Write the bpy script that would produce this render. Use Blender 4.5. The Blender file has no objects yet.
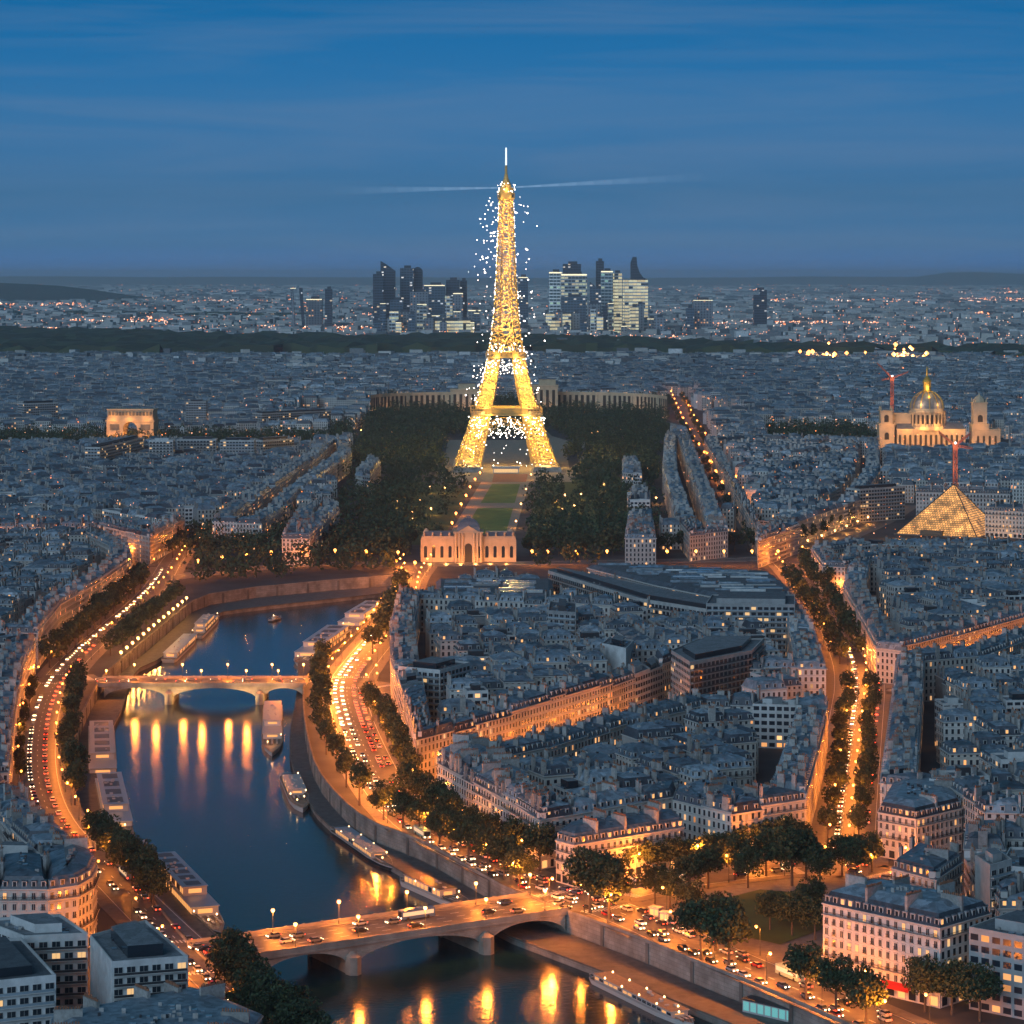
import bpy, bmesh, math, random
import numpy as np
from mathutils import Vector, Matrix
from mathutils.geometry import tessellate_polygon
R = math.radians
random.seed(7)
scn = bpy.context.scene
COL = scn.collection
# ------------------------------------------------------------------ camera
H = 195.0          # camera height over the streets (m)
F = 2650.0         # focal length in pixels of the 1024 px frame
HY = 277.0         # picture row of the horizon
cam_d = bpy.data.cameras.new('camera')
cam_d.sensor_width = 36.0
cam_d.lens = F / 1024.0 * 36.0
cam_d.shift_y = (HY - 512.0) / 1024.0
cam_d.clip_start = 1.0
cam_d.clip_end = 200000.0
cam = bpy.data.objects.new('camera', cam_d)
cam.location = (0, 0, H)
cam.rotation_euler = (R(90), 0, 0)
COL.objects.link(cam)
scn.camera = cam
# ------------------------------------------------------------------ world (dusk sky)
SKY_STRENGTH = 0.094
world = bpy.data.worlds.new('World')
scn.world = world
world.use_nodes = True
wn = world.node_tree
wn.nodes.clear()
def wnode(t, **kw):
    n = wn.nodes.new(t)
    for k, v in kw.items(): setattr(n, k, v)
    return n
w_out = wnode('ShaderNodeOutputWorld')
w_bg = wnode('ShaderNodeBackground')
w_sky = wnode('ShaderNodeTexSky', sky_type='NISHITA', sun_disc=False)
w_sky.sun_elevation = R(6.0)
w_sky.sun_rotation = R(180.0)
w_sky.altitude = 200
w_sky.air_density = 1.0
w_sky.dust_density = 0.5
w_sky.ozone_density = 8.0
w_tc = wnode('ShaderNodeTexCoord')
w_map = wnode('ShaderNodeMapping')
w_map.inputs['Scale'].default_value = (5.0, 5.0, 70.0)
w_map.inputs['Rotation'].default_value = (0.0, R(1.2), 0.0)
w_noise = wnode('ShaderNodeTexNoise')
w_noise.inputs['Scale'].default_value = 1.0
w_noise.inputs['Detail'].default_value = 5.0
w_noise.inputs['Roughness'].default_value = 0.55
w_noise.inputs['Distortion'].default_value = 0.6
w_rmp = wnode('ShaderNodeMapRange')
w_rmp.inputs['From Min'].default_value = 0.44
w_rmp.inputs['From Max'].default_value = 0.72
w_rmp.inputs['To Min'].default_value = 0.0
w_rmp.inputs['To Max'].default_value = 0.40
w_mix = wnode('ShaderNodeMix', data_type='RGBA')
w_tint = wnode('ShaderNodeMix', data_type='RGBA', blend_type='MULTIPLY')
w_tint.inputs[0].default_value = 1.0
w_cloud = wnode('ShaderNodeRGB')
w_cloud.outputs[0].default_value = (1.25, 2.25, 3.9, 1)
# the dusk band: what the low air adds towards the horizon
w_sep = wnode('ShaderNodeSeparateXYZ')
w_ramp = wnode('ShaderNodeValToRGB')
w_ramp.color_ramp.interpolation = 'LINEAR'
_e = w_ramp.color_ramp.elements
while len(_e) < 7: _e.new(0.5)
for _k, (_p, _c) in enumerate(((0.0, (1.3, 2.2, 4.8)), (0.012, (1.35, 1.7, 2.65)), (0.03, (1.2, 1.25, 1.68)), (0.06, (1.85, 1.22, 1.36)), (0.105, (0.7, 1.03, 1.02)), (0.3, (1.8, 1.3, 0.5)), (1.0, (8.0, 1.9, 0.95)))):
    _e[_k].position = _p; _e[_k].color = (*_c, 1)
wl = wn.links.new
wl(w_tc.outputs['Generated'], w_map.inputs['Vector'])
wl(w_map.outputs['Vector'], w_noise.inputs['Vector'])
wl(w_noise.outputs['Fac'], w_rmp.inputs['Value'])
wl(w_sky.outputs['Color'], w_tint.inputs[6])
wl(w_tc.outputs['Generated'], w_sep.inputs[0])
wl(w_sep.outputs['Z'], w_ramp.inputs['Fac'])
wl(w_ramp.outputs['Color'], w_tint.inputs[7])
wl(w_rmp.outputs['Result'], w_mix.inputs[0])
wl(w_tint.outputs[2], w_mix.inputs[6])
wl(w_cloud.outputs[0], w_mix.inputs[7])
wl(w_mix.outputs[2], w_bg.inputs['Color'])
w_bg.inputs['Strength'].default_value = SKY_STRENGTH
wl(w_bg.outputs['Background'], w_out.inputs['Surface'])
# ------------------------------------------------------------------ sun (a last soft glow from behind)
sun_d = bpy.data.lights.new('sun', 'SUN')
sun_d.energy = 1.5
sun_d.angle = R(50)
sun_d.color = (0.54, 0.77, 1.0)
sun = bpy.data.objects.new('sun', sun_d)
sun.rotation_euler = (R(66), 0, R(-32))
COL.objects.link(sun)
# ------------------------------------------------------------------ render set-up
vs = scn.view_settings
vs.view_transform = 'Standard'
vs.look = 'None'
vs.exposure = 0.0
vs.gamma = 1.0
cy = scn.cycles
cy.max_bounces = 4
cy.diffuse_bounces = 2
cy.glossy_bounces = 2
cy.transmission_bounces = 2
cy.transparent_max_bounces = 6
cy.volume_bounces = 1
cy.sample_clamp_indirect = 4.0
cy.sample_clamp_direct = 0.0
cy.caustics_reflective = False
cy.caustics_refractive = False
cy.use_light_tree = True
cy.use_adaptive_sampling = True
cy.adaptive_threshold = 0.02
cy.use_denoising = True

# ------------------------------------------------------------------ picture <-> place
def P(x, y, z=0.0):
    """the point at height z that shows at picture position x, y"""
    d = (H - z) * F / (y - HY)
    return ((x - 512.0) * d / F, d)
def PP(pts, z=0.0):
    return [P(x, y, z) for x, y in pts]
def at_depth(x, y, d):
    """x, y of the picture at distance d -> X, Z"""
    return ((x - 512.0) * d / F, H - (y - HY) * d / F)
def px_of(X, Y, Z=0.0):
    return (512.0 + X * F / Y, HY + (H - Z) * F / Y)

# ------------------------------------------------------------------ mesh helper
class MB:
    def __init__(s):
        s.v = []; s.f = []; s.m = []; s.uv = []; s.b = []; s.bid = 0.0
        s.smooth = False
    def face(s, pts, mat=0, uv=None):
        i = len(s.v)
        s.v.extend(pts)
        n = len(pts)
        s.f.append(tuple(range(i, i + n)))
        s.m.append(mat)
        s.b.append(s.bid)
        s.uv.extend(uv if uv else [(0.0, 0.0)] * n)
    def prism(s, poly, z0, z1, mat=0, top=None, bottom=False):
        n = len(poly)
        for k in range(n):
            a = poly[k]; b = poly[(k + 1) % n]
            s.face([(a[0], a[1], z0), (b[0], b[1], z0), (b[0], b[1], z1), (a[0], a[1], z1)], mat)
        s.face([(p[0], p[1], z1) for p in poly], mat if top is None else top)
        if bottom: s.face([(p[0], p[1], z0) for p in reversed(poly)], mat)
    def frustum(s, p0, z0, p1, z1, mat=0, cap=None):
        n = len(p0)
        for k in range(n):
            j = (k + 1) % n
            s.face([(p0[k][0], p0[k][1], z0), (p0[j][0], p0[j][1], z0), (p1[j][0], p1[j][1], z1), (p1[k][0], p1[k][1], z1)], mat)
        if cap is not None: s.face([(p[0], p[1], z1) for p in p1], cap)
    def box(s, cx, cy_, z0, z1, sx, sy, a=0.0, mat=0, top=None, bottom=False):
        c, d = math.cos(a), math.sin(a)
        q = [(cx + x * c - y * d, cy_ + x * d + y * c) for x, y in ((-sx / 2, -sy / 2), (sx / 2, -sy / 2), (sx / 2, sy / 2), (-sx / 2, sy / 2))]
        s.prism(q, z0, z1, mat, top, bottom)
    def bar(s, a, b, w, mat=0, sides=4):
        a = Vector(a); b = Vector(b); d = b - a
        if d.length < 1e-6: return
        d.normalize()
        u = d.cross(Vector((0, 0, 1)))
        if u.length < 1e-3: u = Vector((1, 0, 0))
        u.normalize(); v = d.cross(u)
        ring = [(u * math.cos(t) + v * math.sin(t)) * (w / 2) for t in [2 * math.pi * (k + .5) / sides for k in range(sides)]]
        for k in range(sides):
            j = (k + 1) % sides
            s.face([tuple(a + ring[k]), tuple(a + ring[j]), tuple(b + ring[j]), tuple(b + ring[k])], mat)
    def lathe(s, prof, mat=0, seg=10, cx=0, cy_=0, cap=True):
        """prof: (r, z) from the bottom up"""
        for (r0, z0), (r1, z1) in zip(prof, prof[1:]):
            for k in range(seg):
                t0 = 2 * math.pi * k / seg; t1 = 2 * math.pi * (k + 1) / seg
                q = [(cx + r0 * math.cos(t0), cy_ + r0 * math.sin(t0), z0), (cx + r0 * math.cos(t1), cy_ + r0 * math.sin(t1), z0),
                     (cx + r1 * math.cos(t1), cy_ + r1 * math.sin(t1), z1), (cx + r1 * math.cos(t0), cy_ + r1 * math.sin(t0), z1)]
                if r0 < 1e-6: q = q[1:] if False else [q[0], q[2], q[3]]
                elif r1 < 1e-6: q = q[:3]
                s.face(q, mat)
        if cap and prof[-1][0] > 1e-6:
            r, z = prof[-1]
            s.face([(cx + r * math.cos(2 * math.pi * k / seg), cy_ + r * math.sin(2 * math.pi * k / seg), z) for k in range(seg)], mat)
    def data(s, name, mats, org=(0, 0, 0), smooth=False, weld=False):
        me = bpy.data.meshes.new(name)
        v = np.array(s.v, dtype=np.float64).reshape(-1, 3) - np.array(org)
        me.from_pydata(v.astype(np.float32).tolist() if len(v) < 2000 else [tuple(r) for r in v], [], s.f)
        for m in mats: me.materials.append(m)
        n = len(s.f)
        me.polygons.foreach_set('material_index', np.array(s.m, dtype=np.int32))
        ul = me.uv_layers.new(name='UVMap')
        ul.data.foreach_set('uv', np.array(s.uv, dtype=np.float32).ravel())
        at = me.attributes.new('bid', 'FLOAT', 'FACE')
        at.data.foreach_set('value', np.array(s.b, dtype=np.float32))
        if weld:
            bm = bmesh.new(); bm.from_mesh(me)
            bmesh.ops.remove_doubles(bm, verts=bm.verts, dist=1e-4)
            bm.to_mesh(me); bm.free()
        if smooth: me.polygons.foreach_set('use_smooth', np.ones(n, dtype=bool)) if not weld else [setattr(p, 'use_smooth', True) for p in me.polygons]
        me.update()
        return me
    def build(s, name, mats, parent=None, org=(0, 0, 0), smooth=False, weld=False):
        me = s.data(name, mats, org, smooth, weld)
        return link(name, me, parent, org if parent is None else (0, 0, 0))

def link(name, data, parent=None, loc=(0, 0, 0), rz=0.0):
    o = bpy.data.objects.new(name, data)
    o.location = loc
    if rz: o.rotation_euler = (0, 0, rz)
    if parent is not None: o.parent = parent
    COL.objects.link(o)
    return o
def tag(o, label=None, cat=None, group=None, kind=None):
    if label: o['label'] = label
    if cat: o['category'] = cat
    if group: o['group'] = group
    if kind: o['kind'] = kind
    return o
def empty(name, loc, label, cat, group=None, rz=0.0):
    o = bpy.data.objects.new(name, None)
    o.empty_display_size = 1.0
    o.location = loc
    o.rotation_euler = (0, 0, rz)
    COL.objects.link(o)
    return tag(o, label, cat, group)
def copy_tree(o, parent=None):
    c = o.copy(); COL.objects.link(c)
    if parent is not None: c.parent = parent
    for ch in KIDS.get(o.name, ()):
        copy_tree(ch, c)
    return c
KIDS = {}
def remember(o):
    for ch in list(o.children):
        KIDS.setdefault(o.name, []).append(ch)
        remember(ch)
ORD = 'zeroth first second third fourth fifth sixth seventh eighth ninth tenth eleventh twelfth thirteenth fourteenth fifteenth sixteenth seventeenth eighteenth nineteenth twentieth'.split()
def ordw(n):
    if n <= 20: return ORD[n]
    t = {2: 'twenty', 3: 'thirty', 4: 'forty', 5: 'fifty', 6: 'sixty', 7: 'seventy', 8: 'eighty', 9: 'ninety'}
    if n % 10 == 0: return t[n // 10].replace('ty', 'tieth')
    return t[n // 10] + '-' + ORD[n % 10]

# polygon helpers
def area(p):
    return 0.5 * sum(p[k][0] * p[(k + 1) % len(p)][1] - p[(k + 1) % len(p)][0] * p[k][1] for k in range(len(p)))
def ccw(p):
    return list(p) if area(p) > 0 else list(reversed(p))
def inset(p, d):
    n = len(p); out = []
    for k in range(n):
        a, b, c = p[k - 1], p[k], p[(k + 1) % n]
        e1 = (b[0] - a[0], b[1] - a[1]); e2 = (c[0] - b[0], c[1] - b[1])
        l1 = math.hypot(*e1) or 1e-6; l2 = math.hypot(*e2) or 1e-6
        n1 = (-e1[1] / l1, e1[0] / l1); n2 = (-e2[1] / l2, e2[0] / l2)
        mx, my = n1[0] + n2[0], n1[1] + n2[1]
        den = 1 + n1[0] * n2[0] + n1[1] * n2[1]
        den = max(den, 0.35)
        out.append((b[0] + mx * d / den, b[1] + my * d / den))
    return out
def inside(pts, poly):
    """numpy point in polygon: pts (n,2)"""
    pts = np.asarray(pts, dtype=float)
    x, y = pts[:, 0], pts[:, 1]
    r = np.zeros(len(pts), dtype=bool)
    n = len(poly)
    for k in range(n):
        x0, y0 = poly[k]; x1, y1 = poly[(k + 1) % n]
        if y0 == y1: continue
        c = ((y0 > y) != (y1 > y)) & (x < (x1 - x0) * (y - y0) / (y1 - y0) + x0)
        r ^= c
    return r
def near_line(pts, line, hw):
    pts = np.asarray(pts, dtype=float)
    r = np.zeros(len(pts), dtype=bool)
    for (ax, ay), (bx, by) in zip(line, line[1:]):
        dx, dy = bx - ax, by - ay
        L2 = dx * dx + dy * dy + 1e-9
        t = np.clip(((pts[:, 0] - ax) * dx + (pts[:, 1] - ay) * dy) / L2, 0, 1)
        q = np.hypot(pts[:, 0] - ax - t * dx, pts[:, 1] - ay - t * dy)
        r |= q < hw
    return r
def resample(line, step):
    """points and directions every step metres along a polyline"""
    out = []; carry = 0.0
    for (ax, ay), (bx, by) in zip(line, line[1:]):
        L = math.hypot(bx - ax, by - ay)
        if L < 1e-6: continue
        ux, uy = (bx - ax) / L, (by - ay) / L
        t = carry
        while t < L:
            out.append((ax + ux * t, ay + uy * t, ux, uy)); t += step
        carry = t - L
    return out
def smooth_line(line, n=3):
    for _ in range(n):
        q = [line[0]]
        for a, b in zip(line, line[1:]):
            q.append((a[0] * .75 + b[0] * .25, a[1] * .75 + b[1] * .25))
            q.append((a[0] * .25 + b[0] * .75, a[1] * .25 + b[1] * .75))
        q.append(line[-1]); line = q
    return line

# ------------------------------------------------------------------ materials
def mat(name, col, rough=0.8, metal=0.0, emit=None, estr=0.0, noise=0.0, nscale=0.3, alpha=None, sample=False):
    m = bpy.data.materials.new(name); m.use_nodes = True
    nt = m.node_tree; b = nt.nodes['Principled BSDF']
    b.inputs['Base Color'].default_value = (*col, 1)
    b.inputs['Roughness'].default_value = rough
    b.inputs['Metallic'].default_value = metal
    if emit:
        b.inputs['Emission Color'].default_value = (*emit, 1)
        b.inputs['Emission Strength'].default_value = estr
        if not sample: m.cycles.emission_sampling = 'NONE'
    if noise:
        tc = nt.nodes.new('ShaderNodeTexCoord'); nz = nt.nodes.new('ShaderNodeTexNoise')
        nz.inputs['Scale'].default_value = nscale; nz.inputs['Detail'].default_value = 5
        mr = nt.nodes.new('ShaderNodeMapRange')
        mr.inputs['From Min'].default_value = 0.3; mr.inputs['From Max'].default_value = 0.7
        mr.inputs['To Min'].default_value = 1 - noise; mr.inputs['To Max'].default_value = 1 + noise
        mx = nt.nodes.new('ShaderNodeVectorMath'); mx.operation = 'SCALE'
        mx.inputs[0].default_value = col
        nt.links.new(tc.outputs['Object'], nz.inputs['Vector'])
        nt.links.new(nz.outputs['Fac'], mr.inputs['Value'])
        nt.links.new(mr.outputs['Result'], mx.inputs['Scale'])
        nt.links.new(mx.outputs['Vector'], b.inputs['Base Color'])
    return m

def tinted(name, cols, rough=0.8, noise=0.12, nscale=0.25, metal=0.0, patch=0.0, pscale=0.22):
    """colour picked per building (face attribute bid) and mottled by noise"""
    m = mat(name, cols[0], rough, metal)
    nt = m.node_tree; b = nt.nodes['Principled BSDF']
    at = nt.nodes.new('ShaderNodeAttribute'); at.attribute_name = 'bid'
    wnz = nt.nodes.new('ShaderNodeTexWhiteNoise'); wnz.noise_dimensions = '1D'
    rp = nt.nodes.new('ShaderNodeValToRGB')
    vo = None
    el = rp.color_ramp.elements
    while len(el) < len(cols): el.new(0.5)
    for k, c in enumerate(cols):
        el[k].position = k / max(1, len(cols) - 1); el[k].color = (*c, 1)
    geo = nt.nodes.new('ShaderNodeNewGeometry'); nz = nt.nodes.new('ShaderNodeTexNoise')
    nz.inputs['Scale'].default_value = nscale; nz.inputs['Detail'].default_value = 6
    mr = nt.nodes.new('ShaderNodeMapRange')
    mr.inputs['From Min'].default_value = 0.3; mr.inputs['From Max'].default_value = 0.7
    mr.inputs['To Min'].default_value = 1 - noise; mr.inputs['To Max'].default_value = 1 + noise
    sc = nt.nodes.new('ShaderNodeVectorMath'); sc.operation = 'SCALE'
    L = nt.links.new
    L(at.outputs['Fac'], wnz.inputs['W']); L(wnz.outputs['Value'], rp.inputs['Fac'])
    L(geo.outputs['Position'], nz.inputs['Vector']); L(nz.outputs['Fac'], mr.inputs['Value'])
    L(rp.outputs['Color'], sc.inputs[0]); L(mr.outputs['Result'], sc.inputs['Scale'])
    if patch:      # sheets and repairs of different age
        vo = nt.nodes.new('ShaderNodeTexVoronoi'); vo.distance = 'CHEBYCHEV'; vo.inputs['Scale'].default_value = pscale
        L(geo.outputs['Position'], vo.inputs['Vector'])
        s2 = nt.nodes.new('ShaderNodeSeparateXYZ'); L(vo.outputs['Color'], s2.inputs[0])
        m2 = nt.nodes.new('ShaderNodeMapRange'); m2.inputs['To Min'].default_value = 1 - patch; m2.inputs['To Max'].default_value = 1 + patch * 1.3
        L(s2.outputs[0], m2.inputs['Value'])
        sc2 = nt.nodes.new('ShaderNodeVectorMath'); sc2.operation = 'SCALE'
        L(sc.outputs['Vector'], sc2.inputs[0]); L(m2.outputs['Result'], sc2.inputs['Scale']); sc = sc2
    L(sc.outputs['Vector'], b.inputs['Base Color'])
    return m, sc

def facade(name, cols, bay=2.6, storey=3.1, ww=0.42, wh=0.62, lit=0.09, ribbon=False, estr=1.3, base_lit=0.14, litcol=((1.0, 0.36, 0.09), (1.0, 0.60, 0.28)), dark=(0.02, 0.028, 0.04), bandcol=0.75):
    """wall with rows of windows: uv in metres (u along the wall, v above the street)"""
    m, sc = tinted(name, cols)
    nt = m.node_tree; b = nt.nodes['Principled BSDF']; L = nt.links.new
    def math_(op, a, c=None, **k):
        n = nt.nodes.new('ShaderNodeMath'); n.operation = op
        for idx, val in ((0, a), (1, c)):
            if val is None: continue
            if isinstance(val, (int, float)): n.inputs[idx].default_value = val
            else: L(val, n.inputs[idx])
        return n.outputs[0]
    uvn = nt.nodes.new('ShaderNodeUVMap'); uvn.uv_map = 'UVMap'
    sp = nt.nodes.new('ShaderNodeSeparateXYZ'); L(uvn.outputs['UV'], sp.inputs[0])
    u = math_('DIVIDE', sp.outputs[0], bay); v = math_('DIVIDE', sp.outputs[1], storey)
    fu = math_('FRACT', u); fv = math_('FRACT', v)
    iu = math_('FLOOR', u); iv = math_('FLOOR', v)
    du = math_('ABSOLUTE', math_('SUBTRACT', fu, 0.5)); dv = math_('ABSOLUTE', math_('SUBTRACT', fv, 0.48))
    mu = math_('LESS_THAN', du, ww / 2); mv = math_('LESS_THAN', dv, wh / 2)
    pos = math_('GREATER_THAN', sp.outputs[1], 0.01)
    mask = math_('MULTIPLY', math_('MULTIPLY', mu, mv), pos)
    if ribbon: mask = math_('MULTIPLY', mv, pos)
    at = nt.nodes.new('ShaderNodeAttribute'); at.attribute_name = 'bid'
    cb = nt.nodes.new('ShaderNodeCombineXYZ')
    L(iu, cb.inputs[0]); L(iv, cb.inputs[1]); L(math_('MULTIPLY', at.outputs['Fac'], 91.7), cb.inputs[2])
    wn_ = nt.nodes.new('ShaderNodeTexWhiteNoise'); wn_.noise_dimensions = '3D'; L(cb.outputs[0], wn_.inputs['Vector'])
    # ground floor rows are shops: more of them lit
    isg = math_('LESS_THAN', v, 1.0)
    thr = math_('ADD', lit, math_('MULTIPLY', isg, base_lit))
    on = math_('LESS_THAN', wn_.outputs['Value'], thr)
    spc = nt.nodes.new('ShaderNodeSeparateXYZ'); L(wn_.outputs['Color'], spc.inputs[0])
    e = math_('MULTIPLY', math_('MULTIPLY', mask, on), math_('ADD', 0.45, math_('MULTIPLY', spc.outputs[1], estr)))
    # string courses and balcony lines
    bl = math_('MULTIPLY', math_('LESS_THAN', fv, 0.09), pos)
    mixb = nt.nodes.new('ShaderNodeMix'); mixb.data_type = 'RGBA'; mixb.blend_type = 'MULTIPLY'
    L(bl, mixb.inputs[0]); L(sc.outputs['Vector'], mixb.inputs[6]); mixb.inputs[7].default_value = (bandcol, bandcol, bandcol, 1)
    mixw = nt.nodes.new('ShaderNodeMix'); mixw.data_type = 'RGBA'
    L(mask, mixw.inputs[0]); L(mixb.outputs[2], mixw.inputs[6]); mixw.inputs[7].default_value = (*dark, 1)
    L(mixw.outputs[2], b.inputs['Base Color'])
    rr = math_('SUBTRACT', 0.85, math_('MULTIPLY', mask, 0.6)); L(rr, b.inputs['Roughness'])
    mixl = nt.nodes.new('ShaderNodeMix'); mixl.data_type = 'RGBA'
    L(spc.outputs[2], mixl.inputs[0]); mixl.inputs[6].default_value = (*litcol[0], 1); mixl.inputs[7].default_value = (*litcol[1], 1)
    L(mixl.outputs[2], b.inputs['Emission Color']); L(e, b.inputs['Emission Strength'])
    m.cycles.emission_sampling = 'NONE'
    return m

CREAM = [(0.40, 0.37, 0.34), (0.48, 0.46, 0.42), (0.60, 0.58, 0.55), (0.44, 0.42, 0.40), (0.52, 0.49, 0.44)]
PALE = [(0.22, 0.22, 0.22), (0.42, 0.41, 0.40), (0.58, 0.57, 0.56), (0.34, 0.32, 0.30), (0.70, 0.69, 0.68)]
ZINC = [(0.13, 0.17, 0.21), (0.19, 0.23, 0.27), (0.08, 0.105, 0.13), (0.25, 0.29, 0.33), (0.12, 0.15, 0.18), (0.06, 0.08, 0.10)]
SLATE = [(0.045, 0.055, 0.07), (0.07, 0.08, 0.10), (0.035, 0.04, 0.05), (0.10, 0.115, 0.135)]
M_FAC = facade('stone_facade', CREAM)
M_BLANK = tinted('rendered_party_wall', PALE, noise=0.18, nscale=0.35)[0]
M_SLATE = tinted('slate_roof', SLATE, 0.55, 0.25, 0.9, patch=.3)[0]
M_ZINC = tinted('zinc_roof', ZINC, 0.45, 0.22, 0.5, patch=.36, pscale=.55)[0]
M_STACK = tinted('chimney_plaster', [(0.20, 0.19, 0.18), (0.30, 0.28, 0.26), (0.40, 0.38, 0.36), (0.26, 0.24, 0.23)], noise=0.25, nscale=1.2)[0]
M_POT = mat('terracotta_pot', (0.30, 0.13, 0.07), 0.8)
M_PANE = mat('window_pane', (0.02, 0.028, 0.038), 0.12)
M_LIT = mat('lit_window', (0.3, 0.2, 0.1), 0.5, emit=(1.0, 0.46, 0.14), estr=1.25)
M_TRIM = mat('painted_trim', (0.52, 0.50, 0.47), 0.7)
M_IRON = mat('dark_ironwork', (0.03, 0.03, 0.035), 0.5)
M_MOD = facade('modern_facade', PALE, bay=3.2, storey=3.0, ww=0.72, wh=0.55, lit=0.11, bandcol=1.0)
M_FLAT = tinted('flat_roofing', [(0.10, 0.11, 0.12), (0.16, 0.17, 0.18), (0.22, 0.23, 0.24), (0.07, 0.08, 0.09)], 0.9, 0.2, 1.3, patch=.18, pscale=.45)[0]
M_PLAIN = tinted('stone_wall', CREAM, noise=0.12, nscale=0.5)[0]
M_GLASSROOF = mat('skylight_glass', (0.35, 0.42, 0.48), 0.15, metal=0.3)
CITY = [M_FAC, M_BLANK, M_SLATE, M_ZINC, M_STACK, M_POT, M_PANE, M_LIT, M_TRIM, M_IRON, M_MOD, M_FLAT, M_PLAIN, M_GLASSROOF]
FAC, BLANK, SLATEI, ZINCI, STACK, POT, PANE, LIT, TRIM, IRON, MOD, FLAT, PLAIN, SKYL = range(14)
# ================================================================== the setting: ground, river, quays, roads
RW = PP([(960, 1075), (870, 1035), (767, 990), (702, 965), (637, 938), (574, 915), (512, 893), (470, 869), (428, 845), (403, 835), (368, 822), (340, 800), (316, 770), (308, 742), (303, 712), (303, 680), (318, 664), (350, 640), (377, 613), (399, 589)])
LW = PP([(330, 1075), (290, 1040), (250, 1000), (215, 968), (185, 940), (160, 908), (135, 878), (105, 848), (85, 820), (74, 790), (72, 760), (78, 725), (92, 695), (104, 675), (122, 660), (192, 602)])
FW = PP([(210, 595), (256, 588), (331, 581), (395, 576)])
RW = smooth_line(RW, 1); LW = smooth_line(LW, 1)
QZ = -6.2; WZ = -8.5
RQ = PP([(815, 1056), (722, 1019), (617, 976), (540, 947), (505, 934), (470, 912), (400, 870), (335, 830), (312, 808), (292, 767), (290, 737), (296, 703), (300, 676), (298, 660), (330, 634), (374, 608), (394, 593)], QZ)
LQ = PP([(318, 1075), (262, 1005), (232, 948), (210, 930), (165, 882), (137, 848), (124, 800), (108, 762), (107, 735), (124, 703), (130, 672), (165, 656), (190, 634), (212, 613), (256, 607), (331, 599), (393, 592)], QZ)
RQ = smooth_line(RQ, 1); LQ = smooth_line(LQ, 1)
CHANNEL = ccw(RW + list(reversed(FW)) + list(reversed(LW)))
BIG = [(-24000, 250), (24000, 250), (26000, 68000), (-26000, 68000)]

def sheet(name, loops, z, material, kind='structure'):
    pts = [p for l in loops for p in l]
    tris = tessellate_polygon([[Vector((x, y, 0)) for x, y in l] for l in loops])
    mb = MB()
    for t in tris:
        q = [pts[i] for i in t]
        if area(q) < 0: q.reverse()
        mb.face([(x, y, z) for x, y in q])
    return tag(mb.build(name, [material]), kind=kind)

M_GROUND = mat('paved_ground', (0.055, 0.055, 0.058), 0.9, noise=0.35, nscale=0.05)
M_ASPH = mat('asphalt', (0.10, 0.095, 0.09), 0.55, noise=0.25, nscale=0.35)
M_PAVE = mat('pavement_slabs', (0.17, 0.155, 0.14), 0.8, noise=0.2, nscale=0.5)
M_QUAY = mat('quay_cobbles', (0.10, 0.095, 0.092), 0.75, noise=0.3, nscale=0.4)
M_MARK = mat('road_paint', (0.7, 0.7, 0.68), 0.6)
M_GRASS = mat('lawn_grass', (0.045, 0.085, 0.02), 0.9, noise=0.25, nscale=0.1)
M_GRAVEL = mat('pale_gravel', (0.30, 0.25, 0.19), 0.9, noise=0.15, nscale=0.2)

def stone_mat(name, c, bw, bh, mortar=0.6):
    m = mat(name, c, 0.85)
    nt = m.node_tree; b = nt.nodes['Principled BSDF']; L = nt.links.new
    uvn = nt.nodes.new('ShaderNodeUVMap'); uvn.uv_map = 'UVMap'
    br = nt.nodes.new('ShaderNodeTexBrick')
    br.inputs['Scale'].default_value = 1.0
    br.inputs['Brick Width'].default_value = bw; br.inputs['Row Height'].default_value = bh
    br.inputs['Mortar Size'].default_value = 0.04
    br.inputs['Color1'].default_value = (*c, 1)
    br.inputs['Color2'].default_value = (*[x * 0.8 for x in c], 1)
    br.inputs['Mortar'].default_value = (*[x * mortar for x in c], 1)
    nz = nt.nodes.new('ShaderNodeTexNoise'); nz.inputs['Scale'].default_value = 0.18; nz.inputs['Detail'].default_value = 6
    mr = nt.nodes.new('ShaderNodeMapRange'); mr.inputs['From Min'].default_value = .3; mr.inputs['From Max'].default_value = .7
    mr.inputs['To Min'].default_value = 0.6; mr.inputs['To Max'].default_value = 1.25
    geo = nt.nodes.new('ShaderNodeNewGeometry'); sc = nt.nodes.new('ShaderNodeVectorMath'); sc.operation = 'SCALE'
    L(uvn.outputs[0], br.inputs['Vector']); L(geo.outputs['Position'], nz.inputs['Vector']); L(nz.outputs['Fac'], mr.inputs['Value'])
    L(br.outputs['Color'], sc.inputs[0]); L(mr.outputs['Result'], sc.inputs['Scale']); L(sc.outputs['Vector'], b.inputs['Base Color'])
    return m
M_STONE = stone_mat('embankment_stone', (0.30, 0.28, 0.25), 3.2, 1.2, 0.45)
M_BRST = stone_mat('bridge_stone', (0.42, 0.38, 0.32), 1.4, 0.55, 0.75)

sheet('ground', [BIG, CHANNEL], 0.0, M_GROUND)
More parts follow.
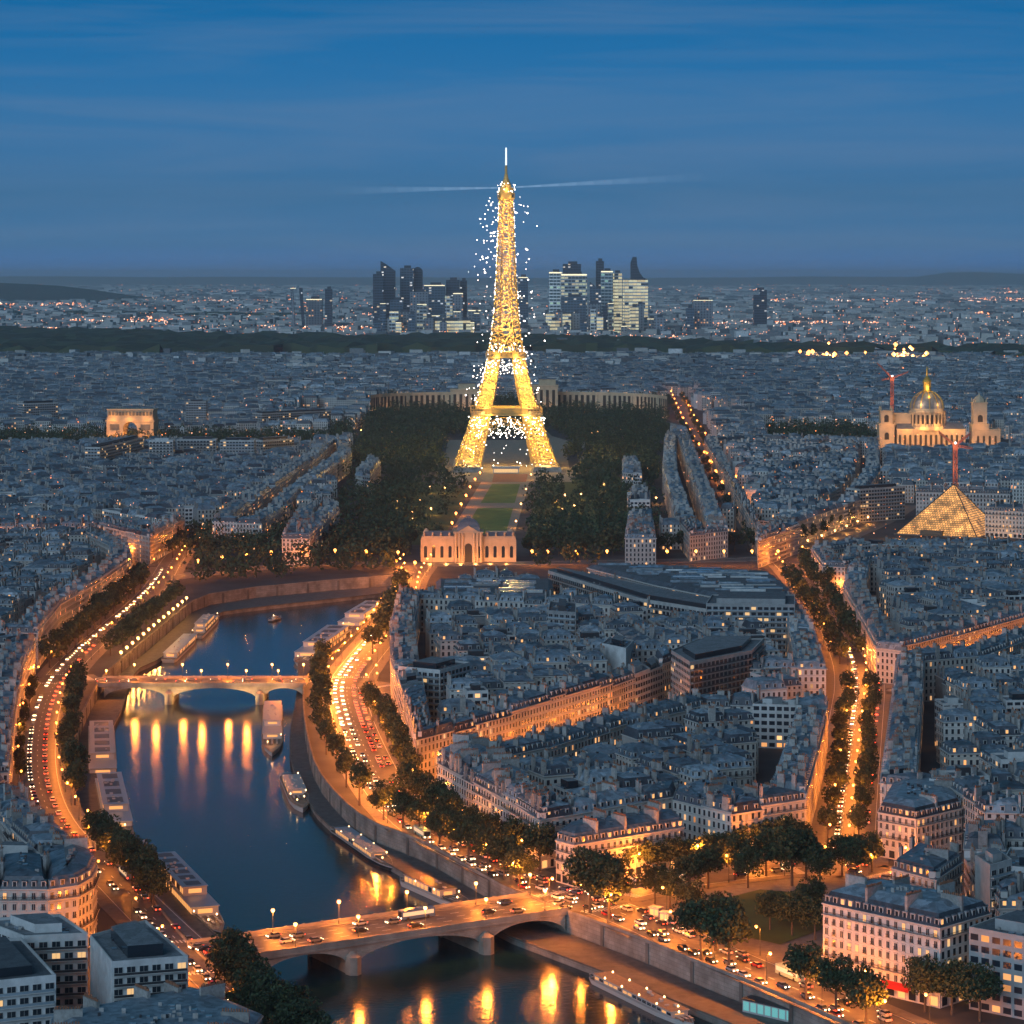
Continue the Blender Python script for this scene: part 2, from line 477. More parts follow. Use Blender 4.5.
# water
M_WATER = mat('river_water', (0.006, 0.030, 0.040), 0.14)
nt = M_WATER.node_tree
b = nt.nodes['Principled BSDF']; b.inputs['IOR'].default_value = 1.34
tc = nt.nodes.new('ShaderNodeNewGeometry')
n1 = nt.nodes.new('ShaderNodeTexNoise'); n1.inputs['Scale'].default_value = 0.55; n1.inputs['Detail'].default_value = 3
n2 = nt.nodes.new('ShaderNodeTexNoise'); n2.inputs['Scale'].default_value = 0.03; n2.inputs['Detail'].default_value = 2
bp = nt.nodes.new('ShaderNodeBump'); bp.inputs['Strength'].default_value = 0.42; bp.inputs['Distance'].default_value = 0.25
nt.links.new(tc.outputs['Position'], n1.inputs['Vector']); nt.links.new(tc.outputs['Position'], n2.inputs['Vector'])
ml = nt.nodes.new('ShaderNodeMath'); ml.operation = 'MULTIPLY'
nt.links.new(n1.outputs['Fac'], ml.inputs[0]); nt.links.new(n2.outputs['Fac'], ml.inputs[1])
nt.links.new(ml.outputs[0], bp.inputs['Height']); nt.links.new(bp.outputs['Normal'], b.inputs['Normal'])
sheet('river_water', [ccw(RW + list(reversed(FW)) + list(reversed(LW)))], WZ, M_WATER)

def wall_strip(name, line, z0, z1, th, material, label, parapet=True):
    """a retaining wall along a line; its face is the line itself"""
    mb = MB(); u = 0.0
    pr = MB()
    side = 1.0
    n = len(line)
    nrm = []
    for k in range(n):
        a = line[max(0, k - 1)]; c = line[min(n - 1, k + 1)]
        l = math.hypot(c[0] - a[0], c[1] - a[1]) or 1
        nrm.append((-(c[1] - a[1]) / l * th, (c[0] - a[0]) / l * th))
    for k in range(n - 1):
        a, b_ = line[k], line[k + 1]
        L = math.hypot(b_[0] - a[0], b_[1] - a[1])
        mb.face([(a[0], a[1], z0), (b_[0], b_[1], z0), (b_[0], b_[1], z1), (a[0], a[1], z1)], 0, [(u, z0), (u + L, z0), (u + L, z1), (u, z1)])
        if parapet:
            zt = z1 + 0.95
            a2 = (a[0] + nrm[k][0], a[1] + nrm[k][1]); b2 = (b_[0] + nrm[k + 1][0], b_[1] + nrm[k + 1][1])
            a1 = (a[0] - nrm[k][0] * .2, a[1] - nrm[k][1] * .2); b1 = (b_[0] - nrm[k + 1][0] * .2, b_[1] - nrm[k + 1][1] * .2)
            for p, q, za, zb in ((a1, b1, z1 - .15, zt), (b2, a2, z1 - .02, zt)):
                pr.face([(p[0], p[1], za), (q[0], q[1], za), (q[0], q[1], zb), (p[0], p[1], zb)], 0, [(u, za), (u + L, za), (u + L, zb), (u, zb)])
            pr.face([(a1[0], a1[1], zt), (b1[0], b1[1], zt), (b2[0], b2[1], zt), (a2[0], a2[1], zt)], 0)
        u += L
    # buttress strips
    bt = MB()
    for (x, y, ux, uy) in resample(line, 24.0):
        bt.box(x, y, z0, z1 - .2, 1.6, 0.5, math.atan2(uy, ux), 0)
    o0 = line[n // 2]
    r = empty(name, (o0[0], o0[1], z0), label, 'wall')
    mb.build('wall_face', [material], r, (o0[0], o0[1], z0))
    bt.build('buttress_strip', [material], r, (o0[0], o0[1], z0))
    if parapet: pr.build('parapet', [material], r, (o0[0], o0[1], z0))
    return r
def cut(line, ya, yb):
    ks = [k for k, p in enumerate(line) if ya <= p[1] <= yb]
    return line[max(0, ks[0] - 1):min(len(line), ks[-1] + 2)]
yl = P(0, 915)[1]; yu = P(0, 680)[1]
wall_strip('embankment_wall', list(reversed(cut(RW, 0, yl + 6))), QZ - 3, 0.0, 0.6, M_STONE, 'long stone embankment wall below the lower bridge and the quay with the tour boat')
wall_strip('embankment_wall', list(reversed(cut(RW, yl + 8, yu + 20))), QZ - 3, 0.0, 0.6, M_STONE, 'stone embankment wall between the two bridges under the red tail lights')
wall_strip('embankment_wall', list(reversed(cut(RW, yu + 22, 9e9))), QZ - 3, 0.0, 0.6, M_STONE, 'short embankment wall behind the white glass-roofed boats')
wall_strip('embankment_wall', cut(LW, 0, P(0, 690)[1]), QZ - 3, 0.0, 0.6, M_STONE, 'embankment wall under the trees beside the moored restaurant boats')
wall_strip('embankment_wall', cut(LW, P(0, 690)[1] + 2, 9e9), QZ - 3, 0.0, 0.6, M_STONE, 'embankment wall topped by the straight row of bright lamps')
wall_strip('embankment_wall', [LW[-1]] + FW + [RW[-1]], QZ - 3, 0.0, 0.6, M_STONE, 'curved embankment wall at the far end of the river')
# low quays: a strip between wall foot and water edge
def quay(name, wall, edge, label):
    loop = ccw(wall + list(reversed(edge)))
    sheet(name, [loop], QZ, M_QUAY)
    ed = MB(); u = 0
    for a, b_ in zip(edge, edge[1:]):
        L = math.hypot(b_[0] - a[0], b_[1] - a[1])
        ed.face([(a[0], a[1], WZ - 1), (b_[0], b_[1], WZ - 1), (b_[0], b_[1], QZ), (a[0], a[1], QZ)], 0, [(u, 0), (u + L, 0), (u + L, 3.5), (u, 3.5)])
        u += L
    # pale coping stones along the edge
    for a, b_ in zip(edge, edge[1:]):
        L = math.hypot(b_[0] - a[0], b_[1] - a[1]) or 1
        ed.box((a[0] + b_[0]) / 2, (a[1] + b_[1]) / 2, QZ - .3, QZ + .12, L, 0.9, math.atan2(b_[1] - a[1], b_[0] - a[0]), 0)
    tag(ed.build(name + '_edge', [M_STONE]), kind='structure')
quay('quay', RW, RQ, '')
quay('quay_path', LW + FW, LQ, '')

# roads: (name, picture polyline at street height, half width)
ROADS = {
 'quay_road': ([(960, 1060), (850, 1012), (767, 977), (700, 948), (640, 920), (590, 902), (550, 890), (512, 877), (453, 847), (413, 822), (382, 785), (364, 748), (350, 712), (345, 684), (362, 660), (388, 630), (401, 604), (405, 583), (418, 566)], 9.5),
 'square_road': ([(560, 908), (605, 896), (650, 886), (710, 877), (780, 869), (835, 866), (900, 880)], 9.0),
 'avenue': ([(838, 866), (845, 800), (856, 720), (861, 680), (851, 648), (832, 612), (808, 582), (788, 560), (770, 550)], 12.5),
 'far_avenue': ([(775, 556), (742, 512), (714, 464), (692, 432), (676, 397)], 9.0),
 'cross_boulevard': ([(405, 565), (470, 564), (560, 563), (660, 561), (790, 559), (835, 540), (882, 520), (905, 505)], 9.0),
 'far_quay_road': ([(168, 578), (215, 572), (270, 567), (335, 563), (420, 565)], 8.5),
 'west_road': ([(330, 1075), (250, 1010), (200, 962), (150, 915), (108, 872), (62, 836), (42, 800), (36, 760), (41, 715), (53, 685), (75, 658), (110, 628), (140, 603), (160, 582), (172, 560), (186, 545)], 8.0),
 'wedge_street': ([(890, 692), (955, 684), (1010, 667), (1070, 643)], 5.0),
 'west_street': ([(-80, 558.5), (60, 556), (100, 556), (150, 566)], 6.0),
 'diagonal_street': ([(405, 805), (430, 796), (515, 774), (600, 746), (690, 718)], 6.0),
 'bridge_street': ([(30, 681), (98, 677)], 9.0),
 'bridge_street_east': ([(303, 677), (400, 690), (425, 700)], 9.0),
 'lower_bridge_street': ([(150, 975), (232, 945)], 10.0),
}
RD = {}
rz = 0.02
road_mb = MB(); mark = MB(); pave = MB()
for nm, (pl, hw) in ROADS.items():
    RD[nm] = (smooth_line(PP(pl), 2), hw)
def strip(mb, line, o0, o1, z, mat_=0):
    n = len(line); pts = []
    for k in range(n):
        a = line[max(0, k - 1)]; c = line[min(n - 1, k + 1)]
        l = math.hypot(c[0] - a[0], c[1] - a[1]) or 1
        nx, ny = -(c[1] - a[1]) / l, (c[0] - a[0]) / l
        pts.append(((line[k][0] + nx * o0, line[k][1] + ny * o0), (line[k][0] + nx * o1, line[k][1] + ny * o1)))
    for (p0, p1), (q0, q1) in zip(pts, pts[1:]):
        mb.face([(p0[0], p0[1], z), (q0[0], q0[1], z), (q1[0], q1[1], z), (p1[0], p1[1], z)], mat_)
for nm, (line, hw) in RD.items():
    mb = MB(); strip(mb, line, hw, -hw, rz)
    tag(mb.build(nm, [M_ASPH]), kind='structure')
    rz += 0.006
def on_other_road(x, y, nm, m=0.0):
    for k, (line, hw) in RD.items():
        if k != nm and near_line([(x, y)], line, hw + m)[0]: return True
    return False
MZ = 0.12
for nm, (line, hw) in RD.items():
    rs = resample(line, 6.0)
    for k, (x, y, ux, uy) in enumerate(rs[:-1]):
        a = math.atan2(uy, ux)
        for sd in (1, -1):
            cx, cy_ = x - uy * sd * (hw + 2.0) + ux * 3, y + ux * sd * (hw + 2.0) + uy * 3
            if on_other_road(cx, cy_, nm, 1.5) or inside([(cx, cy_)], CHANNEL)[0]: continue
            pave.box(cx, cy_, 0.0, 0.14, 6.2, 4.0, a, 0)
        if on_other_road(x, y, nm, 2): continue
        if y > 1900: continue
        if k % 2 == 0: mark.box(x + ux * 2, y + uy * 2, MZ, MZ + .012, 3.0, 0.28, a, 0)
        for off in (hw - .8, -hw + .8):
            mark.box(x - uy * off + ux * 3, y + ux * off + uy * 3, MZ, MZ + .01, 6.0, 0.18, a, 0)
for nm, (line, hw) in RD.items():     # zebra crossings near the junctions
    rs = resample(line, 2.0)
    was = None
    for k, (x, y, ux, uy) in enumerate(rs):
        now = on_other_road(x, y, nm, 4)
        if was is not None and now != was and y < 1500:
            a = math.atan2(uy, ux)
            for j in range(int(hw * 2 / 1.1)):
                o = -hw + .8 + j * 1.1
                mark.box(x - uy * o, y + ux * o, MZ + .004, MZ + .02, 3.2, 0.5, a, 0)
        was = now
tag(pave.build('pavement', [M_PAVE]), kind='structure')
tag(mark.build('road_markings', [M_MARK]), kind='structure')
# open paved ground round the square and the bridge heads
sheet('square_paving', [ccw(PP([(600, 912), (640, 893), (720, 882), (800, 874), (880, 880), (830, 960), (800, 985), (700, 940)]))], 0.012, M_PAVE)
sheet('park_lawn', [ccw(PP([(700, 905), (760, 890), (822, 895), (822, 930), (780, 945), (735, 935)]))], 0.2, M_GRASS)
sheet('bridge_head_paving', [ccw(PP([(100, 905), (150, 890), (215, 950), (205, 985), (170, 965)]))], 0.012, M_PAVE)
# hills on the horizon
def hill(name, x0, x1, ybase, prof, depth, material):
    """prof: picture points of the crest, at distance d"""
    d = H * F / (ybase - HY)
    mb = MB(); n = len(prof)
    crest = [at_depth(x, y, d) for x, y in prof]
    rng = random.Random(5)
    rows = []
    for t, hz in ((0.0, 0.0), (0.25, 0.45), (0.55, 0.85), (0.9, 1.0), (1.4, 0.8), (2.2, 0.0)):
        rows.append([(X, d + depth * t, max(-2, Z * hz * (1 + rng.uniform(-.03, .03)))) for X, Z in crest])
    for r0, r1 in zip(rows, rows[1:]):
        for k in range(n - 1):
            mb.face([r0[k], r0[k + 1], r1[k + 1], r1[k]], 0)
    return tag(mb.build(name, [material], smooth=True, weld=True), kind='structure')
M_HILL = mat('wooded_hill', (0.03, 0.045, 0.03), 0.95, noise=0.4, nscale=0.004)
hill('hill', 0, 0, 303, [(-400, 296), (-260, 287), (-120, 283), (-40, 283.5), (0, 285), (30, 286), (60, 290), (95, 296), (122, 302.8)], 1400, M_HILL)
hill('hill', 0, 0, 286, [(880, 285.8), (910, 280), (940, 275.5), (965, 272.6), (1000, 272.2), (1040, 273.5), (1120, 275), (1300, 277), (1500, 285)], 2500, M_HILL)
hill('hill', 0, 0, 285.4, [(-160, 281), (-80, 277), (0, 276.2), (60, 276), (140, 277.2), (220, 276.6), (330, 277.2), (420, 277.4), (520, 278), (640, 277.8), (760, 277.3), (820, 276.4), (900, 276.6), (1000, 276.8), (1180, 281)], 2500, M_HILL)

# ------------------------------------------------------------------ bridges
def bridge(label, a, c, width, piers, zdeck, rise_z, ab=(0.0, 1.0), name='stone_bridge'):
    """a, c: the near edge's ends (left, right); piers: positions along it, 0..1; ab: abutments"""
    L = math.hypot(c[0] - a[0], c[1] - a[1]); rz_ = math.atan2(c[1] - a[1], c[0] - a[0])
    r = empty(name, (a[0], a[1], WZ), label, 'bridge', rz=rz_)
    zd = zdeck - WZ
    dk = MB(); dk.box(L / 2, width / 2, zd - .9, zd, L, width, 0, 0, 1, True)
    for yy in (width / 2, width / 2 - 4, width / 2 + 4):
        k = 0.0
        while k < L - 3:
            dk.box(k + 1.5, yy, zd + .003, zd + .014, 3, .2, 0, 2); k += 7
    dk.build('deck', [M_BRST, M_ASPH, M_MARK], r)
    sw = MB()
    for yy in (2.0, width - 2.0):
        sw.box(L / 2, yy, zd + .004, zd + .16, L, 3.0, 0, 0)
    sw.build('footway', [M_PAVE], r)
    xs = [ab[0]] + list(piers) + [ab[1]]
    for x0, x1 in zip(xs, xs[1:]):
        m = MB(); X0, X1 = x0 * L + (1.6 if x0 != ab[0] else 0), x1 * L - (1.6 if x1 != ab[1] else 0)
        N = 20; zs = rise_z - WZ; zc = zd - 1.5
        pr = []
        for k in range(N + 1):
            t = k / N; pr.append((X0 + (X1 - X0) * t, zs + (zc - zs) * math.sqrt(max(0.0, 1 - (2 * t - 1) ** 2)) ** 1.2))
        for (xa, za), (xb, zb) in zip(pr, pr[1:]):
            for yy, fl in ((0.35, 0), (width - .35, 1)):
                q = [(xa, yy, za), (xb, yy, zb), (xb, yy, zd - .9), (xa, yy, zd - .9)]
                uv = [(p[0], p[2]) for p in q]
                if fl: q.reverse(); uv.reverse()
                m.face(q, 0, uv)
            m.face([(xa, .35, za), (xa, width - .35, za), (xb, width - .35, zb), (xb, .35, zb)], 0, [(0, xa), (width, xa), (width, xb), (0, xb)])
            # voussoir ring standing a little proud
            m.face([(xa, .2, za), (xb, .2, zb), (xb, .2, min(zb + .7, zd - .95)), (xa, .2, min(za + .7, zd - .95))], 0, [(xa * 2, za), (xb * 2, zb), (xb * 2, zb + .7), (xa * 2, za + .7)])
            m.face([(xa, .2, za), (xa, .35, za), (xb, .35, zb), (xb, .2, zb)], 0)
        m.build('arch', [M_BRST], r)
    for p in piers:
        m = MB(); x = p * L
        m.box(x, width / 2, -2, zd - .9, 3.2, width - .7, 0, 0)
        nose = [(x - 2.2, 0.6), (x - 1.8, -1.8), (x, -2.8), (x + 1.8, -1.8), (x + 2.2, 0.6)]
        m.prism(nose, -2, rise_z - WZ + 2.2, 0)
        m.frustum(nose, rise_z - WZ + 2.2, [(x - .6, .5), (x - .5, .1), (x, -.1), (x + .5, .1), (x + .6, .5)], rise_z - WZ + 3.6, 0, 0)
        far = [(2 * x - q[0], width - q[1]) for q in nose]
        m.prism(far, -2, rise_z - WZ + 2.2, 0)
        m.build('pier', [M_BRST], r)
    for yy in (0.25, width - .25):
        m = MB(); m.box(L / 2, yy, zd + .002, zd + 1.05, L, .4, 0, 0)
        m.box(L / 2, yy, zd - 1.05, zd - .55, L, .9, 0, 0)
        k = 2.0
        while k < L:
            m.box(k, yy, zd + 1.05, zd + 1.2, .8, .6, 0, 0); k += 6
        m.build('parapet', [M_BRST], r)
    return r, L, rz_
def along(a, c, x):
    """share of a picture column x along the line a-c on the ground"""
    f = lambda q: 512 + q[0] * F / q[1]
    lo, hi = 0.0, 1.0
    for _ in range(40):
        m = (lo + hi) / 2; q = (a[0] + (c[0] - a[0]) * m, a[1] + (c[1] - a[1]) * m)
        if f(q) < x: lo = m
        else: hi = m
    return lo
BZ = 0.55
A1, C1 = P(222, 962, BZ), P(568, 911, BZ)
LB = bridge('long stone arch bridge near the big boat, with red streaks of traffic', A1, C1, 24, [along(A1, C1, 353), along(A1, C1, 486)], BZ, -5.5, (along(A1, C1, 262), along(A1, C1, 566)))
A2, C2 = P(96, 685, BZ), P(306, 685, BZ)
UB = bridge('farther stone arch bridge with golden arches lit from below', A2, C2, 22, [along(A2, C2, 169), along(A2, C2, 260)], BZ, -5.5, (along(A2, C2, 104), along(A2, C2, 304)))
def on_bridge(B, A, x, y):
    r, L, a = B
    return (A[0] + math.cos(a) * x - math.sin(a) * y, A[1] + math.sin(a) * x + math.cos(a) * y)
# ================================================================== the city
rng = random.Random(11)
def edge_len(p, k):
    a, b = p[k], p[(k + 1) % len(p)]
    return math.hypot(b[0] - a[0], b[1] - a[1])
def minw(p):
    """rough width of a footprint"""
    per = sum(edge_len(p, k) for k in range(len(p)))
    return 2 * area(p) / (per / 2) if per else 1.0
def walls(mb, p, h, fac, wallmat, z0=-0.4, storey=3.1, bay=2.6):
    n = len(p)
    for k in range(n):
        a, b = p[k], p[(k + 1) % n]
        L = math.hypot(b[0] - a[0], b[1] - a[1])
        f = fac[k]
        if f:
            nb = max(1, round(L / bay)); U = nb * bay
            uv = [(0, 0.02), (U, 0.02), (U, h), (0, h)]
            mb.face([(a[0], a[1], 0), (b[0], b[1], 0), (b[0], b[1], h), (a[0], a[1], h)], wallmat, uv)
        else:
            mb.face([(a[0], a[1], 0), (b[0], b[1], 0), (b[0], b[1], h), (a[0], a[1], h)], BLANK)
def roof_clutter(mb, p, z, r, n):
    """skylights, hatches and vents on a roof's top"""
    cx = sum(q[0] for q in p) / len(p); cy_ = sum(q[1] for q in p) / len(p)
    a = math.atan2(p[1][1] - p[0][1], p[1][0] - p[0][0])
    for _ in range(n):
        i = r.randrange(len(p)); t = r.random() * .75; u = r.random()
        q = p[i]; q2 = p[(i + 1) % len(p)]
        ex, ey = q[0] + (q2[0] - q[0]) * u, q[1] + (q2[1] - q[1]) * u
        x, y = cx + (ex - cx) * t, cy_ + (ey - cy_) * t
        kind = r.random()
        if kind < .45: mb.box(x, y, z - .1, z + .25, r.uniform(.8, 2.0), r.uniform(.7, 1.3), a, ZINCI, SKYL)
        elif kind < .8: mb.box(x, y, z - .1, z + r.uniform(.5, 1.3), r.uniform(.5, 1.3), r.uniform(.5, 1.0), a, STACK, ZINCI)
        else: mb.box(x, y, z - .1, z + r.uniform(.4, 1.0), r.uniform(.4, .9), r.uniform(.4, .9), a, IRON, ZINCI)
def chimney(mb, x, y, z0, z1, L, a, r):
    mb.box(x, y, z0, z1, L, 0.85, a, STACK, STACK)
    mb.box(x, y, z1 + .002, z1 + .18, L + .25, 1.05, a, STACK, STACK)
    k = -L / 2 + .35
    while k < L / 2 - .2:
        mb.box(x + math.cos(a) * k, y + math.sin(a) * k, z1 + .18, z1 + .18 + r.uniform(.5, .9), .32, .32, a, POT)
        k += r.uniform(.5, .8)
def dormer(mb, x, y, z, a, r, w=1.35, hh=1.9, dep=2.0):
    """a points along the facade (wall on the right of travel: outward is -90 deg)"""
    nx, ny = -math.sin(a), math.cos(a)     # inward
    cx, cy_ = x + nx * dep / 2, y + ny * dep / 2
    mb.box(cx, cy_, z, z + hh, w, dep, a, TRIM, ZINCI)
    mb.box(cx - nx * .1, cy_ - ny * .1, z + hh + .002, z + hh + .16, w + .3, dep + .1, a, ZINCI)
    e = 0.012
    hx, hy = math.cos(a) * (w / 2 - .2), math.sin(a) * (w / 2 - .2)
    fx, fy = x - nx * e, y - ny * e
    lit = r.random() < .12
    mb.face([(fx - hx, fy - hy, z + .25), (fx + hx, fy + hy, z + .25), (fx + hx, fy + hy, z + hh - .2), (fx - hx, fy - hy, z + hh - .2)], LIT if lit else PANE)

def build_parts(spec, detail, new):
    """spec: poly, h, fac, style, seed; new(part, under) -> the mesh builder of that part"""
    p, h, fac = spec['poly'], spec['h'], spec['fac']
    st = spec['style']; r = random.Random(spec['seed'])
    bid = r.random()
    n = len(p); w = minw(p)
    W = new('wall'); W.bid = bid
    near = detail >= 3
    if st == 'modern':
        walls(W, p, h, [True] * n if spec.get('allfac') else fac, MOD, bay=3.2)
        if near:
            pass
        Rf = new('roof'); Rf.bid = spec.get('rbid', bid)
        pi = inset(p, 0.35)
        Rf.frustum(p, h, p, h + .9, BLANK)
        Rf.frustum(pi, h + .15, pi, h + .9, BLANK)
        for k in range(n):
            j = (k + 1) % n
            Rf.face([(*p[k], h + .9), (*p[j], h + .9), (*pi[j], h + .9), (*pi[k], h + .9)], TRIM)
        Rf.face([(q[0], q[1], h + .15) for q in pi], FLAT)
        if detail >= 1:
            if w > 8:
                pc = inset(p, min(w * .27, 5))
                if area(pc) > 12: Rf.prism(pc, h + .2, h + r.uniform(2.4, 3.4), r.choice((BLANK, IRON, PANE)), FLAT)
            roof_clutter(Rf, inset(p, 1.2), h + .2, r, 5 + int(area(p) / (14 if spec.get('hand') else 45)))
        return bid
    walls(W, p, h, fac, PLAIN if near else FAC)
    Rf = new('roof'); Rf.bid = bid
    dark = r.random() < .38 if spec.get('dark') is None else spec['dark'] ^ (r.random() < .2)
    m_low = SLATEI if dark else ZINCI
    s1 = min(1.5, w * .14); s2 = min(5.5, w * .40)
    z1 = h + r.uniform(2.6, 3.4); z2 = z1 + (s2 - s1) * r.uniform(.22, .42)
    if st == 'low':
        z1 = h + .4; z2 = h + .4 + s2 * r.uniform(.3, .5); s1 = 0.0
    # cornice
    if detail >= 1:
        pc = inset(p, -0.35)
        W.frustum(p, h - .55, pc, h - .25, TRIM)
        W.frustum(pc, h - .25, pc, h + .02, TRIM, TRIM)
    p1 = inset(p, s1); p2 = inset(p, s2)
    if area(p2) < 2 or area(p2) > area(p): p2 = inset(p, w * .3)
    for k in range(n):      # party ends run up straight, street sides slope
        j = (k + 1) % n
        Rf.face([(*p[k], h), (*p[j], h), (*p1[j], z1), (*p1[k], z1)], m_low if fac[k] else m_low)
        Rf.face([(*p1[k], z1), (*p1[j], z1), (*p2[j], z2), (*p2[k], z2)], ZINCI)
    Rf.face([(*q, z2) for q in p2], ZINCI if r.random() < .8 else FLAT)
    if detail >= 1:
        roof_clutter(Rf, p1, z1 + .15, r, (2 + int(area(p) / 40)) if detail >= 2 else 1 + int(area(p) / 90))
        roof_clutter(Rf, p2, z2, r, (2 + int(area(p) / 60)) if detail >= 2 else 1 + int(area(p) / 120))
    # chimney stacks stand on the party walls
    for k in range(n):
        if fac[k] and not (detail >= 2 and r.random() < .15): continue
        L = edge_len(p, k)
        if L < 4: continue
        if r.random() < .22: continue
        a, b = p[k], p[(k + 1) % n]
        an = math.atan2(b[1] - a[1], b[0] - a[0])
        cnt = 1 if L < 9 else r.choice((1, 2, 2))
        for c in range(cnt):
            t = (c + .5) / cnt + r.uniform(-.12, .12)
            cl = r.uniform(1.4, 3.2) if detail else 2.4
            off = .5
            x, y = a[0] + (b[0] - a[0]) * t - math.sin(an) * off, a[1] + (b[1] - a[1]) * t + math.cos(an) * off
            C = new('chimney', Rf); C.bid = bid
            zt = z2 + r.uniform(.3, 1.7)
            if detail >= 1: chimney(C, x, y, h, zt, cl, an, r)
            else: C.box(x, y, h, zt, cl, .9, an, STACK)
    for k in range(n):
        L = edge_len(p, k)
        if not fac[k] or L < 22: continue
        a, b = p[k], p[(k + 1) % n]; an = math.atan2(b[1] - a[1], b[0] - a[0]); cnt = int(L / 10)
        for c in range(1, cnt):
            t = (c + r.uniform(-.2, .2)) / cnt; dep = min(s2 * 1.25, w * .45)
            C = new('chimney', Rf); C.bid = r.random()
            ins = .9 + dep / 2
            x, y = a[0] + (b[0] - a[0]) * t - math.sin(an) * ins, a[1] + (b[1] - a[1]) * t + math.cos(an) * ins
            if detail >= 1: chimney(C, x, y, h + 1.2, z2 + r.uniform(.6, 1.9), dep, an + math.pi / 2, r)
    if st == 'low': return bid
    # dormers in the mansard
    if detail >= 1:
        for k in range(n):
            if not fac[k]: continue
            L = edge_len(p, k)
            nd = int(L / (2.6 if near else 3.4))
            a, b = p[k], p[(k + 1) % n]
            an = math.atan2(b[1] - a[1], b[0] - a[0])
            for c in range(nd):
                t = (c + .5) / nd
                x, y = a[0] + (b[0] - a[0]) * t - math.sin(an) * .3, a[1] + (b[1] - a[1]) * t + math.cos(an) * .3
                D = new('dormer', Rf); D.bid = bid
                dormer(D, x, y, h + .25, an, r)
    return bid

# ------------------------------------------------------------------ window pieces for the nearest houses (shared meshes)
def window_mesh(w, h, lit, kind):
    mb = MB()
    mb.box(0, -.05, 0, h, w, .14, 0, 1)                     # frame block
    e = -.126
    for s in (-1, 1):
        x0, x1 = sorted((s * .05, s * (w / 2 - .1)))
        mb.face([(x0, e, .12), (x1, e, .12), (x1, e, h - .1), (x0, e, h - .1)], 0)
    mb.box(0, -.12, -.16, -.002, w + .3, .34, 0, 1)          # sill
    mb.box(0, -.09, h + .002, h + .22, w + .3, .26, 0, 1)    # lintel
    if kind:                                                 # iron balconet
        for z in (.12, .95): mb.box(0, -.36, z, z + .08, w + .25, .06, 0, 2)
        for k in range(6):
            mb.box(-w / 2 - .05 + k * (w + .1) / 5, -.36, .12, .95, .045, .045, 0, 2)
    return mb.data('window', [M_LIT if lit else M_PANE, M_TRIM, M_IRON])
M_LIT2 = mat('lamplit_curtain', (0.3, 0.2, 0.1), 0.5, emit=(1.0, 0.58, 0.24), estr=0.9)
WIN = {}
for kd in (0, 1):
    for lt in (0, 1):
        WIN[kd, lt] = window_mesh(1.15, 1.95, lt, kd)
WIN2 = {}
for lt in (0, 1):
    mb = MB(); mb.box(0, -.03, 0, 1.6, 2.3, .1, 0, 1)
    for s in (-1, 1):
        x0, x1 = sorted((s * .04, s * 1.06))
        mb.face([(x0, -.086, .08), (x1, -.086, .08), (x1, -.086, 1.52), (x0, -.086, 1.52)], 0)
    WIN2[lt] = mb.data('window', [M_LIT2 if lt else M_PANE, M_TRIM])

EX = {}
def hang_windows(root, org, spec):
    p, h, fac = spec['poly'], spec['h'], spec['fac']; r = random.Random(spec['seed'] + 3)
    n = len(p); cnt = 0
    mod = spec['style'] == 'modern'
    for k in range(n):
        if not (fac[k] or (mod and spec.get('allfac'))): continue
        a, b = p[k], p[(k + 1) % n]
        L = math.hypot(b[0] - a[0], b[1] - a[1])
        an = math.atan2(b[1] - a[1], b[0] - a[0])
        nx, ny = math.sin(an), -math.cos(an)
        mx, my = (a[0] + b[0]) / 2, (a[1] + b[1]) / 2
        if nx * -mx + ny * -my <= 0: continue            # faces away from every view near the photograph's
        nb = max(1, round(L / (spec.get('bay', 3.2) if mod else 2.6)))
        ns = max(1, round((h - 4.1) / 3.1)); sh = (h - 4.1) / ns
        if mod: ns = max(1, round((h - .4) / 3.0)); sh = (h - .4) / ns
        for s in range(ns):
            z = 4.3 + s * sh if not mod else .9 + s * sh
            for c in range(nb):
                t = (c + .5) / nb
                lit = 1 if r.random() < .085 else 0
                me = WIN2[lit] if mod else WIN[1 if s in (1, 4) or r.random() < .2 else 0, lit]
                cnt += 1
                px_, py_ = a[0] + (b[0] - a[0]) * t + nx * .02 - org[0], a[1] + (b[1] - a[1]) * t + ny * .02 - org[1]
                if cnt > 96:
                    c_, s_ = math.cos(an), math.sin(an)
                    wd = (1.0 if spec.get('bay') else 1.15 if mod else .57); hh = 1.6 if mod else 1.95
                    m_ = EX.setdefault(id(root), (root, MB()))[1]; e_ = .03
                    q = [(px_ - c_ * wd + nx * e_, py_ - s_ * wd + ny * e_), (px_ + c_ * wd + nx * e_, py_ + s_ * wd + ny * e_)]
                    m_.face([(*q[0], z), (*q[1], z), (*q[1], z + hh), (*q[0], z + hh)], 1 if lit else 0)
                    continue
                o = bpy.data.objects.new('window', me)
                o.location = (a[0] + (b[0] - a[0]) * t + nx * .02 - org[0], a[1] + (b[1] - a[1]) * t + ny * .02 - org[1], z)
                o.rotation_euler = (0, 0, an)
                o.parent = root
                if spec.get('bay'): o.scale = (.72, 1, 1)
                COL.objects.link(o)
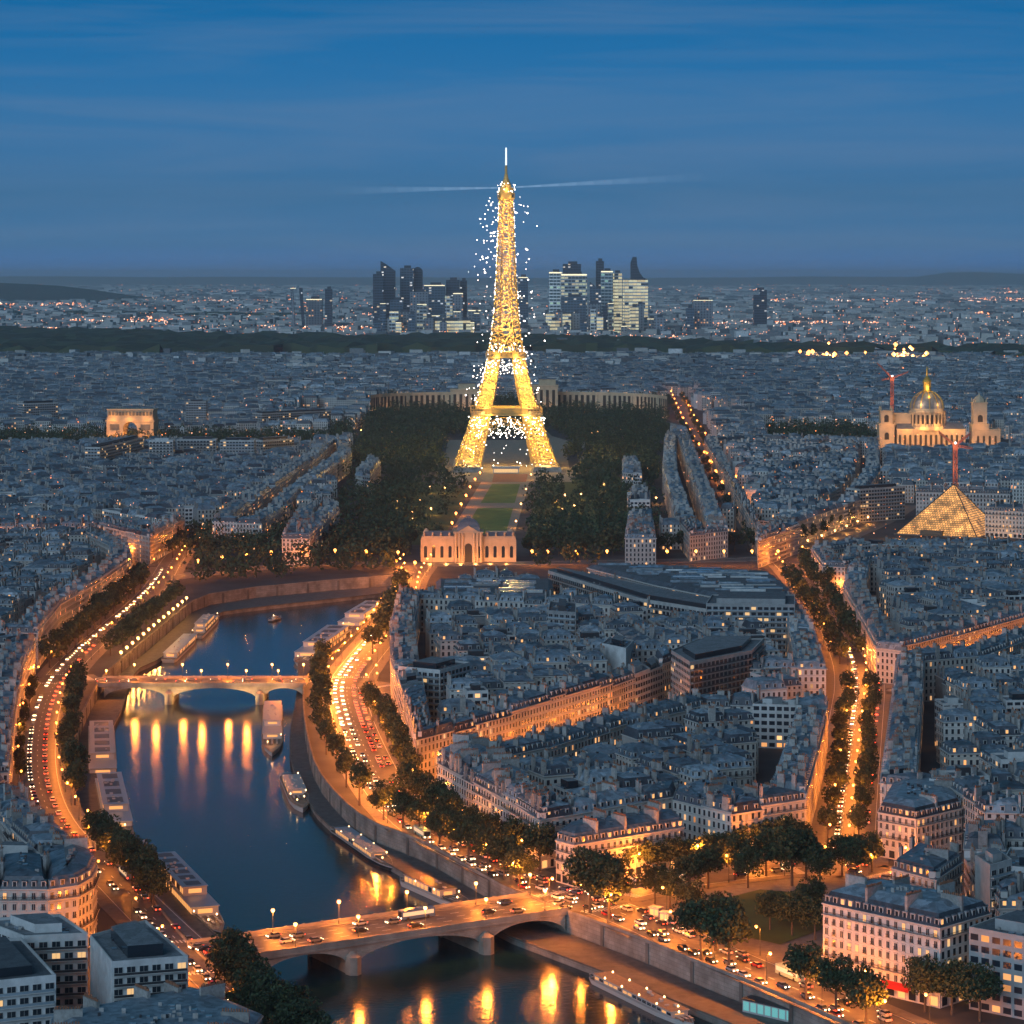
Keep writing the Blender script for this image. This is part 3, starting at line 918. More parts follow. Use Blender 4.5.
def street_level(root, org, spec):
    """shop fronts and balcony rails of the nearest houses"""
    p, h, fac = spec['poly'], spec['h'], spec['fac']; r = random.Random(spec['seed'] + 9)
    if spec['style'] == 'modern':
        ns_ = max(1, round((h - .4) / 3.0)); sh_ = (h - .4) / ns_
        for fl in range(1, ns_):
            m_ = MB(); z = .9 + fl * sh_ - .55
            for k in range(len(p)):
                if not (fac[k] or spec.get('allfac')) or spec['seed'] == 125 and k == 0: continue
                a, b = p[k], p[(k + 1) % len(p)]; L = math.hypot(b[0] - a[0], b[1] - a[1]); an = math.atan2(b[1] - a[1], b[0] - a[0]); nx, ny = math.sin(an), -math.cos(an)
                if nx * -(a[0] + b[0]) + ny * -(a[1] + b[1]) <= 0: continue
                dp = .25 if spec.get('bay') else 1.1; x, y = (a[0] + b[0]) / 2 + nx * dp / 2, (a[1] + b[1]) / 2 + ny * dp / 2
                m_.box(x, y, z, z + .18, L * .96, dp, an, 1, bottom=True)
                if not spec.get('bay'):
                    x, y = (a[0] + b[0]) / 2 + nx * 1.06, (a[1] + b[1]) / 2 + ny * 1.06
                    m_.box(x, y, z + .18, z + .8, L * .96, .05, an, 0 if spec['seed'] % 2 else 2)
            if m_.f: m_.build('balcony', [M_IRON, M_TRIM, M_GLASSROOF], root, org)
        return
    n = len(p); S = MB(); B = MB()
    for k in range(n):
        if not fac[k]: continue
        a, b = p[k], p[(k + 1) % n]
        L = math.hypot(b[0] - a[0], b[1] - a[1]); an = math.atan2(b[1] - a[1], b[0] - a[0])
        nx, ny = math.sin(an), -math.cos(an)
        if nx * -(a[0] + b[0]) + ny * -(a[1] + b[1]) <= 0: continue
        ns = max(1, round((h - 4.1) / 3.1)); sh = (h - 4.1) / ns
        for s_ in range(ns):      # string courses
            x, y = (a[0] + b[0]) / 2 + nx * .06, (a[1] + b[1]) / 2 + ny * .06
            B.box(x, y, 4.3 + s_ * sh - .42, 4.3 + s_ * sh - .2, L, .14, an, 1, bottom=True)
        for z in (4.3 + sh - .2, 4.3 + sh * (ns - 1) - .2):
            x, y = (a[0] + b[0]) / 2 + nx * .35, (a[1] + b[1]) / 2 + ny * .35
            B.box(x, y, z - .22, z, L, .8, an, 1)
            x, y = (a[0] + b[0]) / 2 + nx * .7, (a[1] + b[1]) / 2 + ny * .7
            B.box(x, y, z + .15, z + .22, L, .05, an, 0); B.box(x, y, z + .85, z + .95, L, .06, an, 0)
            q = 0.0
            while q < L:
                B.box(a[0] + math.cos(an) * q + nx * .7, a[1] + math.sin(an) * q + ny * .7, z, z + .85, .07, .05, an, 0); q += .45
        nb = max(1, round(L / 3.6))
        for c in range(nb):
            t = (c + .5) / nb; x, y = a[0] + (b[0] - a[0]) * t + nx * .06, a[1] + (b[1] - a[1]) * t + ny * .06
            S.box(x, y, .1, 3.3, 2.7, .16, an, 1)
            x += nx * .095; y += ny * .095
            hx, hy = math.cos(an) * 1.15, math.sin(an) * 1.15
            S.face([(x - hx, y - hy, .5), (x + hx, y + hy, .5), (x + hx, y + hy, 2.9), (x - hx, y - hy, 2.9)], 2 if r.random() < .3 else 0)
    if S.f: S.build('shop_front', [M_PANE, M_TRIM, M_LIT], root, org)
    if B.f: B.build('balcony_rail', [M_IRON, M_TRIM], root, org)

# ------------------------------------------------------------------ which plots
SPECS = []
def add_spec(poly, h, fac, style, zone, seed=None, **kw):
    poly = ccw(poly) if area(poly) < 0 else list(poly)
    if area(poly) < 20: return
    cx = sum(q[0] for q in poly) / len(poly); cy_ = sum(q[1] for q in poly) / len(poly)
    d = dict(poly=poly, h=h, fac=list(fac), style=style, zone=zone, c=(cx, cy_), seed=seed if seed is not None else len(SPECS) * 7 + 1)
    d.update(kw); SPECS.append(d)
    return d
def pick_style(r):
    q = r.random()
    return 'modern' if q < .10 else ('low' if q < .30 else 'mansard')
NOBUILD = []      # polygons kept free
NOBUILD.append([(-300, 3560), (300, 3560), (300, 3850), (-300, 3850)])
NOBUILD.append(PP([(160, 602), (160, 554), (250, 554), (250, 602)]))
NOBUILD.append(PP([(405, 606), (800, 606), (800, 556), (405, 556)]))
NOBUILD.append(PP([(800, 571), (1060, 571), (1060, 505), (800, 505)]))
NOBUILD.append([(330, 2930), (560, 2930), (560, 3030), (330, 3030)])
def block(poly, h0, zone, ring=12.5, ang=None, plot=15.0, open_edges=(), seed=1, rows=True, court=4.5, modern=0.08, hvar=2.0, skip_ring=()):
    """a Paris block: houses in a ring along its edges, then rows inside"""
    r = random.Random(seed)
    p = ccw(poly); q = inset(p, ring)
    n = len(p)
    for k in range(n):
        if k in skip_ring: continue
        j = (k + 1) % n
        L = edge_len(p, k)
        m = max(1, round(L / plot))
        cuts = [0.0] + sorted(min(.97, max(.03, (c + r.uniform(-.18, .18)) / m)) for c in range(1, m)) + [1.0]
        hb = h0 + r.uniform(-1, 1); dk = r.random() < .45
        for c in range(m):
            t0, t1 = cuts[c], cuts[c + 1]
            A = (p[k][0] + (p[j][0] - p[k][0]) * t0, p[k][1] + (p[j][1] - p[k][1]) * t0)
            B = (p[k][0] + (p[j][0] - p[k][0]) * t1, p[k][1] + (p[j][1] - p[k][1]) * t1)
            D = (q[k][0] + (q[j][0] - q[k][0]) * t0, q[k][1] + (q[j][1] - q[k][1]) * t0)
            C = (q[k][0] + (q[j][0] - q[k][0]) * t1, q[k][1] + (q[j][1] - q[k][1]) * t1)
            hh = hb + r.choice((0, 0, 0, r.uniform(-hvar * .6, hvar * .6)))
            st = 'mansard' if r.random() > modern else 'modern'
            add_spec([A, B, C, D], hh, [True, False, True, False], st, zone, edge=k, dark=dk, seed=r.randrange(10 ** 6))
    if not rows: return
    inner = inset(p, ring + court)
    fill(inner, ang if ang is not None else math.atan2(p[1][1] - p[0][1], p[1][0] - p[0][0]), h0 - 1.5, zone, r, blk=(34, 27), street=5.5, checks=[inner], hvar=4.5)
    NOBUILD.append(p)

def fill(poly, ang, h0, zone, r, blk=(60, 27), street=10.0, checks=(), masks=(), hvar=3.0, plot=13.0, bbox=None):
    c, s = math.cos(ang), math.sin(ang)
    rot = lambda x, y: (x * c + y * s, -x * s + y * c)
    inv = lambda u, v: (u * c - v * s, u * s + v * c)
    pr = [rot(*q) for q in poly]
    u0, u1 = min(q[0] for q in pr), max(q[0] for q in pr)
    v0, v1 = min(q[1] for q in pr), max(q[1] for q in pr)
    bl, bw = blk
    cand = []
    v = v0; row = 0
    while v < v1:
        u = u0 + r.uniform(-bl, 0)
        bwv = bw * r.uniform(.9, 1.15)
        while u < u1:
            L = bl * r.uniform(.7, 1.35)
            m = max(1, round(L / plot))
            half = bwv / 2
            hb = h0 + r.uniform(-hvar * .5, hvar * .5)
            for side in (0, 1):
                cut = 0.0
                ws = [r.uniform(.75, 1.3) for _ in range(m)]; tot = sum(ws)
                for k in range(m):
                    w = L * ws[k] / tot
                    ua, ub = u + cut, u + cut + w; cut += w
                    dep = half * r.uniform(.86, .99)
                    if side == 0: quad = [(ua, v), (ub, v), (ub, v + dep), (ua, v + dep)]
                    else: quad = [(ua, v + bwv - dep), (ub, v + bwv - dep), (ub, v + bwv), (ua, v + bwv)]
                    fac = [True, k == m - 1, True, k == 0]
                    cand.append(([inv(*q) for q in quad], hb + r.uniform(-hvar * .5, hvar * .5), fac, pick_style(r), row * 2 + side))
            u += L + street * r.uniform(.8, 1.2)
        v += bwv + street; row += 1
    if not cand: return
    ok = np.ones(len(cand), dtype=bool)
    pts = np.array([q for cq in cand for q in cq[0] + [((cq[0][0][0] + cq[0][2][0]) / 2, (cq[0][0][1] + cq[0][2][1]) / 2)]])
    good = np.ones(len(pts), dtype=bool)
    for ck in checks: good &= inside(pts, ck)
    for mk in masks: good &= ~mk(pts)
    ok = good.reshape(-1, 5).all(axis=1)
    for k, cq in enumerate(cand):
        if not ok[k]: continue
        mx, my = pts[k * 5 + 4]
        if my < 600: continue
        sx = 512 + mx * F / my
        if sx < -70 or sx > 1094: continue
        add_spec(cq[0], cq[1], cq[2], cq[3], zone, row=cq[4], seed=r.randrange(10 ** 7))

# ---- hand-placed houses nearest the camera (picture corners at cornice height)
def house(pts, z, fac, style, zone='', label=None, **kw):
    p = PP(pts, z)
    rev = area(p) < 0
    f = list(fac)
    if rev:
        p = list(reversed(p)); f = list(reversed(f[:-1])) + [f[-1]]
    NOBUILD.append(inset(p, -3))
    return add_spec(p, z, f, style, zone, label=label, hand=True, **kw)
def rect_house(p1, p2, depth, z, style, label, left=True, right=True, back=True, **kw):
    a, b = P(*p1, z), P(*p2, z)
    l = math.hypot(b[0] - a[0], b[1] - a[1]); nx, ny = -(b[1] - a[1]) / l * depth, (b[0] - a[0]) / l * depth
    p = [a, b, (b[0] + nx, b[1] + ny), (a[0] + nx, a[1] + ny)]
    NOBUILD.append(inset(p, -2))
    return add_spec(p, z, [True, right, back, left], style, 'hand', label=label, hand=True, **kw)
def split_house(p1, p2, depth, z, n, style, labels, **kw):
    for k in range(n):
        t0, t1 = k / n, (k + 1) / n
        a = (p1[0] + (p2[0] - p1[0]) * t0, p1[1] + (p2[1] - p1[1]) * t0)
        b = (p1[0] + (p2[0] - p1[0]) * t1, p1[1] + (p2[1] - p1[1]) * t1)
        rect_house(a, b, depth, z, style, labels[k], left=(k == 0), right=(k == n - 1), seed=900 + k * 13 + int(p1[0]), **kw)

rect_house((823, 903), (940, 928), 23, 21.5, 'mansard', 'big cream corner block of flats with a red awning behind the riverside plane trees', seed=101)
rect_house((969, 930), (1080, 950), 22, 21.0, 'modern', 'pale modern office block with a tight grid of windows beside the big corner block', seed=102, allfac=True, bay=2.1)
# long mansarded house on the square and its neighbours
house([(556, 840), (574, 845), (684, 827), (674, 817), (567, 831)], 13.5, [True, True, True, True, True], 'mansard', 'hand', 'low pink-lit corner house with a long blue zinc mansard, behind the round tree', seed=103)
house([(503, 797), (540, 820), (566, 815), (540, 793)], 16.5, [True, True, False, False], 'mansard', 'hand', 'stone corner house with its lit ground floor facing the bridge head', seed=104)
house([(437, 757), (470, 775), (500, 760), (470, 745)], 17.0, [True, False, True, True], 'mansard', 'hand', 'bluish stone corner house behind the street trees by the red tail lights', seed=105)
house([(470, 775), (500, 793), (530, 781), (500, 760)], 17.0, [True, True, True, False], 'mansard', 'hand', 'stone house between two corner houses on the tree-lined quay road', seed=106)
house([(674, 797), (731, 811), (752, 800), (700, 787)], 15.5, [True, False, True, True], 'mansard', 'hand', 'pink stone house with a white end wall facing the tree row on the square', seed=107)
house([(731, 811), (806, 800), (800, 786), (752, 800)], 15.5, [True, True, True, False], 'mansard', 'hand', 'pink stone corner house at the foot of the lamp-lit avenue', seed=108)
# the near left bank
house([(-70, 886), (0, 889), (0, 866), (-70, 862)], 20, [True, False, True, True], 'mansard', 'hand', 'cream house cut by the picture edge beside the rounded corner house', seed=110)
house([(0, 889), (48, 889), (45, 864), (0, 864)], 20, [True, False, True, False], 'mansard', 'hand', 'pink stone house adjoining the rounded corner house above the modern flats', seed=111)
house([(48, 889), (78, 885), (92, 877), (97, 866), (84, 850), (45, 862)], 20, [True, True, True, True, True, False], 'mansard', 'hand', 'rounded corner house with a zinc mansard beside the west bank road', seed=112)
house([(90, 938), (112, 965), (188, 959), (146, 923)], 20, [False, True, True, True], 'modern', 'hand', 'white modern block of flats with a bare side wall and dark roof terrace', seed=113, allfac=False)
house([(-60, 944), (22, 941), (56, 978), (-60, 990)], 19, [True, True, True, True], 'modern', 'hand', 'grey flat-roofed block with a pale blue rooftop patch, at the picture corner', seed=114, allfac=True)
house([(-20, 922), (60, 917), (88, 936), (24, 939)], 19, [True, True, True, True], 'modern', 'hand', 'pale wing with three dark roof dormers behind the white modern flats', seed=115, allfac=True)
house([(52, 1018), (200, 990), (262, 1016), (215, 1075), (40, 1080)], 14, [True] * 5, 'low', 'hand', 'low building with a wide blue zinc roof below the white modern flats', seed=116, allfac=True)
# far right group
house([(892, 868), (936, 880), (962, 862), (918, 850)], 22, [True, True, False, False], 'mansard', 'hand', 'tall house with a bare white end wall behind the big corner block', seed=117)
house([(975, 858), (990, 868), (1012, 862), (998, 852)], 27, [False, True, False, False], 'modern', 'hand', 'tall narrow slab with a blank white side wall above the office block', seed=118)
house([(1000, 868), (1060, 874), (1060, 850), (1010, 850)], 25, [True, False, True, True], 'modern', 'hand', 'white stepped block of flats with balconies at the picture edge', seed=119, allfac=True)
house([(878, 812), (916, 819), (962, 808), (950, 786), (892, 786)], 15, [True, True, True, False, False], 'mansard', 'hand', 'pink house with a curved slate mansard beside the avenue trees', seed=120)
# long modern buildings in the middle
house([(437, 578), (552, 578), (552, 594), (438, 594)], 20, [True] * 4, 'hall', 'hand', 'long hall with a flat dark blue roof in front of the domed palace', seed=121)
house([(588, 564), (655, 564), (770, 571), (792, 588), (770, 596), (720, 594), (655, 581)], 22, [True] * 7, 'hall', 'hand', 'wide low hall with a dark roof below the lamp-lit boulevard', seed=122)
house([(548, 572), (560, 569), (655, 590), (720, 603), (716, 612), (640, 600)], 22, [True] * 6, 'modern', 'hand', 'long pale office building with white window bands in front of the dark hall', seed=123, allfac=True)
house([(706, 605), (795, 606), (795, 596), (712, 596)], 26, [True] * 4, 'modern', 'hand', 'high slab of flats with many lit windows beyond the diagonal street', seed=124, allfac=True)
house([(671, 652), (690, 664), (752, 652), (764, 640), (700, 640)], 26, [False, True, True, True, True], 'modern', 'hand', 'modern block of flats with long balconies and a bare grey end wall', seed=125, allfac=True)
house([(548, 612), (576, 614), (576, 604), (550, 602)], 26, [True] * 4, 'modern', 'hand', 'blank pale tower of flats amid roofs behind the quay houses', seed=126)
house([(602, 645), (626, 650), (634, 642), (610, 638)], 24, [False, False, True, True], 'modern', 'hand', 'pale cube-shaped house with blank walls above the lit diagonal street', seed=127)
house([(398, 668), (440, 672), (470, 664), (428, 660)], 23, [True] * 4, 'modern', 'hand', 'pale blank-walled block of flats with two lit windows near the bridge', seed=128)

for p1_, p2_, dp_, z_, lb_ in (((100, 448), (144, 438), 15, 30, 'tilted dark slab of flats just below the floodlit arch'), ((149, 441), (173, 441), 16, 32, 'pale upright block of flats right of the tilted slab below the arch'),
        ((177, 440), (216, 440), 16, 30, 'striped slab of flats below the dark tree band right of the arch'), ((220, 441), (254, 441), 18, 32, 'white slab of flats with a lit stair, right of the striped slab'),
        ((263, 441), (294, 439), 16, 28, 'grey slab of flats at the end of the row right of the arch'), ((262, 414), (331, 411), 20, 27, 'long low curved block among trees left of the park'),
        ((24, 404), (58, 403), 18, 34, 'pale slab of flats behind the trees left of the arch'), ((186, 402), (206, 402), 18, 44, 'pale tower of flats behind the trees right of the arch'),
        ((860, 490), (905, 487), 16, 26, 'grey stone block facing the road to the glass pyramid'), ((916, 492), (1010, 494), 18, 24, 'long stone block behind the glass pyramid'), ((985, 510), (1050, 513), 16, 20, 'low warm-lit block right of the glass pyramid')):
    rect_house(p1_, p2_, dp_, z_, 'modern' if z_ > 24.5 else 'mansard', lb_, far=True, allfac=True, seed=int(p1_[0]) + 400)
# ---- blocks drawn from their rooflines
block(PP([(398, 594), (390, 625), (391, 660), (416, 738), (512, 713), (600, 687), (672, 661), (700, 668), (826, 668), (812, 622), (792, 600), (700, 606), (620, 604), (552, 600)], 19), 19, 'beyond the diagonal street', seed=21, ang=R(9), hvar=2.4)
block(PP([(438, 761), (503, 796), (542, 818), (600, 808), (673, 796), (731, 810), (806, 799), (824, 730), (828, 704), (690, 700), (600, 720), (520, 744)], 17), 17, 'between diagonal street and square', seed=22, ang=R(24), hvar=2.4, skip_ring=())
block(PP([(880, 782), (893, 690), (897, 660), (960, 655), (1010, 637), (1110, 612), (1110, 815), (985, 812), (950, 790)], 18), 18, 'east of the avenue', seed=23, ang=R(6), modern=.2, hvar=3)
block(PP([(843, 587), (876, 645), (903, 648), (953, 635), (1080, 600), (1080, 562), (850, 560)], 18), 18, 'in the wedge above the junction', seed=24, ang=R(14))
block(PP([(811, 550), (822, 566), (845, 567), (900, 557), (1080, 557), (1080, 545), (860, 543)], 18), 18, 'below the glass pyramid', seed=25)
block(PP([(966, 832), (1110, 835), (1110, 905), (1000, 905), (980, 880), (964, 850)], 18), 18, 'behind the office block', seed=26, modern=.3, hvar=5)
block(PP([(-110, 640), (36, 641), (23, 668), (13, 725), (9, 775), (-110, 780)], 18), 18, 'beside the west bank road', seed=27, ang=R(-8))
block(PP([(-110, 795), (22, 795), (50, 826), (80, 852), (44, 860), (-110, 858)], 19), 19, 'behind the rounded house', seed=28)
block(PP([(-110, 535), (100, 532), (128, 545), (132, 560), (100, 583), (60, 606), (38, 633), (-110, 630)], 18), 18, 'above the west bank road', seed=29, ang=R(-5))
block(PP([(-110, 505), (60, 500), (150, 515), (185, 519), (150, 538), (98, 526), (-110, 530)], 18), 18, 'in the second block above west road', seed=30)
for k, pl in enumerate([
    [(212, 522), (262, 524), (282, 512), (300, 492), (352, 452), (336, 440), (300, 460), (240, 500)],
    [(282, 537), (310, 537), (340, 508), (322, 500), (296, 515)],
    [(355, 474), (370, 476), (381, 463), (370, 458)],
    [(664, 437), (690, 437), (728, 530), (690, 534), (674, 515), (662, 470)],
    [(625, 538), (656, 538), (652, 512), (628, 514)], [(630, 500), (650, 500), (648, 490), (630, 490)], [(622, 472), (642, 474), (638, 460), (622, 460)],
    [(704, 440), (760, 436), (880, 440), (880, 470), (860, 500), (800, 520), (760, 534)],
    [(758, 540), (800, 526), (790, 520), (757, 532)],
    ]):
    block(PP(pl, 19), 19, ['west of the park', 'in the island block on the park edge', 'alone among the park trees', 'between the park and the far avenue', 'by the park gate', 'alone in the eastern park trees', 'alone in the eastern park trees', 'east of the far avenue', 'at the foot of the far avenue'][k], ring=14, plot=18, seed=40 + k, rows=True)

# ---- everything else: rows of houses over the plain
PARK = [PP([(318, 572), (330, 520), (352, 470), (372, 412), (392, 404), (665, 404), (668, 440), (655, 500), (660, 566), (480, 570)]),
        PP([(-80, 458), (-80, 441), (60, 441), (210, 442), (330, 440), (330, 432), (350, 430), (352, 450), (215, 462), (205, 456)]),
        PP([(768, 452), (768, 432), (870, 434), (880, 456)]),
        PP([(850, 462), (1010, 462), (1005, 440), (870, 440)]),
        PP([(800, 548), (880, 508), (935, 508), (1010, 520), (1010, 548)]),
        PP([(600, 915), (650, 890), (880, 862), (990, 1040), (800, 1010)]),
        PP([(160, 585), (180, 535), (320, 535), (420, 545), (420, 585)])]
PARK.append(PP([(560, 575), (560, 556), (790, 552), (790, 566)]))
def masks_city():
    ms = [lambda q: inside(q, inset(CHANNEL, -24))]
    for nm, (line, hw) in RD.items():
        ms.append(lambda q, l=line, w=hw + 5.5: near_line(q, l, w))
    for pg in PARK + NOBUILD:
        ms.append(lambda q, g=pg: inside(q, g))
    return ms
MS = masks_city()
r2 = random.Random(77)
def px_poly(y0, y1, x0=-90, x1=1110):
    return PP([(x0, y1), (x1, y1), (x1, y0), (x0, y0)])
pl = px_poly(640, 1000, 740); fill(pl, R(20), 17, 'on the east side', r2, checks=[pl], masks=MS)
pl = px_poly(640, 900, -90, 320); fill(pl, R(-12), 18, 'on the west bank', r2, checks=[pl], masks=MS)
for x0, x1, an in ((-90, 300, 22), (300, 720, 4), (720, 1110, -14)):
    pl = px_poly(500, 640, x0 - 5, x1 + 5); fill(pl, R(an), 18, 'in the middle distance', r2, checks=[pl], masks=MS)
    pl = px_poly(440, 500, x0 - 4, x1 + 4); fill(pl, R(an + 6), 18, 'in the middle distance', r2, checks=[pl], masks=MS)
FAR = []
for x0, x1, an in ((-90, 260, 12), (260, 560, -8), (560, 820, 18), (820, 1110, -22)):
    pl = px_poly(362, 440, x0 - 4, x1 + 4); fill(pl, R(an), 18, 'far', r2, blk=(70, 30), street=12, checks=[pl], masks=MS, plot=19, hvar=6)

# ---- the 300 that show largest become things, the rest one mass
def shown(d):
    x, y = d['c']; sx, sy = px_of(x, y, d['h'])
    if not (-20 < sx < 1044 and 270 < sy < 1050): return 0.0
    b = [px_of(q[0], q[1], d['h']) for q in d['poly']]
    return (max(q[0] for q in b) - min(q[0] for q in b)) * (d['h'] * F / y + (max(q[1] for q in b) - min(q[1] for q in b))) + (1e6 if d.get('hand') else 0)
for d in SPECS: d['s'] = shown(d)
order = sorted(SPECS, key=lambda d: -d['s'])
N_THINGS = 290
THINGS = [d for d in order[:N_THINGS] if d['s'] > 0]
ids = {id(d) for d in THINGS}
REST = [d for d in SPECS if id(d) not in ids]
M_HALL = [(0.03, 0.05, 0.07)]
# labels: wall and roof read from the spec, then the place
groups_ = {}
for d in THINGS:
    if not d.get('hand'): groups_.setdefault(d['zone'], []).append(d)
STYLE_W = {'mansard': 'mansarded house', 'low': 'zinc-roofed house', 'modern': 'flat-roofed block'}
for z, lst in groups_.items():
    lst.sort(key=lambda d: -px_of(*d['c'], d['h'])[1])
    rows = []
    for d in lst:
        y = px_of(*d['c'], d['h'])[1]
        if not rows or y < rows[-1][0] - 16: rows.append((y, []))
        rows[-1][1].append(d)
    for ri, (y, row) in enumerate(rows):
        row.sort(key=lambda d: px_of(*d['c'], d['h'])[0])
        for ci, d in enumerate(row):
            d['label'] = f"{STYLE_W[d['style']]}, {ordw(ci + 1)} from left, {ordw(ri + 1)} roof row {z}"
            d['group'] = f"houses {z}"
n_win = 0
for i, d in enumerate(THINGS):
    cx, cy_ = d['c']; org = (cx, cy_, 0.0)
    near = (d.get('hand') and not d.get('far')) or i < 62
    if d['style'] == 'hall':
        r = empty('market_hall', org, d['label'], 'hall')
        w = MB(); w.bid = .3; walls(w, d['poly'], d['h'] - 3, [True] * 9, MOD, bay=3.2)
        w.build('wall', CITY, r, org)
        w = MB(); w.bid = .9
        p = d['poly']; p1 = inset(p, -.6); p2 = inset(p, 2.0)
        w.frustum(p1, d['h'] - 3, p1, d['h'] - 2.2, TRIM); w.frustum(p1, d['h'] - 2.2, p2, d['h'], SLATEI, FLAT)
        roof_clutter(w, p2, d['h'], random.Random(3), 40)
        rh = random.Random(8); cx0, cx1 = min(q[0] for q in p2), max(q[0] for q in p2); cy0, cy1 = min(q[1] for q in p2), max(q[1] for q in p2)
        yy = cy0 + 4
        while yy < cy1 - 3:      # long roof monitors and skylight strips
            xx = cx0 + 3
            while xx < cx1 - 4:
                ln = rh.uniform(9, 20)
                if inside([(xx, yy), (xx + ln, yy), (xx, yy + 2), (xx + ln, yy + 2)], inset(p2, 1)).all() and rh.random() < .8:
                    w.bid = rh.random(); w.box(xx + ln / 2, yy + 1, d['h'] - .1, d['h'] + rh.uniform(.7, 1.6), ln, 2.2, 0, BLANK if rh.random() < .4 else ZINCI, SKYL if rh.random() < .35 else ZINCI)
                xx += ln + rh.uniform(1, 5)
            yy += rh.uniform(6, 9)
        w.build('roof', CITY, r, org)
        continue
    nm = 'apartment_building' if d['style'] != 'modern' else 'modern_apartment_building'
    r = empty(nm, org, d['label'], 'building', d.get('group'))
    made = []
    def new(part, under=None):
        if part in ('chimney', 'dormer') and not (near or (part == 'chimney' and i < 170)):
            return under
        m = MB(); made.append((part, m, under)); return m
    detail = 3 if near and d['style'] != 'modern' else 2
    build_parts(d, detail, new)
    objs = {}
    for part, m, under in made:
        if not m.f: continue
        if part == 'wall' and near and d['style'] == 'modern':
            m.m = [BLANK if k == MOD else k for k in m.m]
        objs[id(m)] = m.build(part, CITY, objs[id(under)] if under is not None else r, org)
    if near:
        hang_windows(r, org, d); street_level(r, org, d)
for root_, m_ in EX.values():
    tag(m_.build('windows_beyond_counting', [M_PANE, M_LIT2], root_), kind='stuff')
# the red awning of the big corner block
big = bpy.data.objects['apartment_building']
for o in COL.objects:
    if o.get('label', '').startswith('big cream corner block'): big = o
M_RED = mat('red_awning_cloth', (0.5, 0.02, 0.015), 0.8)
a, b_ = P(823, 903, 21.5), P(940, 928, 21.5)
t0, t1 = .52, .78
an = math.atan2(b_[1] - a[1], b_[0] - a[0]); nx, ny = math.sin(an), -math.cos(an)
q0 = (a[0] + (b_[0] - a[0]) * t0, a[1] + (b_[1] - a[1]) * t0); q1 = (a[0] + (b_[0] - a[0]) * t1, a[1] + (b_[1] - a[1]) * t1)
mb = MB()
mb.face([(q0[0] + nx * .2, q0[1] + ny * .2, 4.4), (q1[0] + nx * .2, q1[1] + ny * .2, 4.4), (q1[0] + nx * 2.4, q1[1] + ny * 2.4, 3.3), (q0[0] + nx * 2.4, q0[1] + ny * 2.4, 3.3)])
mb.face([(q0[0] + nx * 2.4, q0[1] + ny * 2.4, 3.3), (q1[0] + nx * 2.4, q1[1] + ny * 2.4, 3.3), (q1[0] + nx * 2.4, q1[1] + ny * 2.4, 2.9), (q0[0] + nx * 2.4, q0[1] + ny * 2.4, 2.9)])
mb.build('awning', [M_RED], big, tuple(big.location))
# the mass of smaller roofs
mass = MB()
for d in REST:
    x, y = d['c']
    if y < 640: continue
    if d['style'] == 'hall': continue
    det = 1 if y < 1900 else 0
    build_parts(d, det, lambda part, under=None: mass)
tag(mass.build('distant_rooftops', CITY), kind='stuff', label='packed grey zinc roofs of the city receding towards the horizon', cat='rooftops')
# beyond the wood: suburbs out to the horizon
sub = MB(); r3 = random.Random(5)
d0 = 5200.0
while d0 < 52000:
    step = 26 + (d0 - 5000) * 0.0065
    half = d0 * .215
    x = -half
    while x < half:
        w = step * r3.uniform(.35, .95); dp = step * r3.uniform(.3, .8)
        hgt = r3.choice((8, 10, 12, 14, 17, 20, 26)) * (1 + (d0 - 5000) / 60000) * r3.uniform(.8, 1.2)
        X = x + r3.uniform(-.3, .3) * step; Y = d0 + r3.uniform(-.5, .5) * step
        sx_ = 512 + X * F / Y; sy_ = HY + H * F / Y
        if 343 < sy_ < 361 and sy_ > 337 + sx_ * .012 and (sx_ < 560 or sy_ > 349): x += step; continue
        if 334 < sy_ <= 343 and sx_ < 220 - (343 - sy_) * 12: x += step; continue
        if r3.random() < .72:
            sub.bid = r3.random()
            a_ = r3.uniform(-.5, .5)
            sub.box(X, Y, 0, hgt, w, dp, a_, BLANK if r3.random() < .35 else PLAIN if r3.random() < .6 else FLAT, ZINCI if r3.random() < .6 else SLATEI if r3.random() < .5 else FLAT)
        x += step * r3.uniform(.8, 1.3)
    d0 += step * 1.05
tag(sub.build('suburb_houses', CITY), kind='stuff', label='far suburbs of small pale buildings fading to blue at the horizon', cat='suburbs')
print('specs', len(SPECS), 'things', len(THINGS), 'rest', len(REST), 'mass faces', len(mass.f), 'suburb', len(sub.f))
# ================================================================== trees
M_LEAF1 = mat('dark_leaves', (0.027, 0.042, 0.016), 0.75)
M_LEAF2 = mat('leaves', (0.052, 0.072, 0.026), 0.75)
M_BARK = mat('bark', (0.09, 0.07, 0.05), 0.9, noise=0.3, nscale=2.0)
def leaf_quads(mb, c, rad, n, size, r, mats=(0, 1)):
    for _ in range(n):
        while True:
            v = Vector((r.uniform(-1, 1), r.uniform(-1, 1), r.uniform(-1, 1)))
            if .1 < v.length < 1: break
        v = v.normalized() * (v.length ** .45)
        p = Vector((c[0] + v.x * rad[0], c[1] + v.y * rad[1], c[2] + v.z * rad[2]))
        d = (v * .7 + Vector((r.gauss(0, .6), r.gauss(0, .6), r.gauss(0, .5)))).normalized()
        u = d.cross(Vector((r.gauss(0, 1), r.gauss(0, 1), r.gauss(0, 1)))).normalized(); w = d.cross(u)
        s = size * r.uniform(.6, 1.3)
        mb.face([tuple(p + u * s * .5), tuple(p + w * s * .35), tuple(p - u * s * .5), tuple(p - w * s * .35)], mats[0] if r.random() < .55 else mats[1])
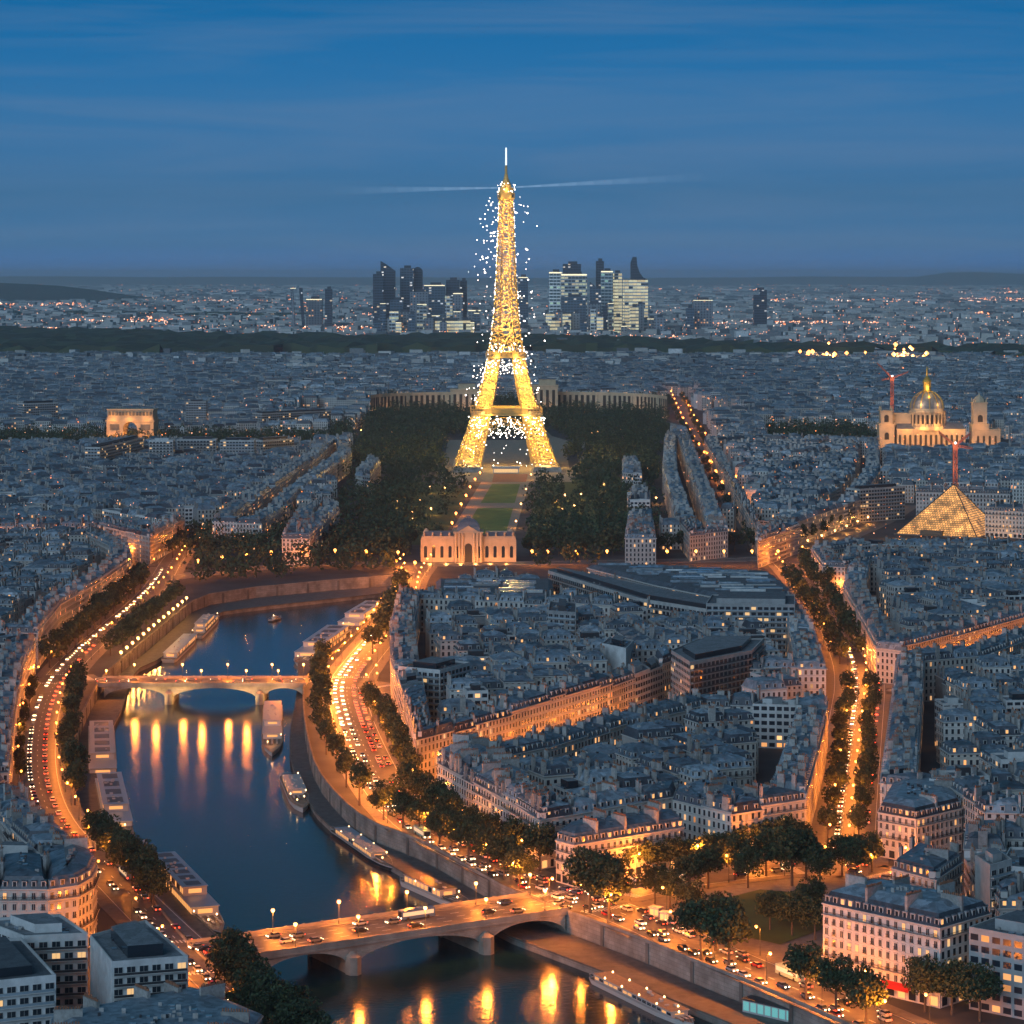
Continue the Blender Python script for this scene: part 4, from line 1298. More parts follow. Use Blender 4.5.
def crown_mesh(seed, n_cl, per, size, wide=.36, low=.3):
    """a crown for a tree one unit of ten metres tall; scaled when placed"""
    r = random.Random(seed); mb = MB()
    Ht = 10.0; cz = Ht * (1 + low) / 2; rz_ = Ht * (1 - low) / 2; rr = Ht * wide
    for k in range(n_cl):
        th = r.uniform(0, 2 * math.pi); ph = math.acos(r.uniform(-.75, 1)); q = r.uniform(.45, .82)
        c = (math.cos(th) * math.sin(ph) * rr * q, math.sin(th) * math.sin(ph) * rr * q, cz + math.cos(ph) * rz_ * q)
        k_ = r.uniform(.28, .46)
        leaf_quads(mb, c, (rr * k_, rr * k_, rz_ * k_), per, size, r)
    leaf_quads(mb, (0, 0, cz), (rr * .7, rr * .7, rz_ * .75), per * 2, size * 1.3, r)
    return mb.data('crown', [M_LEAF1, M_LEAF2])
def trunk_mesh(seed, low=.3):
    r = random.Random(seed); mb = MB(); Ht = 10.0
    def limb(a, b, wa, wb):
        a = Vector(a); b = Vector(b); d = (b - a).normalized(); u = d.cross(Vector((.3, 1, .2))).normalized(); v = d.cross(u)
        for k in range(6):
            t0, t1 = math.pi * k / 3, math.pi * (k + 1) / 3
            e = lambda t, w: u * math.cos(t) * w + v * math.sin(t) * w
            mb.face([tuple(a + e(t0, wa)), tuple(a + e(t1, wa)), tuple(b + e(t1, wb)), tuple(b + e(t0, wb))], 0)
    z = Ht * low * 1.1
    limb((0, 0, -.2), (0, 0, z), .26, .19); limb((0, 0, z), (.1, .05, Ht * .75), .19, .06)
    for k in range(6):
        t = k * 1.05 + r.uniform(-.3, .3); q = Ht * r.uniform(.2, .3); zz = z + r.uniform(-.2, 1.6)
        limb((0, 0, zz), (math.cos(t) * q, math.sin(t) * q, zz + r.uniform(1.4, 2.6)), .1, .03)
    return mb.data('trunk', [M_BARK])
CROWN = {'near': [crown_mesh(k, 26, 85, .56, .38 + .02 * k, .27) for k in range(3)],
         'mid': [crown_mesh(10 + k, 14, 34, .95, .40 + .02 * k, .2) for k in range(3)],
         'slim': [crown_mesh(20 + k, 18, 60, .6, .30, .24) for k in range(2)]}
TRUNK = [trunk_mesh(k) for k in range(3)]
TREES = []
def tree_at(x, y, h, label, group=None, kind=None, z=0.0, r=random.Random(3)):
    d = kind or ('near' if y < 1120 else 'mid')
    e = empty('plane_tree', (x, y, z), label, 'tree', group, r.uniform(0, 6.28))
    s = h / 10.0
    for nm, me in (('trunk', r.choice(TRUNK)), ('crown', r.choice(CROWN[d]))):
        o = link(nm, me, e); o.scale = (s, s, s)
    TREES.append(e)
def tree_row(pl, n, h, phrase, kind=None, jit=1.2, start='nearest'):
    line = PP(pl); tot = sum(math.hypot(b[0] - a[0], b[1] - a[1]) for a, b in zip(line, line[1:]))
    r = random.Random(n * 31 + int(h))
    pts = resample(line, tot / max(1, n - 1) * .999)[:n]
    for k, (x, y, ux, uy) in enumerate(pts):
        tree_at(x + r.uniform(-jit, jit), y + r.uniform(-jit, jit), h * r.uniform(.88, 1.12), f"{ordw(k + 1)} tree of the row {phrase}", 'trees ' + phrase, kind)
tree_row([(357, 806), (345, 788), (331, 764), (323, 735), (319, 700), (324, 676)], 10, 17, 'on the wall top left of the red tail lights', 'slim')
tree_row([(410, 788), (398, 765), (385, 738), (370, 712)], 8, 16, 'between the red tail lights and the houses', 'slim')
tree_row([(522, 889), (495, 876), (470, 861), (440, 845), (410, 831), (386, 820)], 9, 15, 'along the wall by the lower bridge')
tree_row([(538, 872), (512, 862), (475, 846), (440, 826), (410, 803)], 8, 15, 'in front of the quay corner houses')
for x, y, h, lb in ((590, 913, 21, 'great round tree standing alone at the bridge head'), (609, 919, 20, 'second trunk of the great round tree clump at the bridge head'),
                    (701, 960, 19, 'tall plane tree on the wall, its trunk against the orange road'), (729, 970, 20, 'tall plane tree on the wall, nearer its twin by the park'), (716, 951, 17, 'plane tree tucked behind two tall plane trees by the park'),
                    (806, 1000, 16, 'plane tree in front of the big corner block, nearest the park lamp'), (836, 1014, 16, 'plane tree below the window rows of the big corner block'), (866, 1027, 16, 'plane tree before the red awning'),
                    (925, 1012, 15, 'plane tree in front of the narrow side of the corner block'), (952, 1015, 15, 'plane tree between corner block and office block'), (980, 1022, 15, 'plane tree below the office block'),
                    (655, 904, 13, 'small round tree at the bend of the square road'), (690, 895, 14, 'dark park tree beside the orange square road'), (708, 889, 15, 'dark park tree behind the square road bend'),
                    (735, 880, 15, 'dark park tree north of the lawn'), (748, 888, 14, 'dark park tree on the lawn edge'), (766, 876, 16, 'broad dark park tree near the avenue foot'), (792, 886, 20, 'tallest dark park tree near the avenue foot'),
                    (806, 880, 16, 'park tree beside the tallest dark one'), (820, 888, 14, 'park tree by the lawn corner'), (842, 876, 14, 'dark tree at the avenue foot below its centre line'), (858, 880, 15, 'dark tree at the avenue foot beside the corner house'),
                    (872, 872, 13, 'tree squeezed between avenue foot and curved pink house'), (770, 930, 12, 'park bush-like tree south of the lawn'), (792, 936, 13, 'park tree behind the riverside road lamp'), (815, 940, 13, 'park tree beside the big corner block'),
                    (812, 915, 12, 'low park tree at the corner block wall'), (690, 918, 12, 'small tree by the white kiosks of the square'), (670, 908, 12, 'small tree beside the bend kiosks'), (600, 884, 9, 'small tree in front of the pink mansarded corner house')):
    tree_at(*P(x, y), h, lb, 'trees of the square and park', 'near')
tree_row([(620, 877), (728, 867)], 10, 11, 'before the low pink corner house')
tree_row([(740, 860), (804, 852)], 5, 12, 'before the pink house on the square')
tree_row([(827, 842), (838, 775), (849, 704)], 10, 15, 'on the river side of the lit avenue', 'slim')
tree_row([(858, 842), (866, 775), (873, 704)], 10, 15, 'on the east side of the lit avenue', 'slim')
tree_row([(866, 662), (845, 629), (823, 597), (803, 571)], 13, 17, 'right of the upper avenue')
tree_row([(839, 664), (827, 641), (809, 613), (791, 587)], 11, 15, 'left of the upper avenue')
tree_row([(77, 806), (69, 770), (70, 732), (78, 696)], 9, 17, 'beside the west road and its white headlights', 'slim')
tree_row([(156, 910), (128, 880), (100, 850)], 9, 15, 'above the big restaurant boat')
tree_row([(318, 1070), (290, 1044), (258, 1012), (228, 984)], 7, 15, 'at the near end of the west bank')
tree_row([(290, 1062), (255, 1030), (232, 1005)], 4, 14, 'at the kerb behind the near bank trees')
tree_row([(112, 656), (148, 627), (178, 603)], 9, 15, 'between the lamp row and the upper west road')
tree_row([(122, 648), (152, 620)], 5, 15, 'on the road side of the lamp row trees')
tree_row([(50, 668), (82, 641), (113, 613), (140, 590)], 15, 17, 'under the lit houses of the upper west road')
tree_row([(172, 558), (240, 552), (320, 551), (400, 556)], 18, 15, 'behind the far quay road')
tree_row([(180, 548), (300, 543), (410, 548)], 12, 15, 'in second line behind the far quay road')
tree_row([(20, 785), (20, 735), (30, 697)], 8, 10, 'at the house fronts of the lower west road', 'slim')
tree_row([(530, 556), (790, 551)], 20, 17, 'along the lamp-lit boulevard')
tree_row([(372, 654), (386, 632), (399, 606), (404, 590)], 8, 16, 'beside the white glass-roofed boats')
tree_row([(792, 549), (845, 527), (892, 507)], 14, 17, 'along the road to the glass pyramid')
tree_row([(669, 402), (688, 440), (708, 474), (735, 518), (758, 552)], 20, 13, 'on the park side of the dark far avenue', 'mid')
tree_row([(683, 400), (700, 438), (722, 474), (750, 514), (776, 548)], 20, 13, 'on the outer side of the dark far avenue', 'mid')
# park masses: the nearer crowns are trees of their own, the rest one wood
LAWN = PP([(440, 536), (512, 536), (533, 474), (486, 474)])
r4 = random.Random(9)
wood = MB()
HOLES = [inset(LAWN, -8), PP([(436, 600), (530, 600), (526, 530), (440, 530)])] + [inset(ccw(d['poly']), -6) for d in SPECS if 1700 < d['c'][1] < 3300 and abs(px_of(*d['c'])[0] - 500) < 200]
FEET = PP([(440, 482), (570, 482), (566, 438), (446, 438)])
PATHS = [PP([(545, 430), (560, 441), (580, 447), (605, 444)]), PP([(568, 476), (574, 468), (582, 458), (600, 453)])]
def park_scatter(poly, step, keep_out, z=(11, 17), near_budget=0, prob=1.0):
    xs = [q[0] for q in poly]; ys = [q[1] for q in poly]; cand = []
    y = min(ys)
    while y < max(ys):
        x = min(xs)
        while x < max(xs):
            cand.append((x + r4.uniform(-.45, .45) * step, y + r4.uniform(-.45, .45) * step)); x += step
        y += step
    ok = inside(cand, poly)
    for k in keep_out: ok &= ~k(np.array(cand))
    return [c for c, o in zip(cand, ok) if o and r4.random() < prob]
ko = [lambda q, g=g: inside(q, g) for g in HOLES + [FEET]] + [lambda q, l=l: near_line(q, l, w + 4) for l, w in RD.values()] + [lambda q, l=l: near_line(q, l, 7) for l in PATHS]
ko.append(lambda q: inside(q, inset(CHANNEL, -20)))
palz = PP([(408, 606), (530, 606), (530, 540), (408, 540)]); ko.append(lambda q: inside(q, palz))
spots = []
CHAMP_OPEN = PP([(395, 536), (600, 536), (600, 478), (420, 478)])
for pg, st in ((PARK[0], 14.5), (PARK[1], 13.0), (PARK[2], 13.0)):
    spots += park_scatter(pg, st, ko)
spots += park_scatter(PARK[6], 14, ko)
keep = []
for x, y in spots:
    if inside([(x, y)], CHAMP_OPEN)[0] and r4.random() < .62: continue
    keep.append((x, y))
keep.sort(key=lambda q: q[1])
n_free = max(0, 292 - len(TREES))
for k, (x, y) in enumerate(keep):
    sx, sy = px_of(x, y)
    if not -20 < sx < 1044: continue
    h = r4.choice((9, 12, 14, 16, 18, 21)) * r4.uniform(.85, 1.15)
    if k < n_free:
        tree_at(x, y, h, 'dark leafy park tree in the wooded ground round the lit tower', 'park trees round the lit tower', 'mid')
    else:
        leaf_quads(wood, (x, y, h * .58), (h * .46, h * .46, h * .42), 46, 2.6, r4)
        leaf_quads(wood, (x + r4.uniform(-3, 3), y, h * .85), (h * .25, h * .25, h * .18), 12, 2.2, r4)
tag(wood.build('park_woodland', [M_LEAF1, M_LEAF2]), kind='stuff', label='dark massed park trees round the tower and behind the palace', cat='woodland')
# the wide wood across the plain
def far_wood(pl, hgt, step, name, label):
    p = PP(pl); xs = [q[0] for q in p]; ys = [q[1] for q in p]; mb = MB(); r = random.Random(2)
    nx = int((max(xs) - min(xs)) / step); ny = max(3, int((max(ys) - min(ys)) / (step * 2.2)))
    G = {}
    for j in range(ny + 1):
        for i in range(nx + 1):
            x = min(xs) + (max(xs) - min(xs)) * i / nx + r.uniform(-.3, .3) * step; y = min(ys) + (max(ys) - min(ys)) * j / ny
            G[i, j] = (x, y, r.uniform(.55, 1.15) * hgt)
    for j in range(ny):
        for i in range(nx):
            q = [G[i, j], G[i + 1, j], G[i + 1, j + 1], G[i, j + 1]]
            c = (sum(v[0] for v in q) / 4, sum(v[1] for v in q) / 4)
            if inside([c], p)[0]:
                m = r.choice((0, 0, 1))
                mb.face(q, m)
                if j == 0 or not inside([(c[0], c[1] - (max(ys) - min(ys)) / ny)], p)[0]:
                    mb.face([(q[0][0], q[0][1], 0), (q[1][0], q[1][1], 0), q[1], q[0]], m)
    return tag(mb.build(name, [M_LEAF1, M_LEAF2]), kind='stuff', label=label, cat='woodland')
far_wood([(-60, 359), (140, 358), (270, 357), (480, 355), (520, 355), (700, 359), (860, 359), (1090, 368), (1090, 357), (900, 354.5), (760, 353), (620, 346), (500, 343), (340, 342.5), (200, 341), (100, 337), (-60, 334.5)], 30, 34, 'far_wood', 'long dark wood crossing the whole plain behind the tower')
far_wood([(-60, 317.4), (60, 317), (150, 320), (300, 319), (300, 317), (120, 315), (-60, 316)], 24, 90, 'far_wood', 'thin dark strip of wood beyond the plain towards the hill')
far_wood([(-200, 303), (140, 303), (120, 300.5), (-200, 300)], 24, 120, 'far_wood', 'dark wood at the foot of the far hill')

# ================================================================== lamps
M_BULB = mat('sodium_lamp_glass', (1, .8, .5), 0.4, emit=(1.0, 0.30, 0.05), estr=6.0)
M_BULBW = mat('white_lamp_glass', (1, .9, .8), 0.4, emit=(1.0, 0.44, 0.13), estr=5.0)
M_POLE = mat('lamp_post_paint', (0.05, 0.06, 0.055), 0.5)
def lamp_proto(name, h, bulb, arm, rad):
    e = bpy.data.objects.new(name, None); COL.objects.link(e)
    m = MB(); m.lathe([(.16, 0), (.16, .9), (.08, 1.1), (.06, h)], 0, 6)
    if arm: m.bar((0, 0, h), (arm, 0, h + .35), .12, 0)
    m.build('lamp_post', [M_POLE], e)
    m = MB(); x = arm or 0
    z = h + (.2 if arm else .1)
    m.lathe([(rad * .35, z), (rad, z + rad * .6), (rad, z + rad * 1.3), (rad * .4, z + rad * 2)], 0, 8, x, 0)
    m.build('lantern', [bulb], e)
    m = MB(); m.lathe([(rad * 1.05, z + rad * 2.02), (rad * .3, z + rad * 2.6)], 0, 8, x, 0)
    m.build('lamp_cap', [M_POLE], e)
    return e, x, z
LAMP_W = 15000.0
def lamp_light(e, x, z, w, col, rad=.35):
    ld = bpy.data.lights.new('lamp_light', 'POINT'); ld.energy = w; ld.color = col; ld.shadow_soft_size = rad
    o = bpy.data.objects.new('lamp_light', ld); o.location = (x, 0, z); o.parent = e; COL.objects.link(o)
    return o
ORANGE = (1.0, 0.25, 0.025)
STREET = {}
for _k, _w in (('dim', .18), ('mid', .42), ('strong', 1.5)):
    street_l, lx, lz = lamp_proto('street_lamp', 8.0, M_BULB, 1.3, .42)
    lamp_light(street_l, lx, lz - .3, LAMP_W * _w, ORANGE); STREET[_k] = street_l
bridge_l, bx, bz = lamp_proto('bridge_lamp', 6.0, M_BULBW, 0, .55)
lamp_light(bridge_l, bx + .35, bz - .5, LAMP_W * .8, ORANGE, 1.1)
park_l, kx, kz = lamp_proto('park_lamp', 4.5, M_BULBW, 0, .8)
lamp_light(park_l, kx + .35, kz - .4, LAMP_W * .22, (1.0, 0.40, 0.08))
far_l, fx, fz = lamp_proto('boulevard_lamp', 9.0, M_BULB, 0, .95)
lamp_light(far_l, fx + .4, fz - .6, LAMP_W * .5, ORANGE, .5)
for e in (*STREET.values(), bridge_l, park_l, far_l): remember(e)
USED = set(); N_LAMP = 0
def lamp(proto, x, y, z, label, group, rz=0.0):
    global N_LAMP
    if proto.name in USED: e = copy_tree(proto)
    else: e = proto; USED.add(proto.name)
    e.location = (x, y, z); e.rotation_euler = (0, 0, rz)
    tag(e, label, 'street lamp', group); N_LAMP += 1
    return e
LSP = {'quay_road': (27, 'along the right bank quay road', 2), 'square_road': (22, 'along the square road', 2), 'avenue': (24, 'along the tree-lined avenue', 2), 'west_road': (27, 'along the west bank road', 2),
       'diagonal_street': (19, 'in the diagonal street', 1), 'wedge_street': (24, 'in the street below the wedge block', 1), 'west_street': (26, 'in the west side street', 1), 'bridge_street_east': (20, 'east of the far bridge', 2), 'bridge_street': (22, 'west of the far bridge', 2), 'lower_bridge_street': (18, 'by the restaurant boat', 2)}
for nm, (sp, ph, sides) in LSP.items():
    line, hw = RD[nm]; cnt = [0, 0]
    for k, (x, y, ux, uy) in enumerate(resample(line, sp)):
        sx, sy = px_of(x, y)
        if not (-30 < sx < 1054 and sy < 1060): continue
        for s in ((1, -1) if sides == 2 else (1,)):
            off_ = 4.6 if nm == 'avenue' and 840 < y < 1330 else hw + .9
            X, Y = x - uy * s * off_, y + ux * s * off_
            if nm == 'west_road' and s > 0 and k % 2: continue
            if inside([(X, Y)], inset(CHANNEL, -.6))[0]:
                X, Y = x - uy * s * (hw - 4.5), y + ux * s * (hw - 4.5)
            if inside([(X, Y)], inset(CHANNEL, -.3))[0] or on_other_road(X, Y, nm, 0): continue
            cnt[0 if s > 0 else 1] += 1
            house = (s < 0) == (nm != 'west_road')
            pw = {'quay_road': 'mid' if house else 'strong', 'square_road': 'mid' if house else 'strong', 'avenue': 'mid', 'west_road': 'dim' if house else 'mid', 'lower_bridge_street': 'strong', 'diagonal_street': 'mid'}.get(nm, 'mid')
            lamp(STREET[pw], X, Y, .14, f"{ordw(cnt[0 if s > 0 else 1])} orange lamp from near end, {'river' if (s > 0) == (nm != 'west_road') else 'house'} side, {ph}", 'street lamps ' + ph, math.atan2(uy, ux) + (-1 if s > 0 else 1) * math.pi / 2)
for k, (px_, py_) in enumerate([(295, 948), (358, 940), (425, 931), (486, 922), (545, 913)]):
    x, y = P(px_, py_, BZ + .2); lamp(bridge_l, x, y + 1.2, BZ + .16, f"{ordw(k + 1)} lamp from the trees on the near side of the big bridge", 'near side lamps of the big bridge')
for k, (px_, py_) in enumerate([(273, 932), (339, 923), (407, 913), (476, 904), (530, 895)]):
    x, y = P(px_, py_, BZ + .2); lamp(bridge_l, x, y - .6, BZ + .16, f"{ordw(k + 1)} lamp from the trees on the far side of the big bridge", 'far side lamps of the big bridge')
for k, px_ in enumerate((128, 177, 223, 268, 300)):
    q = on_bridge(UB, A2, UB[1] * along(A2, C2, px_), 21); lamp(bridge_l, q[0], q[1], BZ + .16, f"{ordw(k + 1)} lamp from the west along the farther bridge", 'lamps of the farther bridge')
    q = on_bridge(UB, A2, UB[1] * along(A2, C2, px_ - 22), 1); lamp(bridge_l, q[0], q[1], BZ + .16, f"{ordw(k + 1)} near side lamp from the west along the farther bridge", 'lamps of the farther bridge')
for k, (x, y, ux, uy) in enumerate(resample(PP([(121, 663), (190, 604)]), 17.5)):
    lamp(park_l, x, y, .1, f"{ordw(k + 1)} bright lamp of the straight row on the embankment wall", 'embankment lamp row')
for k, (px_, py_) in enumerate([(198, 570), (222, 566), (246, 563), (271, 561), (302, 560), (335, 559), (366, 560), (398, 561), (415, 572)]):
    lamp(far_l, *P(px_, py_ + 6), .1, f"{ordw(k + 1)} big orange lamp from the left on the far quay road", 'far quay road lamps')
for k, px_ in enumerate((532, 548, 575, 607, 638, 667, 696, 724, 752, 778)):
    lamp(far_l, *P(px_, 566), .1, f"{ordw(k + 1)} big orange lamp from the left on the boulevard", 'boulevard lamps')
for k, (x, y, ux, uy) in enumerate(resample(RD['far_avenue'][0], 68)):
    lamp(far_l, x + (8 if k % 2 else -8), y, .1, f"{ordw(k + 1)} lamp from the near end of the dark far avenue", 'far avenue lamps')
for k, (x, y, ux, uy) in enumerate(resample(PP([(792, 552), (835, 536), (882, 516), (900, 505)]), 40)):
    lamp(park_l, x, y - 9, .1, f"{ordw(k + 1)} lamp from the near end of the pyramid road", 'pyramid road lamps')
for k, (px_, py_) in enumerate([(392, 437), (422, 440), (443, 438), (361, 434), (367, 428), (362, 447), (373, 506), (397, 508), (420, 507), (430, 493), (445, 493), (431, 515), (412, 519), (413, 525), (403, 531), (565, 501), (557, 507), (581, 500), (574, 512), (562, 516), (604, 484), (604, 490), (604, 510), (604, 525), (648, 474), (656, 504), (660, 526), (545, 524), (592, 437), (598, 436), (620, 434), (631, 437), (150, 430), (170, 432), (205, 430), (215, 437), (20, 430), (60, 435), (90, 434), (15, 446), (796, 436), (808, 428), (802, 440), (812, 448)]):
    lamp(park_l, *P(px_, py_), .1, f"small warm park lamp, {ordw(k + 1)} counting round the tower and outer gardens", 'park lamps')
# golden lights under the farther bridge's arches
for k, px_ in enumerate((120, 155, 185, 245, 278)):
    q = on_bridge(UB, A2, UB[1] * along(A2, C2, px_), -3.5)
    fl = bpy.data.lights.new('arch_floodlight', 'SPOT'); fl.energy = 9000; fl.color = (1.0, .55, .16); fl.spot_size = R(120); fl.spot_blend = .6
    o = bpy.data.objects.new('arch_floodlight', fl); o.location = (UB[1] * along(A2, C2, px_), -7.0, 1.0); o.rotation_euler = (R(110), 0, 0); o.parent = UB[0]; COL.objects.link(o)

# ================================================================== cars
M_TYRE = mat('tyre_rubber', (0.02, 0.02, 0.02), 0.8)
M_CARGLASS = mat('car_glass', (0.02, 0.025, 0.03), 0.08)
M_HEAD = mat('headlight', (1, 1, 1), 0.3, emit=(1.0, 0.70, 0.40), estr=9.0)
M_TAIL = mat('tail_light', (.6, .02, .01), 0.3, emit=(1.0, 0.06, 0.02), estr=9.0)
PAINTS = [('white', (0.7, 0.7, 0.68)), ('grey', (0.16, 0.165, 0.17)), ('black', (0.015, 0.015, 0.018)), ('silver', (0.42, 0.43, 0.44)), ('dark blue', (0.02, 0.04, 0.12)), ('red', (0.35, 0.02, 0.02))]
def car_proto(paint, near):
    pm = mat(paint[0].replace(' ', '_') + '_car_paint', paint[1], 0.3)
    e = bpy.data.objects.new('car', None); COL.objects.link(e)
    m = MB()
    prof = [(-2.15, .35), (-2.2, .75), (-1.9, .95), (-1.2, 1.0), (1.0, .98), (1.95, .82), (2.15, .6), (2.1, .35)]
    for s in (-1, 1):
        q = [(x, s * .88, z) for x, z in prof]
        m.face(q if s < 0 else list(reversed(q)), 0)
    for (xa, za), (xb, zb) in zip(prof, prof[1:] + prof[:1]):
        m.face([(xa, -.88, za), (xb, -.88, zb), (xb, .88, zb), (xa, .88, za)], 0)
    m.face([(-1.25, -.7, 1.46), (.35, -.7, 1.46), (.35, .7, 1.46), (-1.25, .7, 1.46)], 0)
    m.build('body', [pm], e)
    m = MB(); lo = [(-1.9, -.84), (1.05, -.84), (1.05, .84), (-1.9, .84)]; up = [(-1.25, -.69), (.35, -.69), (.35, .69), (-1.25, .69)]
    m.frustum(lo, .97, up, 1.45, 0)
    m.build('window', [M_CARGLASS], e)
    for s in (-1, 1):
        m = MB(); m.box(2.1, s * .6, .55, .82, .16, .42, 0, 0); m.build('headlight', [M_HEAD], e)
        m = MB(); m.box(-2.16, s * .62, .62, .86, .12, .4, 0, 0); m.build('tail_light', [M_TAIL], e)
    if near:
        for x in (-1.35, 1.35):
            for s in (-.8, .8):
                m = MB()
                for k in range(8):
                    t0, t1 = math.pi * k / 4, math.pi * (k + 1) / 4
                    m.face([(x + .33 * math.cos(t0), s - .1, .33 + .33 * math.sin(t0)), (x + .33 * math.cos(t1), s - .1, .33 + .33 * math.sin(t1)), (x + .33 * math.cos(t1), s + .1, .33 + .33 * math.sin(t1)), (x + .33 * math.cos(t0), s + .1, .33 + .33 * math.sin(t0))], 0)
                for w in (-.1, .1): m.face([(x + .33 * math.cos(math.pi * k / 4), s + w, .33 + .33 * math.sin(math.pi * k / 4)) for k in range(8)], 0)
                m.build('wheel', [M_TYRE], e)
    remember(e); return e
CARP = {(k, n): car_proto(p, n) for k, p in enumerate(PAINTS) for n in (True, False)}
CUSED = set(); r5 = random.Random(4); CARS = []
def lane(line, off, dirn, gap, ph, ymax, z, ymin=600):
    for (x, y, ux, uy) in resample(line, gap):
        q5 = r5.uniform(-2.2, 2.2); x += ux * q5; y += uy * q5
        if not ymin < y < ymax: continue
        sx, sy = px_of(x, y)
        if not (-10 < sx < 1034 and sy < 1040): continue
        if r5.random() < .22: continue
        CARS.append((x - uy * off, y + ux * off, math.atan2(uy, ux) + (0 if dirn > 0 else math.pi), z, ph))
q_ = RD['quay_road'][0]
lane(q_, 5.6, -1, 9, 'coming with white headlights on the right bank quay road', 1450, .05)
lane(q_, 2.4, -1, 13, 'coming with white headlights on the right bank quay road', 1350, .05)
lane(q_, -3.2, 1, 9, 'leaving with red tail lights on the right bank quay road', 1350, .05)
lane(q_, -6.2, 1, 14, 'leaving with red tail lights on the right bank quay road', 1250, .05)
w_ = RD['west_road'][0]
lane(w_, 3.2, -1, 7.5, 'coming with white headlights on the west bank road', 1800, .05)
lane(w_, -3.0, 1, 13, 'leaving with red tail lights on the west bank road', 1400, .05)
lane(RD['avenue'][0], 1.4, -1, 7, 'coming down the middle of the tree-lined avenue', 1420, .05)
lane(RD['avenue'][0], -8.8, 1, 18, 'leaving along the kerb of the tree-lined avenue', 1420, .05)
lane(RD['square_road'][0], 3, -1, 19, 'crossing the square below the pink corner house', 2000, .05)
lane(RD['square_road'][0], -3, 1, 15, 'crossing the square below the pink corner house', 2000, .05)
lbl = [on_bridge(LB, A1, t, 12) for t in (0, LB[1])]
lane(lbl, 5.5, -1, 26, 'crossing the big near bridge', 2000, BZ + .01); lane(lbl, 2, -1, 31, 'crossing the big near bridge', 2000, BZ + .01)
lane(lbl, -2, 1, 24, 'crossing the big near bridge', 2000, BZ + .01); lane(lbl, -5.5, 1, 34, 'crossing the big near bridge', 2000, BZ + .01)
ubl = [on_bridge(UB, A2, t, 11) for t in (0, UB[1])]
lane(ubl, 3, -1, 14, 'crossing the farther bridge', 2000, BZ + .01); lane(ubl, -3, 1, 13, 'crossing the farther bridge', 2000, BZ + .01)
for (x, y, ux, uy) in resample(PP([(622, 884), (700, 873)]), 5.6):
    CARS.append((x, y, math.atan2(uy, ux) + math.pi / 2, .14, 'parked in the row before the low pink corner house'))
def bus(x, y, a, z, label, col):
    e = empty('city_bus', (x, y, z), label, 'bus', rz=a)
    m = MB(); m.box(0, 0, .35, 3.0, 11.5, 2.5, 0, 0); m.box(0, 0, 3.003, 3.25, 7, 1.8, 0, 0); m.build('body', [col], e)
    for s in (-1, 1):
        m = MB(); q = [(-5.3, s * 1.262, 1.3), (5.3, s * 1.262, 1.3), (5.3, s * 1.262, 2.5), (-5.3, s * 1.262, 2.5)]; m.face(q if s < 0 else q[::-1], 0); m.build('side_window', [M_BUSW], e)
        m = MB(); m.box(5.78, s * .9, .7, 1.0, .1, .4, 0, 0); m.build('headlight', [M_HEAD], e)
        m = MB(); m.box(-5.78, s * .95, .8, 1.2, .1, .3, 0, 0); m.build('tail_light', [M_TAIL], e)
        for wx in (-3.4, 3.6):
            m = MB(); m.bar((wx, s * 1.0, .5), (wx, s * 1.27, .5), 1.0, 0, 10); m.face([(wx + .5 * math.cos(k * .63), s * 1.272, .5 + .5 * math.sin(k * .63)) for k in range(10)], 0); m.build('wheel', [M_TYRE], e)
    m = MB(); m.face([(5.76, -1.1, 1.1), (5.76, 1.1, 1.1), (5.76, 1.1, 2.7), (5.76, -1.1, 2.7)], 0); m.build('windscreen', [M_CARGLASS], e)
M_BUSW = mat('lit_bus_window', (.3, .25, .2), .3, emit=(1.0, .66, .36), estr=.8)
M_BUSG = mat('green_white_bus_paint', (.30, .42, .34), .4); M_BUSB = mat('blue_bus_paint', (.06, .12, .25), .4)
def on_road(nm, yy, off):
    best = min(resample(RD[nm][0], 2.0), key=lambda q: abs(q[1] - yy)); return best[0] - best[3] * off, best[1] + best[2] * off, math.atan2(best[3], best[2])
for nm, yy, off, flip, lb, cm in (('quay_road', 735, -5.0, 0, 'pale green city bus on the riverside road in front of the big corner block', M_BUSG), ('quay_road', 925, 4.6, 1, 'pale green city bus coming along the quay under the big plane trees', M_BUSG), ('west_road', 860, -4.2, 0, 'blue coach on the west bank road beside the rounded corner house', M_BUSB)):
    x, y, a = on_road(nm, yy, off); a += math.pi if flip else 0
    CARS = [c for c in CARS if math.hypot(c[0] - x, c[1] - y) > 9]; bus(x, y, a, .05, lb, cm)
sq = P(668, 882); CARS = [c for c in CARS if math.hypot(c[0] - sq[0], c[1] - sq[1]) > 9]; bus(sq[0], sq[1], R(12), .06, 'pale green city bus crossing the orange square', M_BUSG)
bq = on_bridge(LB, A1, LB[1] * .62, 16); CARS = [c for c in CARS if math.hypot(c[0] - bq[0], c[1] - bq[1]) > 9]; bus(bq[0], bq[1], LB[2] + math.pi, BZ + .02, 'blue coach crossing the big near bridge', M_BUSB)
CARS.sort(key=lambda c: c[1])
M_HL = MB()
for k, (x, y, a, z, ph) in enumerate(CARS[:292]):
    key = (r5.choice((0, 1, 1, 2, 2, 3, 3, 4, 5)), y < 960)
    pr = CARP[key]
    if key in CUSED: e = copy_tree(pr)
    else: e = pr; CUSED.add(key)
    e.location = (x, y, z); e.rotation_euler = (0, 0, a)
    tag(e, f"{PAINTS[key[0]][0]} car {ph}", 'car', f"{PAINTS[key[0]][0]} cars {ph}")
